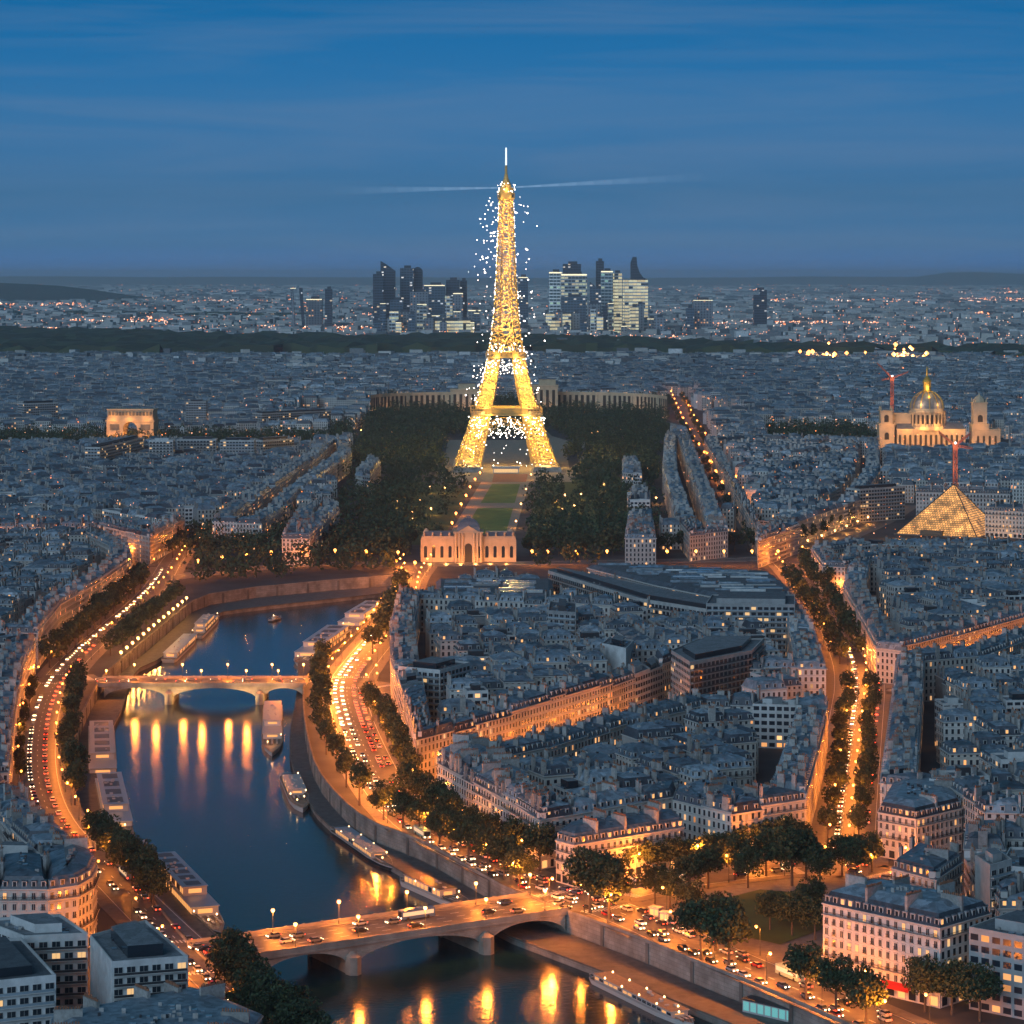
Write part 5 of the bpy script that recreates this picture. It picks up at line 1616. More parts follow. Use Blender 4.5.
for key, pr in CARP.items():
    if key not in CUSED:
        for o in list(pr.children): bpy.data.objects.remove(o)
        bpy.data.objects.remove(pr)
dist = MB()
for (x, y, a, z, ph) in CARS[292:]:
    c, s = math.cos(a), math.sin(a)
    dist.box(x, y, z + .3, z + .95, 4.2, 1.75, a, 0); dist.box(x - c * .3, y - s * .3, z + .95, z + 1.45, 2.2, 1.5, a, 0)
    dist.box(x + c * 2.15, y + s * 2.15, z + .5, z + .85, .16, 1.5, a, 1); dist.box(x - c * 2.15, y - s * 2.15, z + .6, z + .9, .14, 1.5, a, 2)
if dist.f: tag(dist.build('distant_traffic', [bpy.data.materials['grey_car_paint'], M_HEAD, M_TAIL]), kind='stuff', label='farthest stream of tiny cars with lit lamps', cat='traffic')
print('cars', len(CARS))
# ================================================================== boats
M_HULLW = mat('white_hull_paint', (0.6, 0.6, 0.58), 0.4)
M_HULLD = mat('dark_hull_paint', (0.03, 0.035, 0.04), 0.4)
M_DECK = mat('boat_deck', (0.24, 0.17, 0.12), 0.7, noise=0.2, nscale=1.0)
M_ROOFB = mat('blue_boat_roof', (0.26, 0.34, 0.42), 0.35)
M_ROOFD = mat('dark_boat_roof', (0.04, 0.05, 0.06), 0.4)
M_CABW = mat('white_boat_cabin', (0.42, 0.41, 0.40), 0.5)
M_BLIT = mat('lit_boat_window', (0.3, 0.2, 0.1), 0.4, emit=(1.0, 0.42, 0.12), estr=1.1)
M_BLAMP = mat('boat_lamp', (1, .9, .7), 0.4, emit=(1.0, .58, .24), estr=8)
def boat(label, stern, bow, beam, hull, roof, cab=(.12, .78), decks=1, lit=.6, h0=1.5, hc=2.5, lamps=0, blue_panels=0, name='river_boat', glow=0, hz=None):
    a, b = P(*stern, hz if hz is not None else WZ), P(*bow, hz if hz is not None else WZ)
    L = math.hypot(b[0] - a[0], b[1] - a[1]); rz_ = math.atan2(b[1] - a[1], b[0] - a[0])
    e = empty(name, (a[0], a[1], WZ), label, 'boat', rz=rz_)
    w = beam / 2; r = random.Random(int(L * 10))
    out = [(0, -w * .8), (L * .04, -w), (L * .72, -w), (L * .88, -w * .72), (L * .97, -w * .25), (L, 0), (L * .97, w * .25), (L * .88, w * .72), (L * .72, w), (L * .04, w), (0, w * .8)]
    m = MB(); low = [(x * .97 + L * .015, y * .86) for x, y in out]
    m.frustum(low, -.5, out, h0, 0); m.frustum(out, h0, out, h0 + .35, 1); m.face([(x, y, h0 + .05) for x, y in out], 2)
    m.build('hull', [hull, M_CABW, M_DECK], e)
    x0, x1 = L * cab[0], L * cab[1]; z = h0 + .05
    for dk in range(decks):
        ww = (w - .7) * (1 if dk == 0 else .9)
        m = MB(); m.box((x0 + x1) / 2, 0, z, z + hc, x1 - x0, ww * 2, 0, 0); m.build('cabin', [M_CABW], e)
        n = max(3, int((x1 - x0) / 2.6))
        for s in (-1, 1):
            for k in range(n):
                xx = x0 + (k + .5) * (x1 - x0) / n; wd = (x1 - x0) / n * .78
                m = MB(); yy = s * (ww + .012)
                q = [(xx - wd / 2, yy, z + .55), (xx + wd / 2, yy, z + .55), (xx + wd / 2, yy, z + hc - .45), (xx - wd / 2, yy, z + hc - .45)]
                m.face(q if s < 0 else list(reversed(q)), 0)
                m.build('window', [M_BLIT if r.random() < lit else M_PANE], e)
        for xx in (x0 - .012, x1 + .012):
            m = MB(); m.face([(xx, -ww * .55, z + .8), (xx, ww * .55, z + .8), (xx, ww * .55, z + hc - .6), (xx, -ww * .55, z + hc - .6)], 0); m.build('end_window', [M_BLIT if lit > .3 else M_PANE], e)
        z += hc + .01
        m = MB(); m.box((x0 + x1) / 2, 0, z, z + .22, x1 - x0 + .9, ww * 2 + .7, 0, 1, 0)
        if dk == decks - 1:
            for k in range(blue_panels):
                xx = x0 + (k + .5) * (x1 - x0) / blue_panels
                m.box(xx, 0, z + .22, z + .3, (x1 - x0) / blue_panels * .6, ww * 1.3, 0, 2)
            for k in range(int(L / 9)):
                m.box(r.uniform(x0 + 1, x1 - 1), r.uniform(-ww * .6, ww * .6), z + .21, z + r.uniform(.4, 1.0), r.uniform(.5, 1.6), r.uniform(.5, 1.2), 0, 1)
        m.build('roof', [roof, M_CABW, M_ROOFD], e)
        z += .22
        if dk < decks - 1: x0 += L * .03; x1 -= L * .16
    # rails round the open bow and stern
    m = MB()
    for k in range(len(out)):
        p, q = out[k], out[(k + 1) % len(out)]
        m.bar((p[0] * .985, p[1] * .95, h0 + 1.25), (q[0] * .985, q[1] * .95, h0 + 1.25), .07, 0)
        for t in (0, .5):
            xx, yy = (p[0] + (q[0] - p[0]) * t) * .985, (p[1] + (q[1] - p[1]) * t) * .95
            m.bar((xx, yy, h0 + .3), (xx, yy, h0 + 1.25), .06, 0)
    m.build('railing', [M_CABW], e)
    # tables and benches on the open deck
    m = MB(); n = 0
    for xx in () if L < 18 else (cab[0] * L * .5, *[L * (cab[1] + .03 + .02 * k) for k in range(6)]):
        if xx > L * .93: continue
        for yy in (-w * .45, 0, w * .45):
            m = MB(); tx, ty = xx + r.uniform(-.3, .3), yy; tz = h0 + r.uniform(.7, .85)
            m.box(tx, ty, tz - .06, tz, 1.0, .8, 0, 1, 1, True); m.box(tx, ty, h0 + .06, tz - .06, .12, .12, 0, 0)
            for sx in (-.75, .75): m.box(tx + sx, ty, h0 + .06, h0 + .5, .4, .6, 0, 0)
            m.build('deck_table', [M_DECK, M_CABW], e)
    for k in range(lamps):
        xx = L * (.04 + .9 * (k + .5) / lamps); m = MB(); yy = (-1 if k % 2 else 1) * w * .8
        if xx > L * .8: yy *= .5
        m.lathe([(.03, h0 + .3), (.03, h0 + 1.9)], 1, 5, xx, yy, False); m.lathe([(.1, h0 + 1.9), (.26, h0 + 2.1), (.22, h0 + 2.4), (.05, h0 + 2.55)], 0, 6, xx, yy)
        m.build('deck_lamp', [M_BLAMP, M_CABW], e)
    for k in range(glow if decks > 1 else 0):
        ld = bpy.data.lights.new('deck_light', 'POINT'); ld.energy = 500; ld.color = (1.0, .5, .2); ld.shadow_soft_size = .3
        o = bpy.data.objects.new('deck_light', ld); o.location = (L * (.85 - .8 * k / max(1, glow)), 0, h0 + 2.6 + (0 if k == 0 else hc)); o.parent = e; COL.objects.link(o)
    return e
boat('large two-decked restaurant boat with blue roof panels, moored by the near bridge', (160, 872), (221, 938), 10.0, M_HULLD, M_ROOFB, (.02, .76), 2, .7, 1.6, 2.8, 14, 6, 'restaurant_boat', 2)
boat('long white tour boat with tables on its open deck below the stone wall', (597, 981), (694, 1029), 6.6, M_HULLW, M_DECK, (.06, .86), 1, .5, 1.2, 1.7, 10, 0, 'tour_boat', 1)
boat('white passenger boat with a dark roof, just above the near bridge', (407, 884), (470, 912), 7.0, M_HULLW, M_ROOFD, (.08, .66), 1, .85, 1.5, 2.6, 6, 0, 'passenger_boat', 1)
boat('long dark barge with a grey cabin roof moored under the embankment trees', (337, 833), (393, 872), 6.5, M_HULLD, M_ROOFB, (.1, .75), 1, .7, 1.2, 2.0, 8, 0, 'river_barge', 1)
boat('white boat with a crowded lit deck at the tip of the right quay', (289, 780), (303, 813), 8.0, M_HULLW, M_CABW, (.15, .6), 1, .8, 1.6, 2.2, 10, 0, 'passenger_boat', 1)
boat('white two-decked boat seen end-on beside the quay near the farther bridge', (273, 712), (272, 757), 9.5, M_HULLW, M_CABW, (.05, .7), 2, .5, 1.6, 2.3, 6, 0, 'passenger_boat', 1)
boat('flat-roofed floating restaurant, nearer of the pair by the west quay', (108, 786), (121, 846), 11.5, M_HULLD, M_ROOFB, (.05, .8), 2, .8, 1.4, 2.6, 12, 4, 'floating_restaurant', 1)
boat('pale floating restaurant with a white and blue roof by the west quay', (101, 733), (103, 783), 12.0, M_HULLD, M_CABW, (.05, .92), 2, .75, 1.4, 2.6, 10, 5, 'floating_restaurant', 1)
boat('small pale-roofed pontoon house behind the large restaurant boat', (134, 850), (152, 880), 8.0, M_HULLD, M_ROOFB, (.05, .92), 1, .4, 1.0, 2.6, 2, 0, 'pontoon')
boat('long boat with a pale glass roof beside the lamp row embankment', (168, 663), (194, 638), 8.5, M_HULLW, M_ROOFB, (.08, .85), 1, .7, 1.5, 2.6, 6, 0, 'river_boat', 1)
boat('bright lit passenger boat at the top of the west quay', (196, 639), (217, 617), 8.0, M_HULLW, M_CABW, (.15, .75), 2, .8, 1.5, 2.3, 8, 0, 'passenger_boat', 1)
boat('nearest of the white glass-roofed boats moored above the farther bridge', (341, 636), (298, 667), 15, M_HULLW, M_ROOFB, (.04, .8), 2, .6, 1.6, 2.6, 8, 4, 'glass_roofed_boat', 1)
boat('farther white glass-roofed boat with a bright white stern', (378, 611), (343, 633), 14, M_HULLW, M_ROOFB, (.06, .85), 2, .7, 1.6, 2.6, 6, 3, 'glass_roofed_boat', 1)
boat('small dark launch out on the water beyond the farther bridge', (270, 622), (281, 619), 3.0, M_HULLD, M_ROOFD, (.3, .6), 1, .3, .8, 1.4, 1, 0, 'launch')
# teal glass kiosk at the picture's lower edge and white kiosks on the square
def kiosk(px_, py_, z, L, W_, h, a, label, glassm, roofm, name='kiosk'):
    x, y = P(px_, py_, z); e = empty(name, (x, y, z), label, 'kiosk', rz=a)
    m = MB(); m.box(0, 0, 0, h, L, W_, 0, 0); m.build('wall', [M_CABW], e)
    m = MB(); m.box(0, 0, h + .003, h + .3, L + .8, W_ + .8, 0, 0); m.build('roof', [roofm], e)
    n = max(2, int(L / 2.4))
    for k in range(n):
        xx = -L / 2 + (k + .5) * L / n; m = MB(); m.face([(xx - L / n * .4, -W_ / 2 - .012, .5), (xx + L / n * .4, -W_ / 2 - .012, .5), (xx + L / n * .4, -W_ / 2 - .012, h - .4), (xx - L / n * .4, -W_ / 2 - .012, h - .4)], 0)
        m.build('window', [glassm], e)
M_TEAL = mat('teal_lit_glass', (0.1, 0.3, 0.3), 0.3, emit=(0.25, 0.75, 0.7), estr=.45)
kiosk(772, 1016, QZ, 17, 4, 3.4, R(-42), 'long glazed kiosk with teal windows on the low quay', M_TEAL, M_ROOFD, 'quay_pavilion')
kiosk(656, 916, .1, 3.2, 2.2, 2.6, R(-35), 'white kiosk at the bend of the square road', M_LIT, M_CABW)
kiosk(666, 921, .1, 3.2, 2.2, 2.6, R(-35), 'second white kiosk beside the bend kiosk', M_LIT, M_CABW)
kiosk(193, 944, QZ, 4, 2.5, 2.6, R(-45), 'glazed landing-stage shelter at the bow of the large restaurant boat', M_LIT, M_ROOFD, 'shelter')
# ================================================================== the lattice tower
M_GIRD = mat('golden_brown_iron', (0.55, 0.36, 0.11), 0.5)
M_GIRD2 = mat('dark_iron', (0.10, 0.07, 0.05), 0.6)
M_GOLD = mat('golden_bulb', (1, .8, .3), 0.4, emit=(1.0, 0.50, 0.07), estr=4.5)
M_SPARK = mat('sparkle_bulb', (1, 1, 1), 0.4, emit=(1.0, 0.84, 0.72), estr=14.0)
TX, TY = -6.0, 2700.0
tower = empty('lattice_tower', (TX, TY, 0), 'tall iron lattice tower lit golden and covered in sparkling lights', 'tower', rz=R(1.5))
PW = [(0, 53), (20, 45.5), (40, 38.5), (57, 33), (80, 26), (100, 21), (115, 18), (135, 14.6), (160, 12), (190, 10), (220, 8.6), (250, 7.5), (276, 6.6)]
PT = [(0, 25), (57, 16.5), (115, 11.5)]
def interp(t, z):
    for (z0, a), (z1, b) in zip(t, t[1:]):
        if z <= z1: return a + (b - a) * (z - z0) / (z1 - z0)
    return t[-1][1]
def lattice(corner, zs, w, wx, deep=1):
    """corner(z) -> the four corner points of a box girder; X bracing on its four faces"""
    mb = MB()
    for za, zb in zip(zs, zs[1:]):
        A, B = corner(za), corner(zb)
        for k in range(4):
            j = (k + 1) % 4
            mb.bar(A[k], B[k], w)
            mb.bar(A[k], A[j], wx)
            mb.bar(A[k], B[j], wx); mb.bar(A[j], B[k], wx)
            if deep:
                m0 = tuple((A[k][q] + A[j][q]) / 2 for q in range(3)); m1 = tuple((B[k][q] + B[j][q]) / 2 for q in range(3))
                h0 = tuple((A[k][q] + B[k][q]) / 2 for q in range(3)); h1 = tuple((A[j][q] + B[j][q]) / 2 for q in range(3))
                mb.bar(m0, h0, wx * .8); mb.bar(h0, m1, wx * .8); mb.bar(m1, h1, wx * .8); mb.bar(h1, m0, wx * .8)
    return mb
def leg_corner(sx, sy):
    def f(z):
        w = interp(PW, z); t = interp(PT, z); i = w - t
        q = [(i, i), (w, i), (w, w), (i, w)]
        return [(x * sx, y * sy, z) for x, y in q]
    return f
for sx in (-1, 1):
    for sy in (-1, 1):
        m = lattice(leg_corner(sx, sy), [4 + k * 7.6 for k in range(7)] + [57], 1.2, .62); m.build('leg', [M_GIRD], tower)
        m = lattice(leg_corner(sx, sy), [62 + k * 7.5 for k in range(8)], 1.1, .6); m.build('upper_leg', [M_GIRD], tower)
        m = MB(); m.frustum([(sx * 40 - 15, sy * 40 - 15), (sx * 40 + 15, sy * 40 - 15), (sx * 40 + 15, sy * 40 + 15), (sx * 40 - 15, sy * 40 + 15)], -.5, [(sx * 40 - 13, sy * 40 - 13), (sx * 40 + 13, sy * 40 - 13), (sx * 40 + 13, sy * 40 + 13), (sx * 40 - 13, sy * 40 + 13)], 5, 0, 0)
        m.build('masonry_foot', [M_BRST], tower)
def col_corner(z):
    w = interp(PW, z); return [(-w, -w, z), (w, -w, z), (w, w, z), (-w, w, z)]
zs = [116.0]
while zs[-1] < 274: zs.append(zs[-1] + max(4.2, interp(PW, zs[-1]) * .75))
m = lattice(col_corner, zs[:-1] + [276], 1.25, .66); m.build('upper_lattice', [M_GIRD], tower)
def core(z):
    w = interp(PW, z) * .5; return [(-w, -w, z), (w, -w, z), (w, w, z), (-w, w, z)]
m = lattice(core, zs[::2], .9, .7, 0); m.build('lift_shaft', [M_GIRD], tower)
# arches under the first platform
for k in range(4):
    m = MB(); N = 22; a = k * math.pi / 2
    rot = lambda x, y, z: (x * math.cos(a) - y * math.sin(a), x * math.sin(a) + y * math.cos(a), z)
    for i in range(N):
        t0, t1 = math.pi * i / N, math.pi * (i + 1) / N
        for rr, zz in ((30, 38), (33.5, 42)):
            p = lambda t: rot(-rr * math.cos(t), -(interp(PW, 8 + zz * math.sin(t)) - 1), 8 + zz * math.sin(t))
            m.bar(p(t0), p(t1), 1.1)
        p0 = rot(-30 * math.cos(t0), -(interp(PW, 8 + 38 * math.sin(t0)) - 1), 8 + 38 * math.sin(t0)); p1 = rot(-33.5 * math.cos(t1), -(interp(PW, 8 + 42 * math.sin(t1)) - 1), 8 + 42 * math.sin(t1))
        m.bar(p0, p1, .7)
    m.build('arch', [M_GIRD], tower)
# projectors inside the iron work
def proj(x, y, z, w, c=(1.0, .60, .15)):
    ld = bpy.data.lights.new('projector', 'POINT'); ld.energy = w; ld.color = c; ld.shadow_soft_size = .6
    o = bpy.data.objects.new('projector', ld); o.location = (x, y, z); o.parent = tower; COL.objects.link(o)
def platform(name, z0, z1, w, hole, rail):
    m = MB()
    o = [(-w, -w), (w, -w), (w, w), (-w, w)]; i = [(-hole, -hole), (hole, -hole), (hole, hole), (-hole, hole)]
    for k in range(4):
        j = (k + 1) % 4
        m.face([(*o[k], z0), (*o[j], z0), (*o[j], z0 + 1.4), (*o[k], z0 + 1.4)], 0)
        m.face([(*o[k], z0), (*o[j], z0), (*i[j], z0), (*i[k], z0)], 1)
        m.face([(*o[k], z0 + 1.4), (*o[j], z0 + 1.4), (*i[j], z0 + 1.4), (*i[k], z0 + 1.4)], 1)
        m.bar((*o[k], z1), (*o[j], z1), .9, 0)
        n = int(w / 1.6)
        for q in range(n + 1):
            x = o[k][0] + (o[j][0] - o[k][0]) * q / n; y = o[k][1] + (o[j][1] - o[k][1]) * q / n
            m.bar((x, y, z0 + 1.4), (x, y, z1), .55, 0)
    m.build(name, [M_GIRD, M_GIRD2], tower)
    m = MB(); wi = w * .8
    m.box(0, -wi, z0 + 1.41, z1 + .5, wi * 1.5, 5, 0, 0, 1); m.box(0, wi, z0 + 1.41, z1 + .5, wi * 1.5, 5, 0, 0, 1)
    m.build('gallery', [M_GIRD, M_GIRD2], tower)
    for s_ in (-1, 1): proj(s_ * w * .5, -w - 3, z0 + 1, 5000 if w > 15 else 900)
platform('first_platform', 55.5, 62, 36.0, 15, 1)
platform('second_platform', 113, 118.5, 20.0, 5, 1)
platform('top_platform', 274, 280, 8.6, 2, 1)
m = MB(); m.box(0, 0, 275.5, 286, 11, 11, R(45), 0, 0); m.lathe([(5.6, 286), (5.2, 289), (3.4, 293), (2.2, 296), (1.6, 300)], 0, 10); m.build('cupola', [M_GIRD], tower)
m = MB(); m.lathe([(1.3, 299), (1.1, 308), (.7, 309)], 0, 6)
m.lathe([(.9, 309), (.8, 326), (.3, 327)], 1, 6)
for z in (303, 306, 312, 316, 320, 324):
    m.bar((-1.8, 0, z), (1.8, 0, z), .35, 0)
M_ANT = mat('lit_white_antenna', (.8, .8, .8), .4, emit=(.85, .92, 1.0), estr=1.2)
m.build('antenna', [M_GIRD, M_ANT], tower)
m = MB(); m.lathe([(1, 284), (1.6, 285), (1.6, 287), (1, 288)], 0, 8); m.build('beacon', [M_SPARK], tower)
for sx in (-1, 1):
    for sy in (-1, 1):
        for z in (10, 26, 42, 53):
            q = interp(PW, z) - interp(PT, z) / 2; proj(sx * q, sy * q, z, 30000)
        for z in (66, 82, 98):
            q = interp(PW, z) - interp(PT, z) / 2; proj(sx * q, sy * q, z, 26000)
for k in range(13): proj(0, 0, 120 + k * 12.4, 46000 - k * 2000)
proj(0, -10, 284, 5000)
# bulbs
rb = random.Random(12)
def bulb(mb, x, y, z, s, m=0):
    p = [(x + s, y, z), (x, y + s, z), (x - s, y, z), (x, y - s, z)]
    for k in range(4):
        mb.face([p[k], p[(k + 1) % 4], (x, y, z + s)], m); mb.face([p[(k + 1) % 4], p[k], (x, y, z - s)], m)
def face_pt(z, edge=.0):
    w = interp(PW, z) + .5; s = rb.choice((0, 0, 0, 1, 2, 3))
    if z < 113:
        t = interp(PT, z); u = rb.choice((-1, 1)) * (w - rb.random() * t)
    else: u = rb.uniform(-w, w)
    return [(u, -w), (w, u), (u, w), (-w, u)][s]
gold = MB()
for _ in range(1500):
    z = rb.choice((rb.uniform(6, 54), rb.uniform(64, 112), rb.uniform(119, 274), rb.uniform(119, 274)))
    x, y = face_pt(z); bulb(gold, x, y, z, rb.uniform(.22, .5))
tag(gold.build('golden_bulbs', [M_GOLD], tower), kind='stuff')
white = []
for _ in range(250): white.append((rb.uniform(-38, 38), -rb.uniform(35.5, 37.5) if rb.random() < .75 else rb.uniform(-34, 34), rb.uniform(33, 54)))
for _ in range(110): white.append((rb.uniform(-19, 19), -rb.uniform(17, 21), rb.uniform(97, 112)))
for _ in range(45): white.append((rb.uniform(-18, 18), -rb.uniform(14, 19), rb.uniform(119, 128)))
for _ in range(170):
    z = rb.uniform(62, 274); w = interp(PW, z) + .8; white.append((rb.choice((-1, 1)) * w, -w * rb.choice((1, -1, .2)), z))
for _ in range(40): white.append((rb.uniform(-45, 45), -rb.uniform(30, 50), rb.uniform(2, 30)))
for _ in range(26): white.append((rb.uniform(-9, 9), -rb.uniform(8, 9.5), rb.uniform(274, 292)))
rb.shuffle(white)
me = MB(); bulb(me, 0, 0, 0, .55); me = me.data('sparkle_bulb', [M_SPARK])
for x, y, z in white[:99]:
    o = link('sparkle_bulb', me, tower, (x, y, z)); o.scale = (rb.uniform(.5, 1.1),) * 3
rest = MB()
for x, y, z in white[99:]: bulb(rest, x, y, z, rb.uniform(.25, .6))
tag(rest.build('sparkle_bulbs', [M_SPARK], tower), kind='stuff')
# sparkles hanging in the air round the tower
me2 = MB(); bulb(me2, 0, 0, 0, 1.0); me2 = me2.data('sparkle_light', [M_SPARK])
pts = [(537, 226), (520, 197), (525, 212), (521, 205), (490, 198), (491, 205), (493, 211), (485, 219), (483, 227), (487, 230), (477, 240), (484, 243), (476, 254), (483, 259), (526, 249), (529, 259), (526, 269)]
for _ in range(125):
    y = rb.uniform(200, 402); sp = 4 + 20 * max(0.0, 1 - abs(y - 300) / 120) ** .6
    s = -1 if rb.random() < .62 else 1
    z_ = H - (y - HY) * TY / F; w = interp(PW, max(0, min(276, z_))) * F / TY
    pts.append((506 + s * (w + 2 + abs(rb.gauss(0, .5)) * sp), y))
for (x, y) in pts:
    d = TY + rb.uniform(-18, 18); X, Z = at_depth(x, y, d)
    o = link('sparkle_light', me2, None, (X, d, Z)); s = rb.choice((.28, .36, .45, .6, .8)); o.scale = (s, s, s)
    tag(o, 'tiny white sparkle of light hovering in the air round the golden tower', 'sparkle light', 'sparkles hovering round the tower')
# the beacon's two beams: glowing cones stand in for light scattered in haze
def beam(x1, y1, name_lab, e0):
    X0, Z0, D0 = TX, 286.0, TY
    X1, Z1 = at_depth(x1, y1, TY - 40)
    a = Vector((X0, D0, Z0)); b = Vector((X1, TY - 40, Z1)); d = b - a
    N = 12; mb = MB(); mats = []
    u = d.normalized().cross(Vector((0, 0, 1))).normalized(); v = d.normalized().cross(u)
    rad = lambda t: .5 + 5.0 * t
    for k in range(N):
        t0, t1 = k / N + .0005, (k + 1) / N - .0005
        m = bpy.data.materials.new('beam_glow'); m.use_nodes = True; nt = m.node_tree; nt.nodes.clear()
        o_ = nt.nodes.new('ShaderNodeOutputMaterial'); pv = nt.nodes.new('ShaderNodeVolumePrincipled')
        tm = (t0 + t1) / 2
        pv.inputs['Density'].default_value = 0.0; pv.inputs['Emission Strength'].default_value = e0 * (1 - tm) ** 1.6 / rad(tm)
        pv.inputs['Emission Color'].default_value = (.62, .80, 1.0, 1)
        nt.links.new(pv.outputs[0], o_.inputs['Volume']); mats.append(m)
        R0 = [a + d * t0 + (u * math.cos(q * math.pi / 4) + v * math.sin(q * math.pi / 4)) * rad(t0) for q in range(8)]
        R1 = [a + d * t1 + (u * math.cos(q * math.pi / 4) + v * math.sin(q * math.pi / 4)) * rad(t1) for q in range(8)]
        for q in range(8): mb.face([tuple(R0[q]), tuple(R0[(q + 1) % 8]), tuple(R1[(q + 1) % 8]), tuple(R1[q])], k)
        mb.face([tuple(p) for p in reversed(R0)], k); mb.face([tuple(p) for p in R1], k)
    tag(mb.build('beam_glow_cone', mats), name_lab, 'light beam', kind='stuff')
beam(318, 191, 'long faint glowing cone as searchlight beam sweeping left from the tower top', .13)
beam(720, 176, 'long faint glowing cone as searchlight beam sweeping right from the tower top', .13)

# ================================================================== the lawn axis before the tower
def pav(name, pts, z, m): sheet(name, [ccw(PP(pts))], z, m)
pav('lawn_path', [(448, 536), (514, 536), (532, 474), (486, 474)], .02, M_GRAVEL)
M_LAWN = mat('lit_tone_lawn', (0.10, 0.19, 0.035), .9, noise=.2, nscale=.1)  # brighter copy of the grass, its lit look put into the colour
for k, (ya, yb) in enumerate(((534, 508), (503, 484))):
    xl = lambda y: 449 + (536 - y) * (486 - 449) / 62 + 12; xr = lambda y: 514 + (536 - y) * (532 - 514) / 62 - 9
    pav('lawn', [(xl(ya), ya), (xr(ya), ya), (xr(yb), yb), (xl(yb), yb)], .05, M_LAWN)
pav('lawn_path', [(440, 482), (572, 482), (564, 440), (448, 440)], .012, M_GRAVEL)
pav('lawn', [(330, 545), (440, 545), (470, 490), (400, 478)], .01, M_GRASS)
pav('lawn', [(522, 545), (640, 545), (620, 478), (545, 478)], .01, M_GRASS)
M_REDP = mat('reddish_forecourt', (0.30, 0.09, 0.06), .8)
pav('forecourt', [(492, 482), (526, 482), (528, 474), (494, 474)], .06, M_REDP)
pav('park_path', [(545, 430), (552, 436), (575, 443), (604, 440), (604, 445), (575, 449), (548, 441)], .03, M_GRAVEL)
pav('park_path', [(566, 477), (570, 468), (578, 462), (582, 455), (600, 451), (600, 454), (586, 458), (583, 466), (578, 474), (570, 479)], .03, M_GRAVEL)
for k, (x, y) in enumerate([(452, 536), (456, 526), (461, 516), (466, 507), (470, 498), (475, 490), (480, 483)]):
    q = P(x, y); lamp(far_l, q[0], q[1], .1, f"{ordw(k + 1)} glowing lamp along the left edge of the lawn axis", 'lawn lamps')
for k, (x, y) in enumerate([(516, 528), (521, 510), (526, 495), (531, 480)]):
    q = P(x, y); lamp(park_l, q[0], q[1], .1, f"{ordw(k + 1)} small lamp along the right edge of the lawn axis", 'lawn lamps')
# entrance hall between the tower's feet
e = empty('entrance_pavilion', (TX, TY - 60, 0), 'pale glass entrance pavilion between the feet of the tower', 'pavilion')
m = MB(); m.box(0, 0, 0, 5, 26, 10, 0, 0); m.build('wall', [M_CABW], e)
m = MB(); m.box(0, 0, 5.003, 6, 28, 12, 0, 0); m.build('roof', [M_ROOFB], e)
m = MB(); m.face([(-12, -5.02, .6), (12, -5.02, .6), (12, -5.02, 4.2), (-12, -5.02, 4.2)], 0); m.build('window', [M_LIT2], e)

# ================================================================== floodlit monuments
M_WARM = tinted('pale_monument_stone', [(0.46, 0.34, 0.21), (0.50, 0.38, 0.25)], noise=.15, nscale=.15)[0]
M_LEAD = mat('lead_roof', (0.13, 0.14, 0.16), .45, noise=.2, nscale=.3)
M_GILT = mat('gilded_lantern', (0.75, 0.45, 0.09), .3, metal=.6)
M_VOID = mat('dark_opening', (0.03, 0.025, 0.02), .8)
def flood(parent, loc, w, col=(1.0, .43, .10), rad=.8):
    ld = bpy.data.lights.new('floodlight', 'POINT'); ld.energy = w; ld.color = col; ld.shadow_soft_size = rad
    o = bpy.data.objects.new('floodlight', ld); o.location = loc; o.parent = parent; COL.objects.link(o)
def arched(mb, x, y, z0, w, h, mat_, depth=.0, n=8):
    """an arched opening's dark panel on a wall facing -Y"""
    pts = [(x - w / 2, y, z0), (x + w / 2, y, z0), (x + w / 2, y, z0 + h - w / 2)]
    pts += [(x + w / 2 * math.cos(math.pi * k / n), y, z0 + h - w / 2 + w / 2 * math.sin(math.pi * k / n)) for k in range(1, n)]
    pts.append((x - w / 2, y, z0 + h - w / 2)); mb.face(pts, mat_)
# palace
px0, py0 = P(468.5, 562)
pal = empty('domed_palace', (px0, py0, 0), 'orange floodlit palace with a square central dome before the lawn axis', 'palace')
for s in (-1, 1):
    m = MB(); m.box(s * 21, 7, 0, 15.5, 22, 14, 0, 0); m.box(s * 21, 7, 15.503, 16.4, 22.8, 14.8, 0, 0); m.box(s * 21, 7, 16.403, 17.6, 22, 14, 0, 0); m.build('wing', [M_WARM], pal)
    m = MB(); m.frustum([(s * 21 - 10, 1), (s * 21 + 10, 1), (s * 21 + 10, 13), (s * 21 - 10, 13)], 17.6, [(s * 21 - 9, 4), (s * 21 + 9, 4), (s * 21 + 9, 10), (s * 21 - 9, 10)], 20.5, 0, 0); m.build('roof', [M_LEAD], pal)
    for k in range(4):
        m = MB(); arched(m, s * (12.6 + k * 5.6), -.02, 3, 2.2, 8, 0); m.build('window', [M_PANE], pal)
        m = MB(); m.box(s * (15.4 + k * 5.6), -.25, 0, 15.4, .9, .6, 0, 0); m.build('pilaster', [M_WARM], pal)
        m = MB(); m.lathe([(.3, 17.6), (.9, 18.3), (.5, 19.4), (.9, 19.8), (.1, 20.6)], 0, 6, s * (13 + k * 5.8), .8); m.build('roof_urn', [M_WARM], pal)
    m = MB(); m.lathe([(2.2, 17.6), (2.4, 19.5), (1.8, 21), (.5, 22.5)], 0, 8, s * 29, 6); m.build('corner_cupola', [M_WARM], pal)
m = MB(); m.box(0, 6, 0, 20, 19.5, 17, 0, 0); m.box(0, 6, 20.003, 21, 20.4, 18, 0, 0)
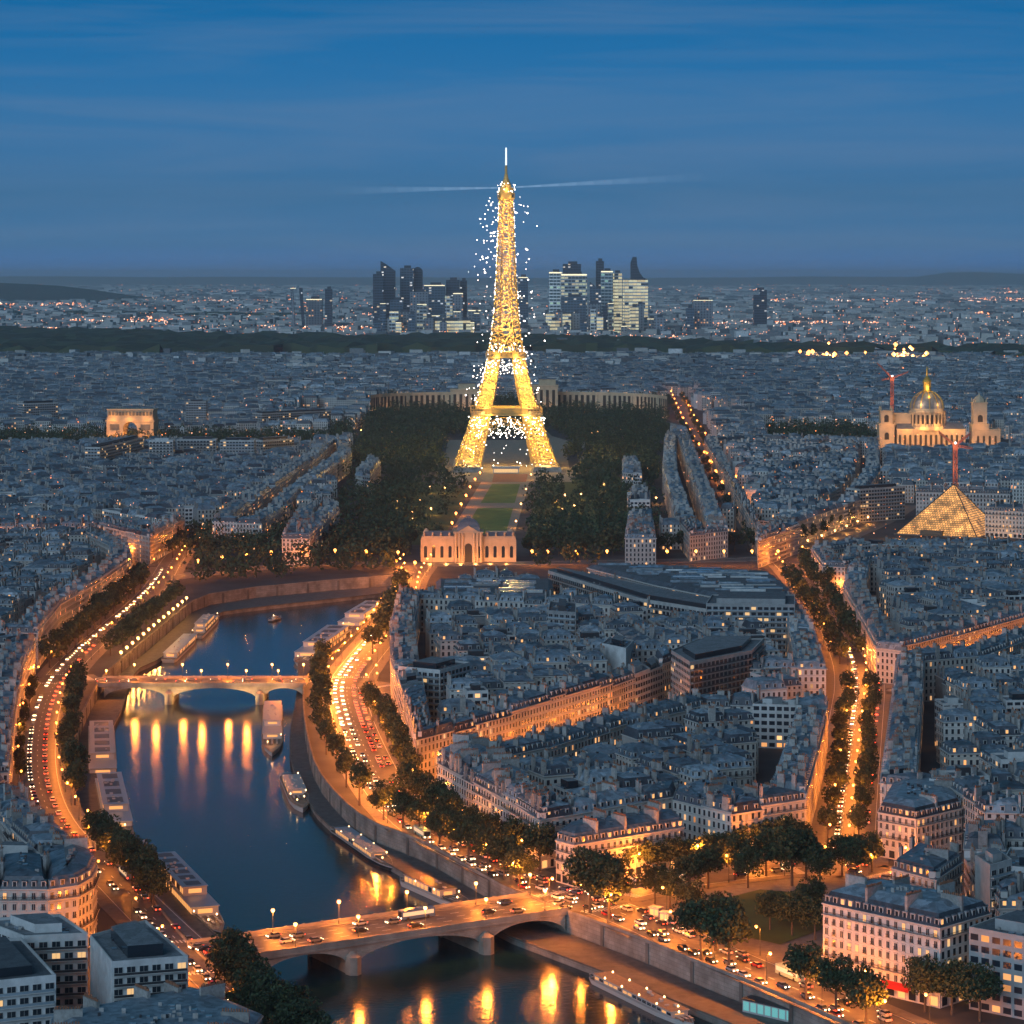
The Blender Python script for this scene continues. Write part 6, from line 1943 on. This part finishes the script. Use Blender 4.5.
m.face([(-7, -2.6, 21), (7, -2.6, 21), (0, -2.6, 25)], 0); m.face([(-7, -2.6, 21), (0, -2.6, 25), (0, 2, 25), (-7, 2, 21)], 0); m.face([(7, -2.6, 21), (7, 2, 21), (0, 2, 25), (0, -2.6, 25)], 0)
m.build('centre_block', [M_WARM], pal)
m = MB(); arched(m, 0, -2.55, 0, 5, 13, 0); m.build('door', [M_VOID], pal)
for x in (-8.6, -6.2, -3.9, 3.9, 6.2, 8.6):
    m = MB(); m.lathe([(.8, 0), (.7, 1), (.6, 17), (.9, 18), (.9, 20)], 0, 8, x, -3.1); m.build('column', [M_WARM], pal)
for x in (-7.4, 7.4):
    m = MB(); arched(m, x, -2.52, 3, 1.8, 8, 0); m.build('window', [M_PANE], pal)
m = MB(); q = lambda w: [(-w, 7 - w), (w, 7 - w), (w, 7 + w), (-w, 7 + w)]
for (w0, z0), (w1, z1) in zip([(8, 21), (7.4, 24), (5.6, 27), (3.2, 29)], [(7.4, 24), (5.6, 27), (3.2, 29), (2, 29.6)]): m.frustum(q(w0), z0, q(w1), z1, 0, 0)
m.box(0, 7, 29.6, 31, 2.4, 2.4, 0, 0); m.build('dome', [M_LEAD], pal)
for x in (-26, -15, -5, 5, 15, 26): flood(pal, (x, -11, 1.2), 4600, (1.0, .36, .08))
# triumphal arch
px0, py0 = P(130, 447)
arc = empty('triumphal_arch', (px0, py0, 0), 'massive floodlit triumphal arch above the dark trees', 'arch', rz=R(-6))
for s in (-1, 1):
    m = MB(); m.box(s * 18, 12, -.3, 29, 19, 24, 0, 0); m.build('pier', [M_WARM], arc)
    m = MB(); m.box(s * 18, -.5, 4, 16, 9, 2, 0, 0); m.box(s * 18, -.9, 12, 19, 5, 2, 0, 0); m.build('sculpture_group', [M_WARM], arc)
    m = MB(); m.box(s * 18, -.2, 19.5, 26, 11, .6, 0, 0); m.build('relief_panel', [M_STONE], arc)
m = MB(); N = 12
for k in range(N):
    t0, t1 = math.pi * k / N, math.pi * (k + 1) / N; f = lambda t: (-8.5 * math.cos(t), 20 + 8.8 * math.sin(t))
    (xa, za), (xb, zb) = f(t0), f(t1)
    for y in (0, 24): m.face([(xa, y, za), (xb, y, zb), (xb, y, 29), (xa, y, 29)], 0)
    m.face([(xa, 0, za), (xa, 24, za), (xb, 24, zb), (xb, 0, zb)], 0)
m.build('vault', [M_WARM], arc)
m = MB(); m.box(0, 12, 29.003, 31, 57.5, 26.5, 0, 0); m.build('cornice', [M_WARM], arc)
m = MB(); m.box(0, 12, 31.003, 34, 54.5, 23.5, 0, 0); m.box(0, 12, 34.003, 42, 53, 22, 0, 0); m.box(0, 12, 42.003, 43.5, 55, 24, 0, 0)
for k in range(-6, 7): m.box(k * 4, .3, 36, 40.5, 2.4, .8, 0, 1)
m.build('attic', [M_WARM, M_STONE], arc)
for x, y, z in ((-24, -16, 2), (-8, -18, 2), (8, -18, 2), (24, -16, 2)): flood(arc, (x, y - 3, z), 30000, (1, .36, .06))
for y in (4, 12, 20): flood(arc, (0, y, 3), 9000, (1, .45, .12))
for x in (-20, 0, 20): flood(arc, (x, -6, 32.5), 4500)
# domed church
DX, DY = (929 - 512) * 2960 / F, 2960.0
ch = empty('domed_church', (DX, DY, 0), 'floodlit church with a great ribbed dome, gilded lantern and two bell towers', 'church')
sc_ = DY / F
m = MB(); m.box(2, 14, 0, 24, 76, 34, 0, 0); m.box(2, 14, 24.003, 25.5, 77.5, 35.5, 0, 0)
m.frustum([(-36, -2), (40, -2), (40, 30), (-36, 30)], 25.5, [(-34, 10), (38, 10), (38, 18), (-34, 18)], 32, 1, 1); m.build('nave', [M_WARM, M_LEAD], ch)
for k in range(13):
    m = MB(); arched(m, -33 + k * 5.8, -3.03, 6, 2.6, 13, 0); m.build('window', [M_VOID], ch)
    m = MB(); m.box(-30.1 + k * 5.8, -3.4, 0, 23.9, 1.1, .8, 0, 0); m.build('buttress', [M_WARM], ch)
m = MB(); m.lathe([(22, 24), (22, 28), (19.6, 28.2), (19.6, 43), (20.6, 43.2), (20.6, 45), (18.8, 45.2), (18.8, 48)], 0, 24, 0, 14); m.build('drum', [M_WARM], ch)
for k in range(24):
    t = 2 * math.pi * (k + .5) / 24
    if math.sin(t) > .35: continue
    x, y = 19.75 * math.cos(t), 14 + 19.75 * math.sin(t); a = t + math.pi / 2
    m = MB(); m.box(x, y, 31, 41, 2.4, .25, a, 0); m.build('drum_window', [M_VOID], ch)
    t += math.pi / 24; m = MB(); m.lathe([(.8, 28.2), (.7, 42.8)], 0, 6, 20.4 * math.cos(t), 14 + 20.4 * math.sin(t)); m.build('drum_column', [M_WARM], ch)
m = MB(); prof = [(18.8 * math.cos(t), 48 + 19.5 * math.sin(t)) for t in [math.pi / 2 * k / 9 * .88 for k in range(10)]]; m.lathe(prof, 0, 24, 0, 14); m.build('dome', [M_LEAD], ch)
m = MB()
for k in range(12):
    t = 2 * math.pi * k / 12
    for (ra, za), (rb_, zb) in zip(prof, prof[1:]): m.bar(((ra + .1) * math.cos(t), 14 + (ra + .1) * math.sin(t), za), ((rb_ + .1) * math.cos(t), 14 + (rb_ + .1) * math.sin(t), zb), 1.3, 0)
m.build('dome_ribbing', [M_GILT], ch)
m = MB(); m.lathe([(5.4, 66), (5.4, 68), (4.4, 68.2), (4.4, 77), (5.2, 77.3), (4.6, 79), (2.6, 82), (1.0, 84), (.7, 93), (.1, 95)], 0, 10, 0, 14); m.build('lantern', [M_GILT], ch)
def bell_tower(x, y, w, z1, z2, lab):
    m = MB(); m.box(x, y, 0, z1, w, w, 0, 0); m.box(x, y, z1 + .003, z1 + 1.2, w + 1.4, w + 1.4, 0, 0); m.box(x, y, z1 + 1.203, z2, w * .8, w * .8, 0, 0); m.box(x, y, z2 + .003, z2 + 1, w * .92, w * .92, 0, 0)
    for sx in (-1, 1):
        for sy in (-1, 1): m.lathe([(.9, z2 + 1), (.9, z2 + 3), (.1, z2 + 6)], 0, 6, x + sx * w * .36, y + sy * w * .36)
    m.build('bell_tower', [M_WARM], ch)
    for zz in (z1 * .45, z1 + 3):
        m = MB(); arched(m, x, y - (w / 2 if zz < z1 else w * .4) - .03, zz, w * .3, min(8, z2 - z1), 0); m.build('belfry_opening', [M_VOID], ch)
bell_tower(-47.5, 6, 17, 30, 45, ''); bell_tower(57, 6, 19, 30, 54, '')
m = MB(); m.lathe([(7, 55), (6.5, 58), (4, 61), (1, 63), (.2, 66)], 0, 8, 57, 6); m.build('tower_cap', [M_WARM], ch)
m = MB(); m.box(64, 8, 0, 24, 30, 26, 0, 0); m.box(64, 8, 24.003, 25.4, 31.4, 27.4, 0, 0); m.box(-29, 14, 0, 41, 22, 12, 0, 0); m.box(-29, 14, 41.003, 42.5, 23, 13, 0, 0); m.box(-66, 12, 0, 13, 26, 16, 0, 0); m.build('side_block', [M_WARM], ch)
for k in range(4):
    m = MB(); arched(m, 54 + k * 6.5, -5.03, 5, 2.6, 13, 0); m.build('window', [M_VOID], ch)
for x in (-68, -48, -34, -18, 0, 18, 34, 52, 68): flood(ch, (x, -18, 2), 9000, (1.0, .42, .11))
for x in (-26, -9, 9, 26): flood(ch, (x, -12, 27), 9000, (1.0, .46, .13))
flood(ch, (-47.5, -12, 31), 4500, (1, .42, .11)); flood(ch, (57, -13, 31), 5000, (1, .42, .11)); flood(ch, (0, -2, 70), 7000, (1, .6, .16)); flood(ch, (-12, -6, 54), 6000, (1, .6, .3)); flood(ch, (14, -6, 54), 6000, (1, .6, .3))
# glass pyramid
def glass_grid(name, e):
    m = mat(name, (0.25, 0.17, 0.09), .25); nt = m.node_tree; b = nt.nodes['Principled BSDF']; L = nt.links.new
    uvn = nt.nodes.new('ShaderNodeUVMap'); uvn.uv_map = 'UVMap'; br = nt.nodes.new('ShaderNodeTexBrick')
    br.offset = .5; br.inputs['Scale'].default_value = 1; br.inputs['Brick Width'].default_value = 2.0; br.inputs['Row Height'].default_value = 1.8; br.inputs['Mortar Size'].default_value = .22
    br.inputs['Color1'].default_value = (1, 1, 1, 1); br.inputs['Color2'].default_value = (.35, .35, .35, 1); br.inputs['Mortar'].default_value = (.02, .02, .02, 1)
    L(uvn.outputs[0], br.inputs['Vector'])
    geo = nt.nodes.new('ShaderNodeNewGeometry'); nz = nt.nodes.new('ShaderNodeTexNoise'); nz.inputs['Scale'].default_value = .12; nz.inputs['Detail'].default_value = 4
    L(geo.outputs['Position'], nz.inputs['Vector']); mr = nt.nodes.new('ShaderNodeMapRange'); mr.inputs['From Min'].default_value = .35; mr.inputs['From Max'].default_value = .7; mr.inputs['To Min'].default_value = .35 * e; mr.inputs['To Max'].default_value = 1.9 * e
    L(nz.outputs['Fac'], mr.inputs['Value'])
    rgb = nt.nodes.new('ShaderNodeSeparateXYZ'); L(br.outputs['Color'], rgb.inputs[0]); mu = nt.nodes.new('ShaderNodeMath'); mu.operation = 'MULTIPLY'; L(rgb.outputs[0], mu.inputs[0]); L(mr.outputs[0], mu.inputs[1])
    b.inputs['Emission Color'].default_value = (1.0, .43, .11, 1); L(mu.outputs[0], b.inputs['Emission Strength']); m.cycles.emission_sampling = 'NONE'
    return m
M_PYR = glass_grid('lit_pyramid_glass', 1.35)
pc = (334.0, 2026.0); pyr = empty('glass_pyramid', (pc[0], pc[1], 0), 'golden glowing glass pyramid with a fine grid of panes', 'pyramid')
Fp, Lp, Rp = (347 - pc[0], 1978 - pc[1]), (291 - pc[0], 2009 - pc[1]), (375 - pc[0], 2033 - pc[1]); Bp = (Lp[0] + Rp[0] - Fp[0], Lp[1] + Rp[1] - Fp[1])
ap = ((Lp[0] + Rp[0]) / 2 + 4, (Lp[1] + Rp[1]) / 2, 37.0)
for a, b_ in ((Lp, Fp), (Fp, Rp), (Rp, Bp), (Bp, Lp)):
    m = MB(); l = math.hypot(b_[0] - a[0], b_[1] - a[1]); m.face([(*a, .6), (*b_, .6), ap], 0, [(0, 0), (l, 0), (l / 2, 44)]); m.build('glazed_side', [M_PYR], pyr)
m = MB()
for c in (Lp, Fp, Rp, Bp): m.bar((*c, .6), ap, .9, 0)
m.build('edge_frame', [M_POLE], pyr)
m = MB(); bs = ccw([Lp, Fp, Rp, Bp]); m.prism(inset(bs, -1.2), 0, .6, 0, 0); m.build('base', [M_PAVE], pyr)
m = MB(); mm = ((Lp[0] * .55 + Fp[0] * .45), (Lp[1] * .55 + Fp[1] * .45)); m.box(mm[0], mm[1], .6, 4.2, 17, 5, math.atan2(Fp[1] - Lp[1], Fp[0] - Lp[0]), 0); m.build('entrance', [M_POLE], pyr)
flood(pyr, (Lp[0] - 2, Fp[1] - 12, 5), 14000); flood(pyr, (Fp[0] + 8, Fp[1] - 10, 5), 9000)
# cranes
M_CRANE = mat('red_crane_paint', (0.42, 0.11, 0.06), .5)
def crane(label, x, d, ztop, jibs, w=3.0):
    X = (x - 512) * d / F; e = empty('tower_crane', (X, d, 0), label, 'crane')
    c = lambda z: [(-w / 2, -w / 2, z), (w / 2, -w / 2, z), (w / 2, w / 2, z), (-w / 2, w / 2, z)]
    m = lattice(c, [k * 4.0 for k in range(int(ztop / 4) + 1)], .8, .5, 0); m.build('mast', [M_CRANE], e)
    m = MB(); m.box(0, 0, ztop - 3, ztop + 1.5, w + 1, w + 1, 0, 0); m.build('cab', [M_CRANE], e)
    for jx, jz in jibs:
        m = MB(); a = Vector((0, 0, ztop)); b = Vector((jx, -2, jz)); n = 8
        for o in (Vector((0, -.8, 0)), Vector((0, .8, 0)), Vector((0, 0, 1.8))):
            m.bar(a + o, b + o * .5, .8, 0)
        for k in range(n):
            p = a + (b - a) * (k / n); q = a + (b - a) * ((k + 1) / n)
            m.bar(p + Vector((0, -.8, 0)), q + Vector((0, 0, 1.8)), .5, 0); m.bar(p + Vector((0, .8, 0)), q + Vector((0, 0, 1.8)), .5, 0)
        m.build('jib', [M_CRANE], e)
    m = MB(); bulb(m, 0, -2, ztop + 3, .9); m.build('warning_lamp', [M_SPARK], e)
    for z in (ztop * .35, ztop * .7, ztop): flood(e, (0, -10, z), 3200, (1, .42, .16))
crane('red tower crane standing behind the left bell tower of the domed church', 892, 3000, 80, [(-17, 97), (18, 87), (-12, 78)])
crane('red lattice crane mast rising behind the glass pyramid', 955, 2110, 60, [(-13, 71), (12, 70), (14, 58)])
# curved colonnaded palace behind the tower
def wing(label, pts, h, name='colonnaded_wing'):
    e = empty(name, (pts[0][0], pts[0][1], 0), label, 'palace wing'); o = (pts[0][0], pts[0][1], 0)
    m = MB(); back = [(x * 1.0, y + 16) for x, y in pts]
    for a, b_, c, d in zip(pts, pts[1:], back[1:], back):
        m.face([(*a, 0), (*b_, 0), (*b_, h), (*a, h)], 0); m.face([(*d, 0), (*c, 0), (*c, h), (*d, h)], 0)
    for k in (0, -1): m.face([(*pts[k], 0), (*back[k], 0), (*back[k], h), (*pts[k], h)], 0)
    m.build('wall', [M_WARM], e, o)
    m = MB()
    for a, b_, c, d in zip(pts, pts[1:], back[1:], back):
        m.face([(*a, h + .01), (*b_, h + .01), (*c, h + .01), (*d, h + .01)], 0); m.face([(a[0], a[1] - .6, h - 2), (b_[0], b_[1] - .6, h - 2), (b_[0], b_[1] - .6, h + .9), (a[0], a[1] - .6, h + .9)], 1); m.face([(a[0], a[1] - .6, h + .9), (b_[0], b_[1] - .6, h + .9), (b_[0], b_[1] + .6, h + .9), (a[0], a[1] + .6, h + .9)], 1)
    m.build('roof', [M_LEAD, M_WARM], e, o)
    for (x, y, ux, uy) in resample(pts, 8.4):
        m = MB(); a = math.atan2(uy, ux); m.box(x + ux * 4.2, y + uy * 4.2 - .1, 4, h - 3.5, 4.4, .5, a, 0); m.build('tall_window', [M_VOID], e, o)
    for k in range(3):
        q = pts[int((k + .5) / 3 * len(pts))]; flood(e, (q[0] - o[0], q[1] - o[1] - 24, 4), 9000, (1.0, .58, .36))
arcp = lambda s: [(s * (62 + 150 * math.sin(t)), 3640 + 150 * math.cos(t)) for t in [math.pi / 2 * k / 12 for k in range(13)]]
rp = [(x + 1, y) for x, y in arcp(1)]; lp = [(-84 - 112 * math.sin(t), 3670 + 112 * math.cos(t)) for t in [math.pi / 2 * k / 12 for k in range(13)]]
wing('long curved colonnaded palace wing right of the tower', rp, 30); wing('long curved colonnaded palace wing left of the tower', list(reversed(lp)), 30)
for lb, xx, hh in (('square end pavilion of the palace right of the tower', 46, 50), ('square end pavilion of the palace left of the tower', -68, 44)):
    e = empty('end_pavilion', (xx, 3770, 0), lb, 'pavilion'); m = MB(); m.box(0, 0, 0, hh - 10, 38, 34, 0, 0); m.box(0, 0, hh - 9.997, hh - 8, 40, 36, 0, 0); m.box(4, 0, hh - 7.997, hh, 24, 22, 0, 0); m.build('wall', [M_WARM], e)
    m = MB(); m.box(4, 0, hh + .003, hh + 1.2, 26, 24, 0, 0); m.build('roof', [M_LEAD], e)
    for k in range(4):
        m = MB(); m.box(-13 + k * 8.6, -17.1, 5, hh - 15, 4, .5, 0, 0); m.build('tall_window', [M_VOID], e)
    flood(e, (0, -34, 4), 14000, (1.0, .58, .36))
# ================================================================== the high-rise district on the plain
TK = {
 'dark': facade('dark_glass_tower', [(0.06, 0.08, 0.11), (0.07, 0.095, 0.13)], bay=9, storey=9, ww=.85, wh=.5, lit=.05, estr=.9, base_lit=0, dark=(.015, .025, .04), litcol=((1, .75, .45), (.8, .9, 1))),
 'blue': facade('blue_glass_tower', [(0.10, 0.15, 0.2), (0.13, 0.18, 0.24)], bay=10, storey=9, ww=.8, wh=.5, lit=.10, estr=.6, base_lit=0, dark=(.03, .05, .07), litcol=((1, .75, .45), (.8, .9, 1))),
 'pale': facade('pale_tower', [(0.24, 0.26, 0.29), (0.3, 0.32, 0.35)], bay=10, storey=9, ww=.5, wh=.5, lit=.08, estr=.6, base_lit=0, dark=(.05, .06, .08)),
 'lit': facade('lit_office_tower', [(0.10, 0.11, 0.11)], bay=14, storey=11, ww=.97, wh=.66, lit=.93, estr=.35, base_lit=0, dark=(.05, .06, .07), litcol=((1.0, .80, .42), (.95, .95, .62))),
 'half': facade('half_lit_tower', [(0.09, 0.12, 0.14)], bay=12, storey=11, ww=.9, wh=.6, lit=.4, estr=.15, base_lit=0, dark=(.03, .05, .06), litcol=((.8, .95, .6), (1, .8, .5))),
 'teal': facade('teal_tower', [(0.03, 0.10, 0.12)], bay=12, storey=11, ww=.9, wh=.6, lit=.12, estr=.15, base_lit=0, dark=(.02, .08, .1), litcol=((.3, .9, .8), (.9, .9, .5)))}
M_CROWN = mat('lit_tower_crown', (.4, .4, .35), .5, emit=(1.0, .85, .5), estr=1.6)
M_TOPR = mat('tower_top', (.05, .06, .08), .6)
def tower_block(label, x0, x1, ytop, kind, d=9000.0, top='flat', crown=0, dd=None, yt2=None):
    X0, Z = at_depth(x0, ytop, d); X1, _ = at_depth(x1, ytop, d); w = X1 - X0; dp = dd or max(24, min(60, w * .8)); Z2 = at_depth(x1, yt2, d)[1] if yt2 else Z
    e = empty('office_tower', ((X0 + X1) / 2, d, 0), label, 'tower', 'high-rise district'); m = MB(); m.bid = (x0 * 7.13) % 1
    h = w / 2
    fr = [(-h, 0, -1), (h, 0, -1)]
    if top == 'round':
        prof = [(-h, 0), (h, 0)] + [(h * math.cos(math.pi * k / 10), Z - h + h * math.sin(math.pi * k / 10)) for k in range(11)]
    elif top == 'slant': prof = [(-h, 0), (h, 0), (h, Z2), (-h * .2, Z - 12), (-h, Z)]
    elif top == 'fin': prof = [(-h, 0), (h, 0), (h, Z2), (h * .55, Z2 + (Z - Z2) * .06), (h * .1, Z2 + (Z - Z2) * .28), (-h * .22, Z2 + (Z - Z2) * .62), (-h * .3, Z), (-h * .75, Z), (-h, Z2 + (Z - Z2) * .75)]
    elif top == 'step': prof = [(-h, 0), (h, 0), (h, Z), (0, Z), (0, Z2), (-h, Z2)]
    elif top == 'lean': prof = [(-h + 12, 0), (h - 2, 0), (h - 12, Z), (-h, Z)]
    else: prof = [(-h, 0), (h, 0), (h, Z), (-h, Z)]
    m.face([(x, 0, z) for x, z in prof], 0, [(x + 500, z + .1) for x, z in prof])
    m.face([(x, dp, z) for x, z in reversed(prof)], 0, [(x + 500, z + .1) for x, z in reversed(prof)])
    for (xa, za), (xb, zb) in zip(prof[1:], prof[2:] + prof[:1]):
        side = abs(xa - xb) < abs(za - zb) * .3
        m.face([(xa, 0, za), (xb, 0, zb), (xb, dp, zb), (xa, dp, za)][::-1], 0 if side else 1, [(0, za + .1), (0, zb + .1), (dp, zb + .1), (dp, za + .1)][::-1] if side else None)
    m.build('shaft', [TK[kind], M_TOPR], e)
    if top in ('flat', 'step'):
        m = MB(); m.box(h * .1, dp / 2, Z + .01, Z + 9, w * .5, dp * .5, 0, 0); m.build('plant_room', [M_TOPR], e)
    if crown:
        m = MB(); m.box(0, -.6, Z - crown, Z - .3, w * .98, .8, 0, 0); m.build('lit_crown', [M_CROWN], e)
    return e
for a in [('slim dark slab with a thin mast, first of the left high-rise cluster', 373, 383.5, 274, 'dark', 9000, 'flat', 0),
          ('dark tower with a steep slanted top and pointed spire', 380.5, 395, 261, 'dark', 9100, 'slant', 0, None, 271),
          ('blue slab tower with a bright spot beside a round-topped one', 400, 413.5, 268, 'blue', 9200, 'flat', 0),
          ('round-topped dark tower in the left high-rise cluster', 412.5, 422.5, 267, 'dark', 9250, 'round', 0),
          ('pale lower tower in front of the round-topped one', 410, 428, 292, 'pale', 8900, 'flat', 0),
          ('wide blue office slab with a lit roof line, left of the tower', 424, 445, 285, 'blue', 9150, 'flat', 3),
          ('dark block with a sharp flat roof, left of the golden tower', 446, 459.5, 280, 'dark', 9200, 'flat', 0),
          ('dark block adjoining the sharp flat-roofed one', 460, 467, 280.5, 'dark', 9260, 'flat', 0),
          ('pale striped slab in front of the dark pair', 445, 452.5, 296, 'half', 8950, 'flat', 0),
          ('pale grey tower right of the striped slab', 453, 463, 293, 'pale', 8900, 'flat', 3),
          ('grey block with a lit canopy roof nearest the golden tower', 468, 481, 310, 'pale', 8800, 'flat', 3),
          ('broad low grey block before the left cluster', 427, 446, 313, 'blue', 8700, 'flat', 0),
          ('wide low building with a warm lit front', 435, 463, 321, 'lit', 8600, 'flat', 0),
          ('low pale building with bright lit windows at the cluster foot', 378, 392, 318, 'pale', 8700, 'flat', 0),
          ('grey mid-height block behind the low lit ones', 390, 403, 300, 'blue', 9000, 'flat', 0),
          ('small pale block at the left cluster edge', 396, 411, 312, 'pale', 8750, 'flat', 0),
          ('dim leaning twin tower standing alone to the left, outer one', 290, 296, 288, 'pale', 9300, 'lean', 2),
          ('dark leaning twin tower standing alone to the left, inner one', 299, 305.5, 288, 'dark', 9300, 'lean', 0),
          ('dark single slab between the twins and the high-rise cluster', 325, 332, 289, 'dark', 9300, 'flat', 0),
          ('low orange-lit block beside the leaning twins', 306, 322, 299, 'pale', 9400, 'flat', 3),
          ('tower half hidden by sparkles just right of the golden tower', 518, 528, 277, 'blue', 9300, 'flat', 3),
          ('teal tower with a bright roof edge', 549, 562, 272, 'teal', 9150, 'flat', 4),
          ('broad half-lit tower with a dark hat-like top', 561, 587, 274, 'half', 9050, 'flat', 5),
          ('dark hat-like crown block on the broad half-lit tower', 563, 581, 264, 'dark', 9110, 'flat', 0),
          ('tall slim dark tower, highest of the right cluster but one', 596, 604, 261, 'dark', 9250, 'flat', 0),
          ('dark green slab with a bright sloping roof edge', 601, 613, 271, 'teal', 9050, 'flat', 4),
          ('narrow tower with bright yellow lit floors', 612.5, 622, 273, 'lit', 9100, 'flat', 0),
          ('grey tower with a slanted stepped roof', 590, 601, 282, 'blue', 8950, 'slant', 0, None, 290),
          ('broad brightly lit pale yellow office tower', 623.5, 648, 280, 'lit', 9050, 'flat', 0),
          ('curved fin-shaped dark tower rising behind the bright yellow one', 631, 647, 257, 'dark', 9110, 'fin', 0, None, 279),
          ('small teal glass block at the foot of the bright yellow tower', 633, 652, 320, 'teal', 8700, 'flat', 0),
          ('low pale lit building before the teal tower', 546, 571, 314, 'lit', 8700, 'flat', 0),
          ('plain grey block below the broad half-lit tower', 561, 586, 297, 'blue', 8850, 'flat', 0),
          ('small grey tower below the dark green slab', 588, 600, 304, 'pale', 8800, 'flat', 0),
          ('dark tower foot between the green slab and the yellow floors', 603, 612, 306, 'dark', 8800, 'flat', 0),
          ('blue-grey block standing apart to the right of the cluster', 693, 713, 300, 'pale', 9000, 'flat', 2),
          ('lower wing of the blue-grey block standing apart', 686, 694, 308, 'blue', 8950, 'flat', 0),
          ('lonely dark tower far to the right with a twin top', 754, 767, 290, 'dark', 9300, 'step', 0, None, 295)]:
    tower_block(*a)
rk = random.Random(44)
for side, xa, xb, n in (('left', 374, 482, 15), ('right', 540, 662, 15)):
    for k in range(n):
        x = xa + (xb - xa) * (k + .5) / n + rk.uniform(-2, 2); w_ = rk.uniform(5, 11)
        tower_block(f"low infill block, {ordw(k + 1)} from the left at the foot of the {side} high-rise cluster", x - w_ / 2, x + w_ / 2, rk.uniform(303, 326), rk.choice(('pale', 'blue', 'pale', 'half', 'lit')), 8500 + rk.uniform(0, 250), 'flat', rk.choice((0, 0, 2)))
# brightly floodlit sites on the plain
for k, (x, y, n, lab) in enumerate(((890, 367, 16, 'blazing floodlit site on the dark wood edge, brightest of three'), (831, 366, 9, 'glowing orange floodlit site left of the blazing one'), (802, 367, 5, 'small orange floodlit site nearest the church crane'))):
    X, Y = P(x, y); e = empty('floodlit_hall', (X, Y, 0), lab, 'hall', 'floodlit halls')
    m = MB(); m.box(0, 0, 0, 12, 6 * n, 30, 0, 0); m.build('wall', [M_WARM], e)
    m = MB(); m.frustum([(-3.2 * n, -16), (3.2 * n, -16), (3.2 * n, 16), (-3.2 * n, 16)], 12, [(-2 * n, -4), (2 * n, -4), (2 * n, 4), (-2 * n, 4)], 22, 0, 0); m.build('roof', [M_LEAD], e)
    for q in range(n):
        m = MB(); bulb(m, rb.gauss(0, 2.0 * n), -19 - rb.random() * 8, 20 + abs(rb.gauss(0, 15)), rb.uniform(2.0, 5.5)); m.build('floodlight_head', [M_BULB], e)
    for q in range(3): flood(e, ((q - 1) * 2.2 * n, -46, 14), 500000 * (1 if k else 1.6), (1, .5, .16), 2)
# the plain's thousands of lights
M_CL = [mat('far_light_orange', (1, .6, .3), .5, emit=(1.0, .22, .04), estr=5.0), mat('far_light_pale', (1, .8, .7), .5, emit=(1.0, .40, .20), estr=4.5), mat('far_light_white', (1, 1, 1), .5, emit=(1.0, .66, .46), estr=4.5)]
cl = MB(); rc = random.Random(31)
def far_light(x, y, s=1.0, m=None, zz=None):
    d = H * F / (y - HY); zz = zz or (12 if d < 6000 else 20)
    d = (H - zz) * F / (y - HY); X = (x - 512) * d / F
    bulb(cl, X, d, zz, d / F * .55 * s * rc.uniform(.6, 1.3), m if m is not None else rc.choice((0, 0, 1, 1, 2)))
for _ in range(4200):
    y = 281 + 66 * rc.random() ** 1.3; far_light(rc.uniform(0, 1024), y, .7)
for _ in range(1300):
    x_, y_ = rc.uniform(0, 1024), rc.uniform(362, 540)
    if 320 < x_ < 680 and y_ > 392: continue
    far_light(x_, y_, rc.choice((.4, .5, .6, .8)), rc.choice((0, 0, 1)), 21)
for x0, x1, y, n in ((135, 270, 290.5, 90), (145, 340, 300.5, 90), (0, 130, 304, 70), (70, 200, 320, 60), (0, 60, 328, 40), (80, 190, 317, 40), (560, 700, 288.5, 50), (650, 760, 289.5, 90), (770, 1024, 289.2, 170), (770, 900, 300, 80), (900, 1024, 292, 110), (960, 1024, 299, 60), (900, 980, 301, 60), (690, 800, 322, 90), (770, 880, 322.5, 60), (975, 1000, 312.5, 25), (280, 350, 335, 40), (660, 760, 346, 24), (240, 480, 327, 90), (540, 680, 336, 60), (990, 1024, 357, 20), (380, 480, 303, 60)):
    for _ in range(int(n * 1.7)): far_light(rc.uniform(x0, x1), y + rc.gauss(0, .9), rc.uniform(.6, 1.2), rc.choice((0, 0, 1, 1, 2)))
tag(cl.build('far_city_lights', M_CL), 'thousands of tiny street lights scattered over the far plain', 'city lights', kind='stuff')
# ================================================================== the air
hz = MB(); hz.box(0, 34000, -12, 345, 54000, 70000, 0, 0, None, True)
M_HAZE = bpy.data.materials.new('haze'); M_HAZE.use_nodes = True; nt = M_HAZE.node_tree; nt.nodes.clear()
o_ = nt.nodes.new('ShaderNodeOutputMaterial'); pv = nt.nodes.new('ShaderNodeVolumePrincipled')
pv.inputs['Color'].default_value = (0.92, 0.96, 1.0, 1); pv.inputs['Density'].default_value = 2.9e-5; pv.inputs['Anisotropy'].default_value = 0.15
nt.links.new(pv.outputs[0], o_.inputs['Volume'])
tag(hz.build('haze', [M_HAZE]), 'thin blue evening haze over the whole city', 'haze', kind='stuff')
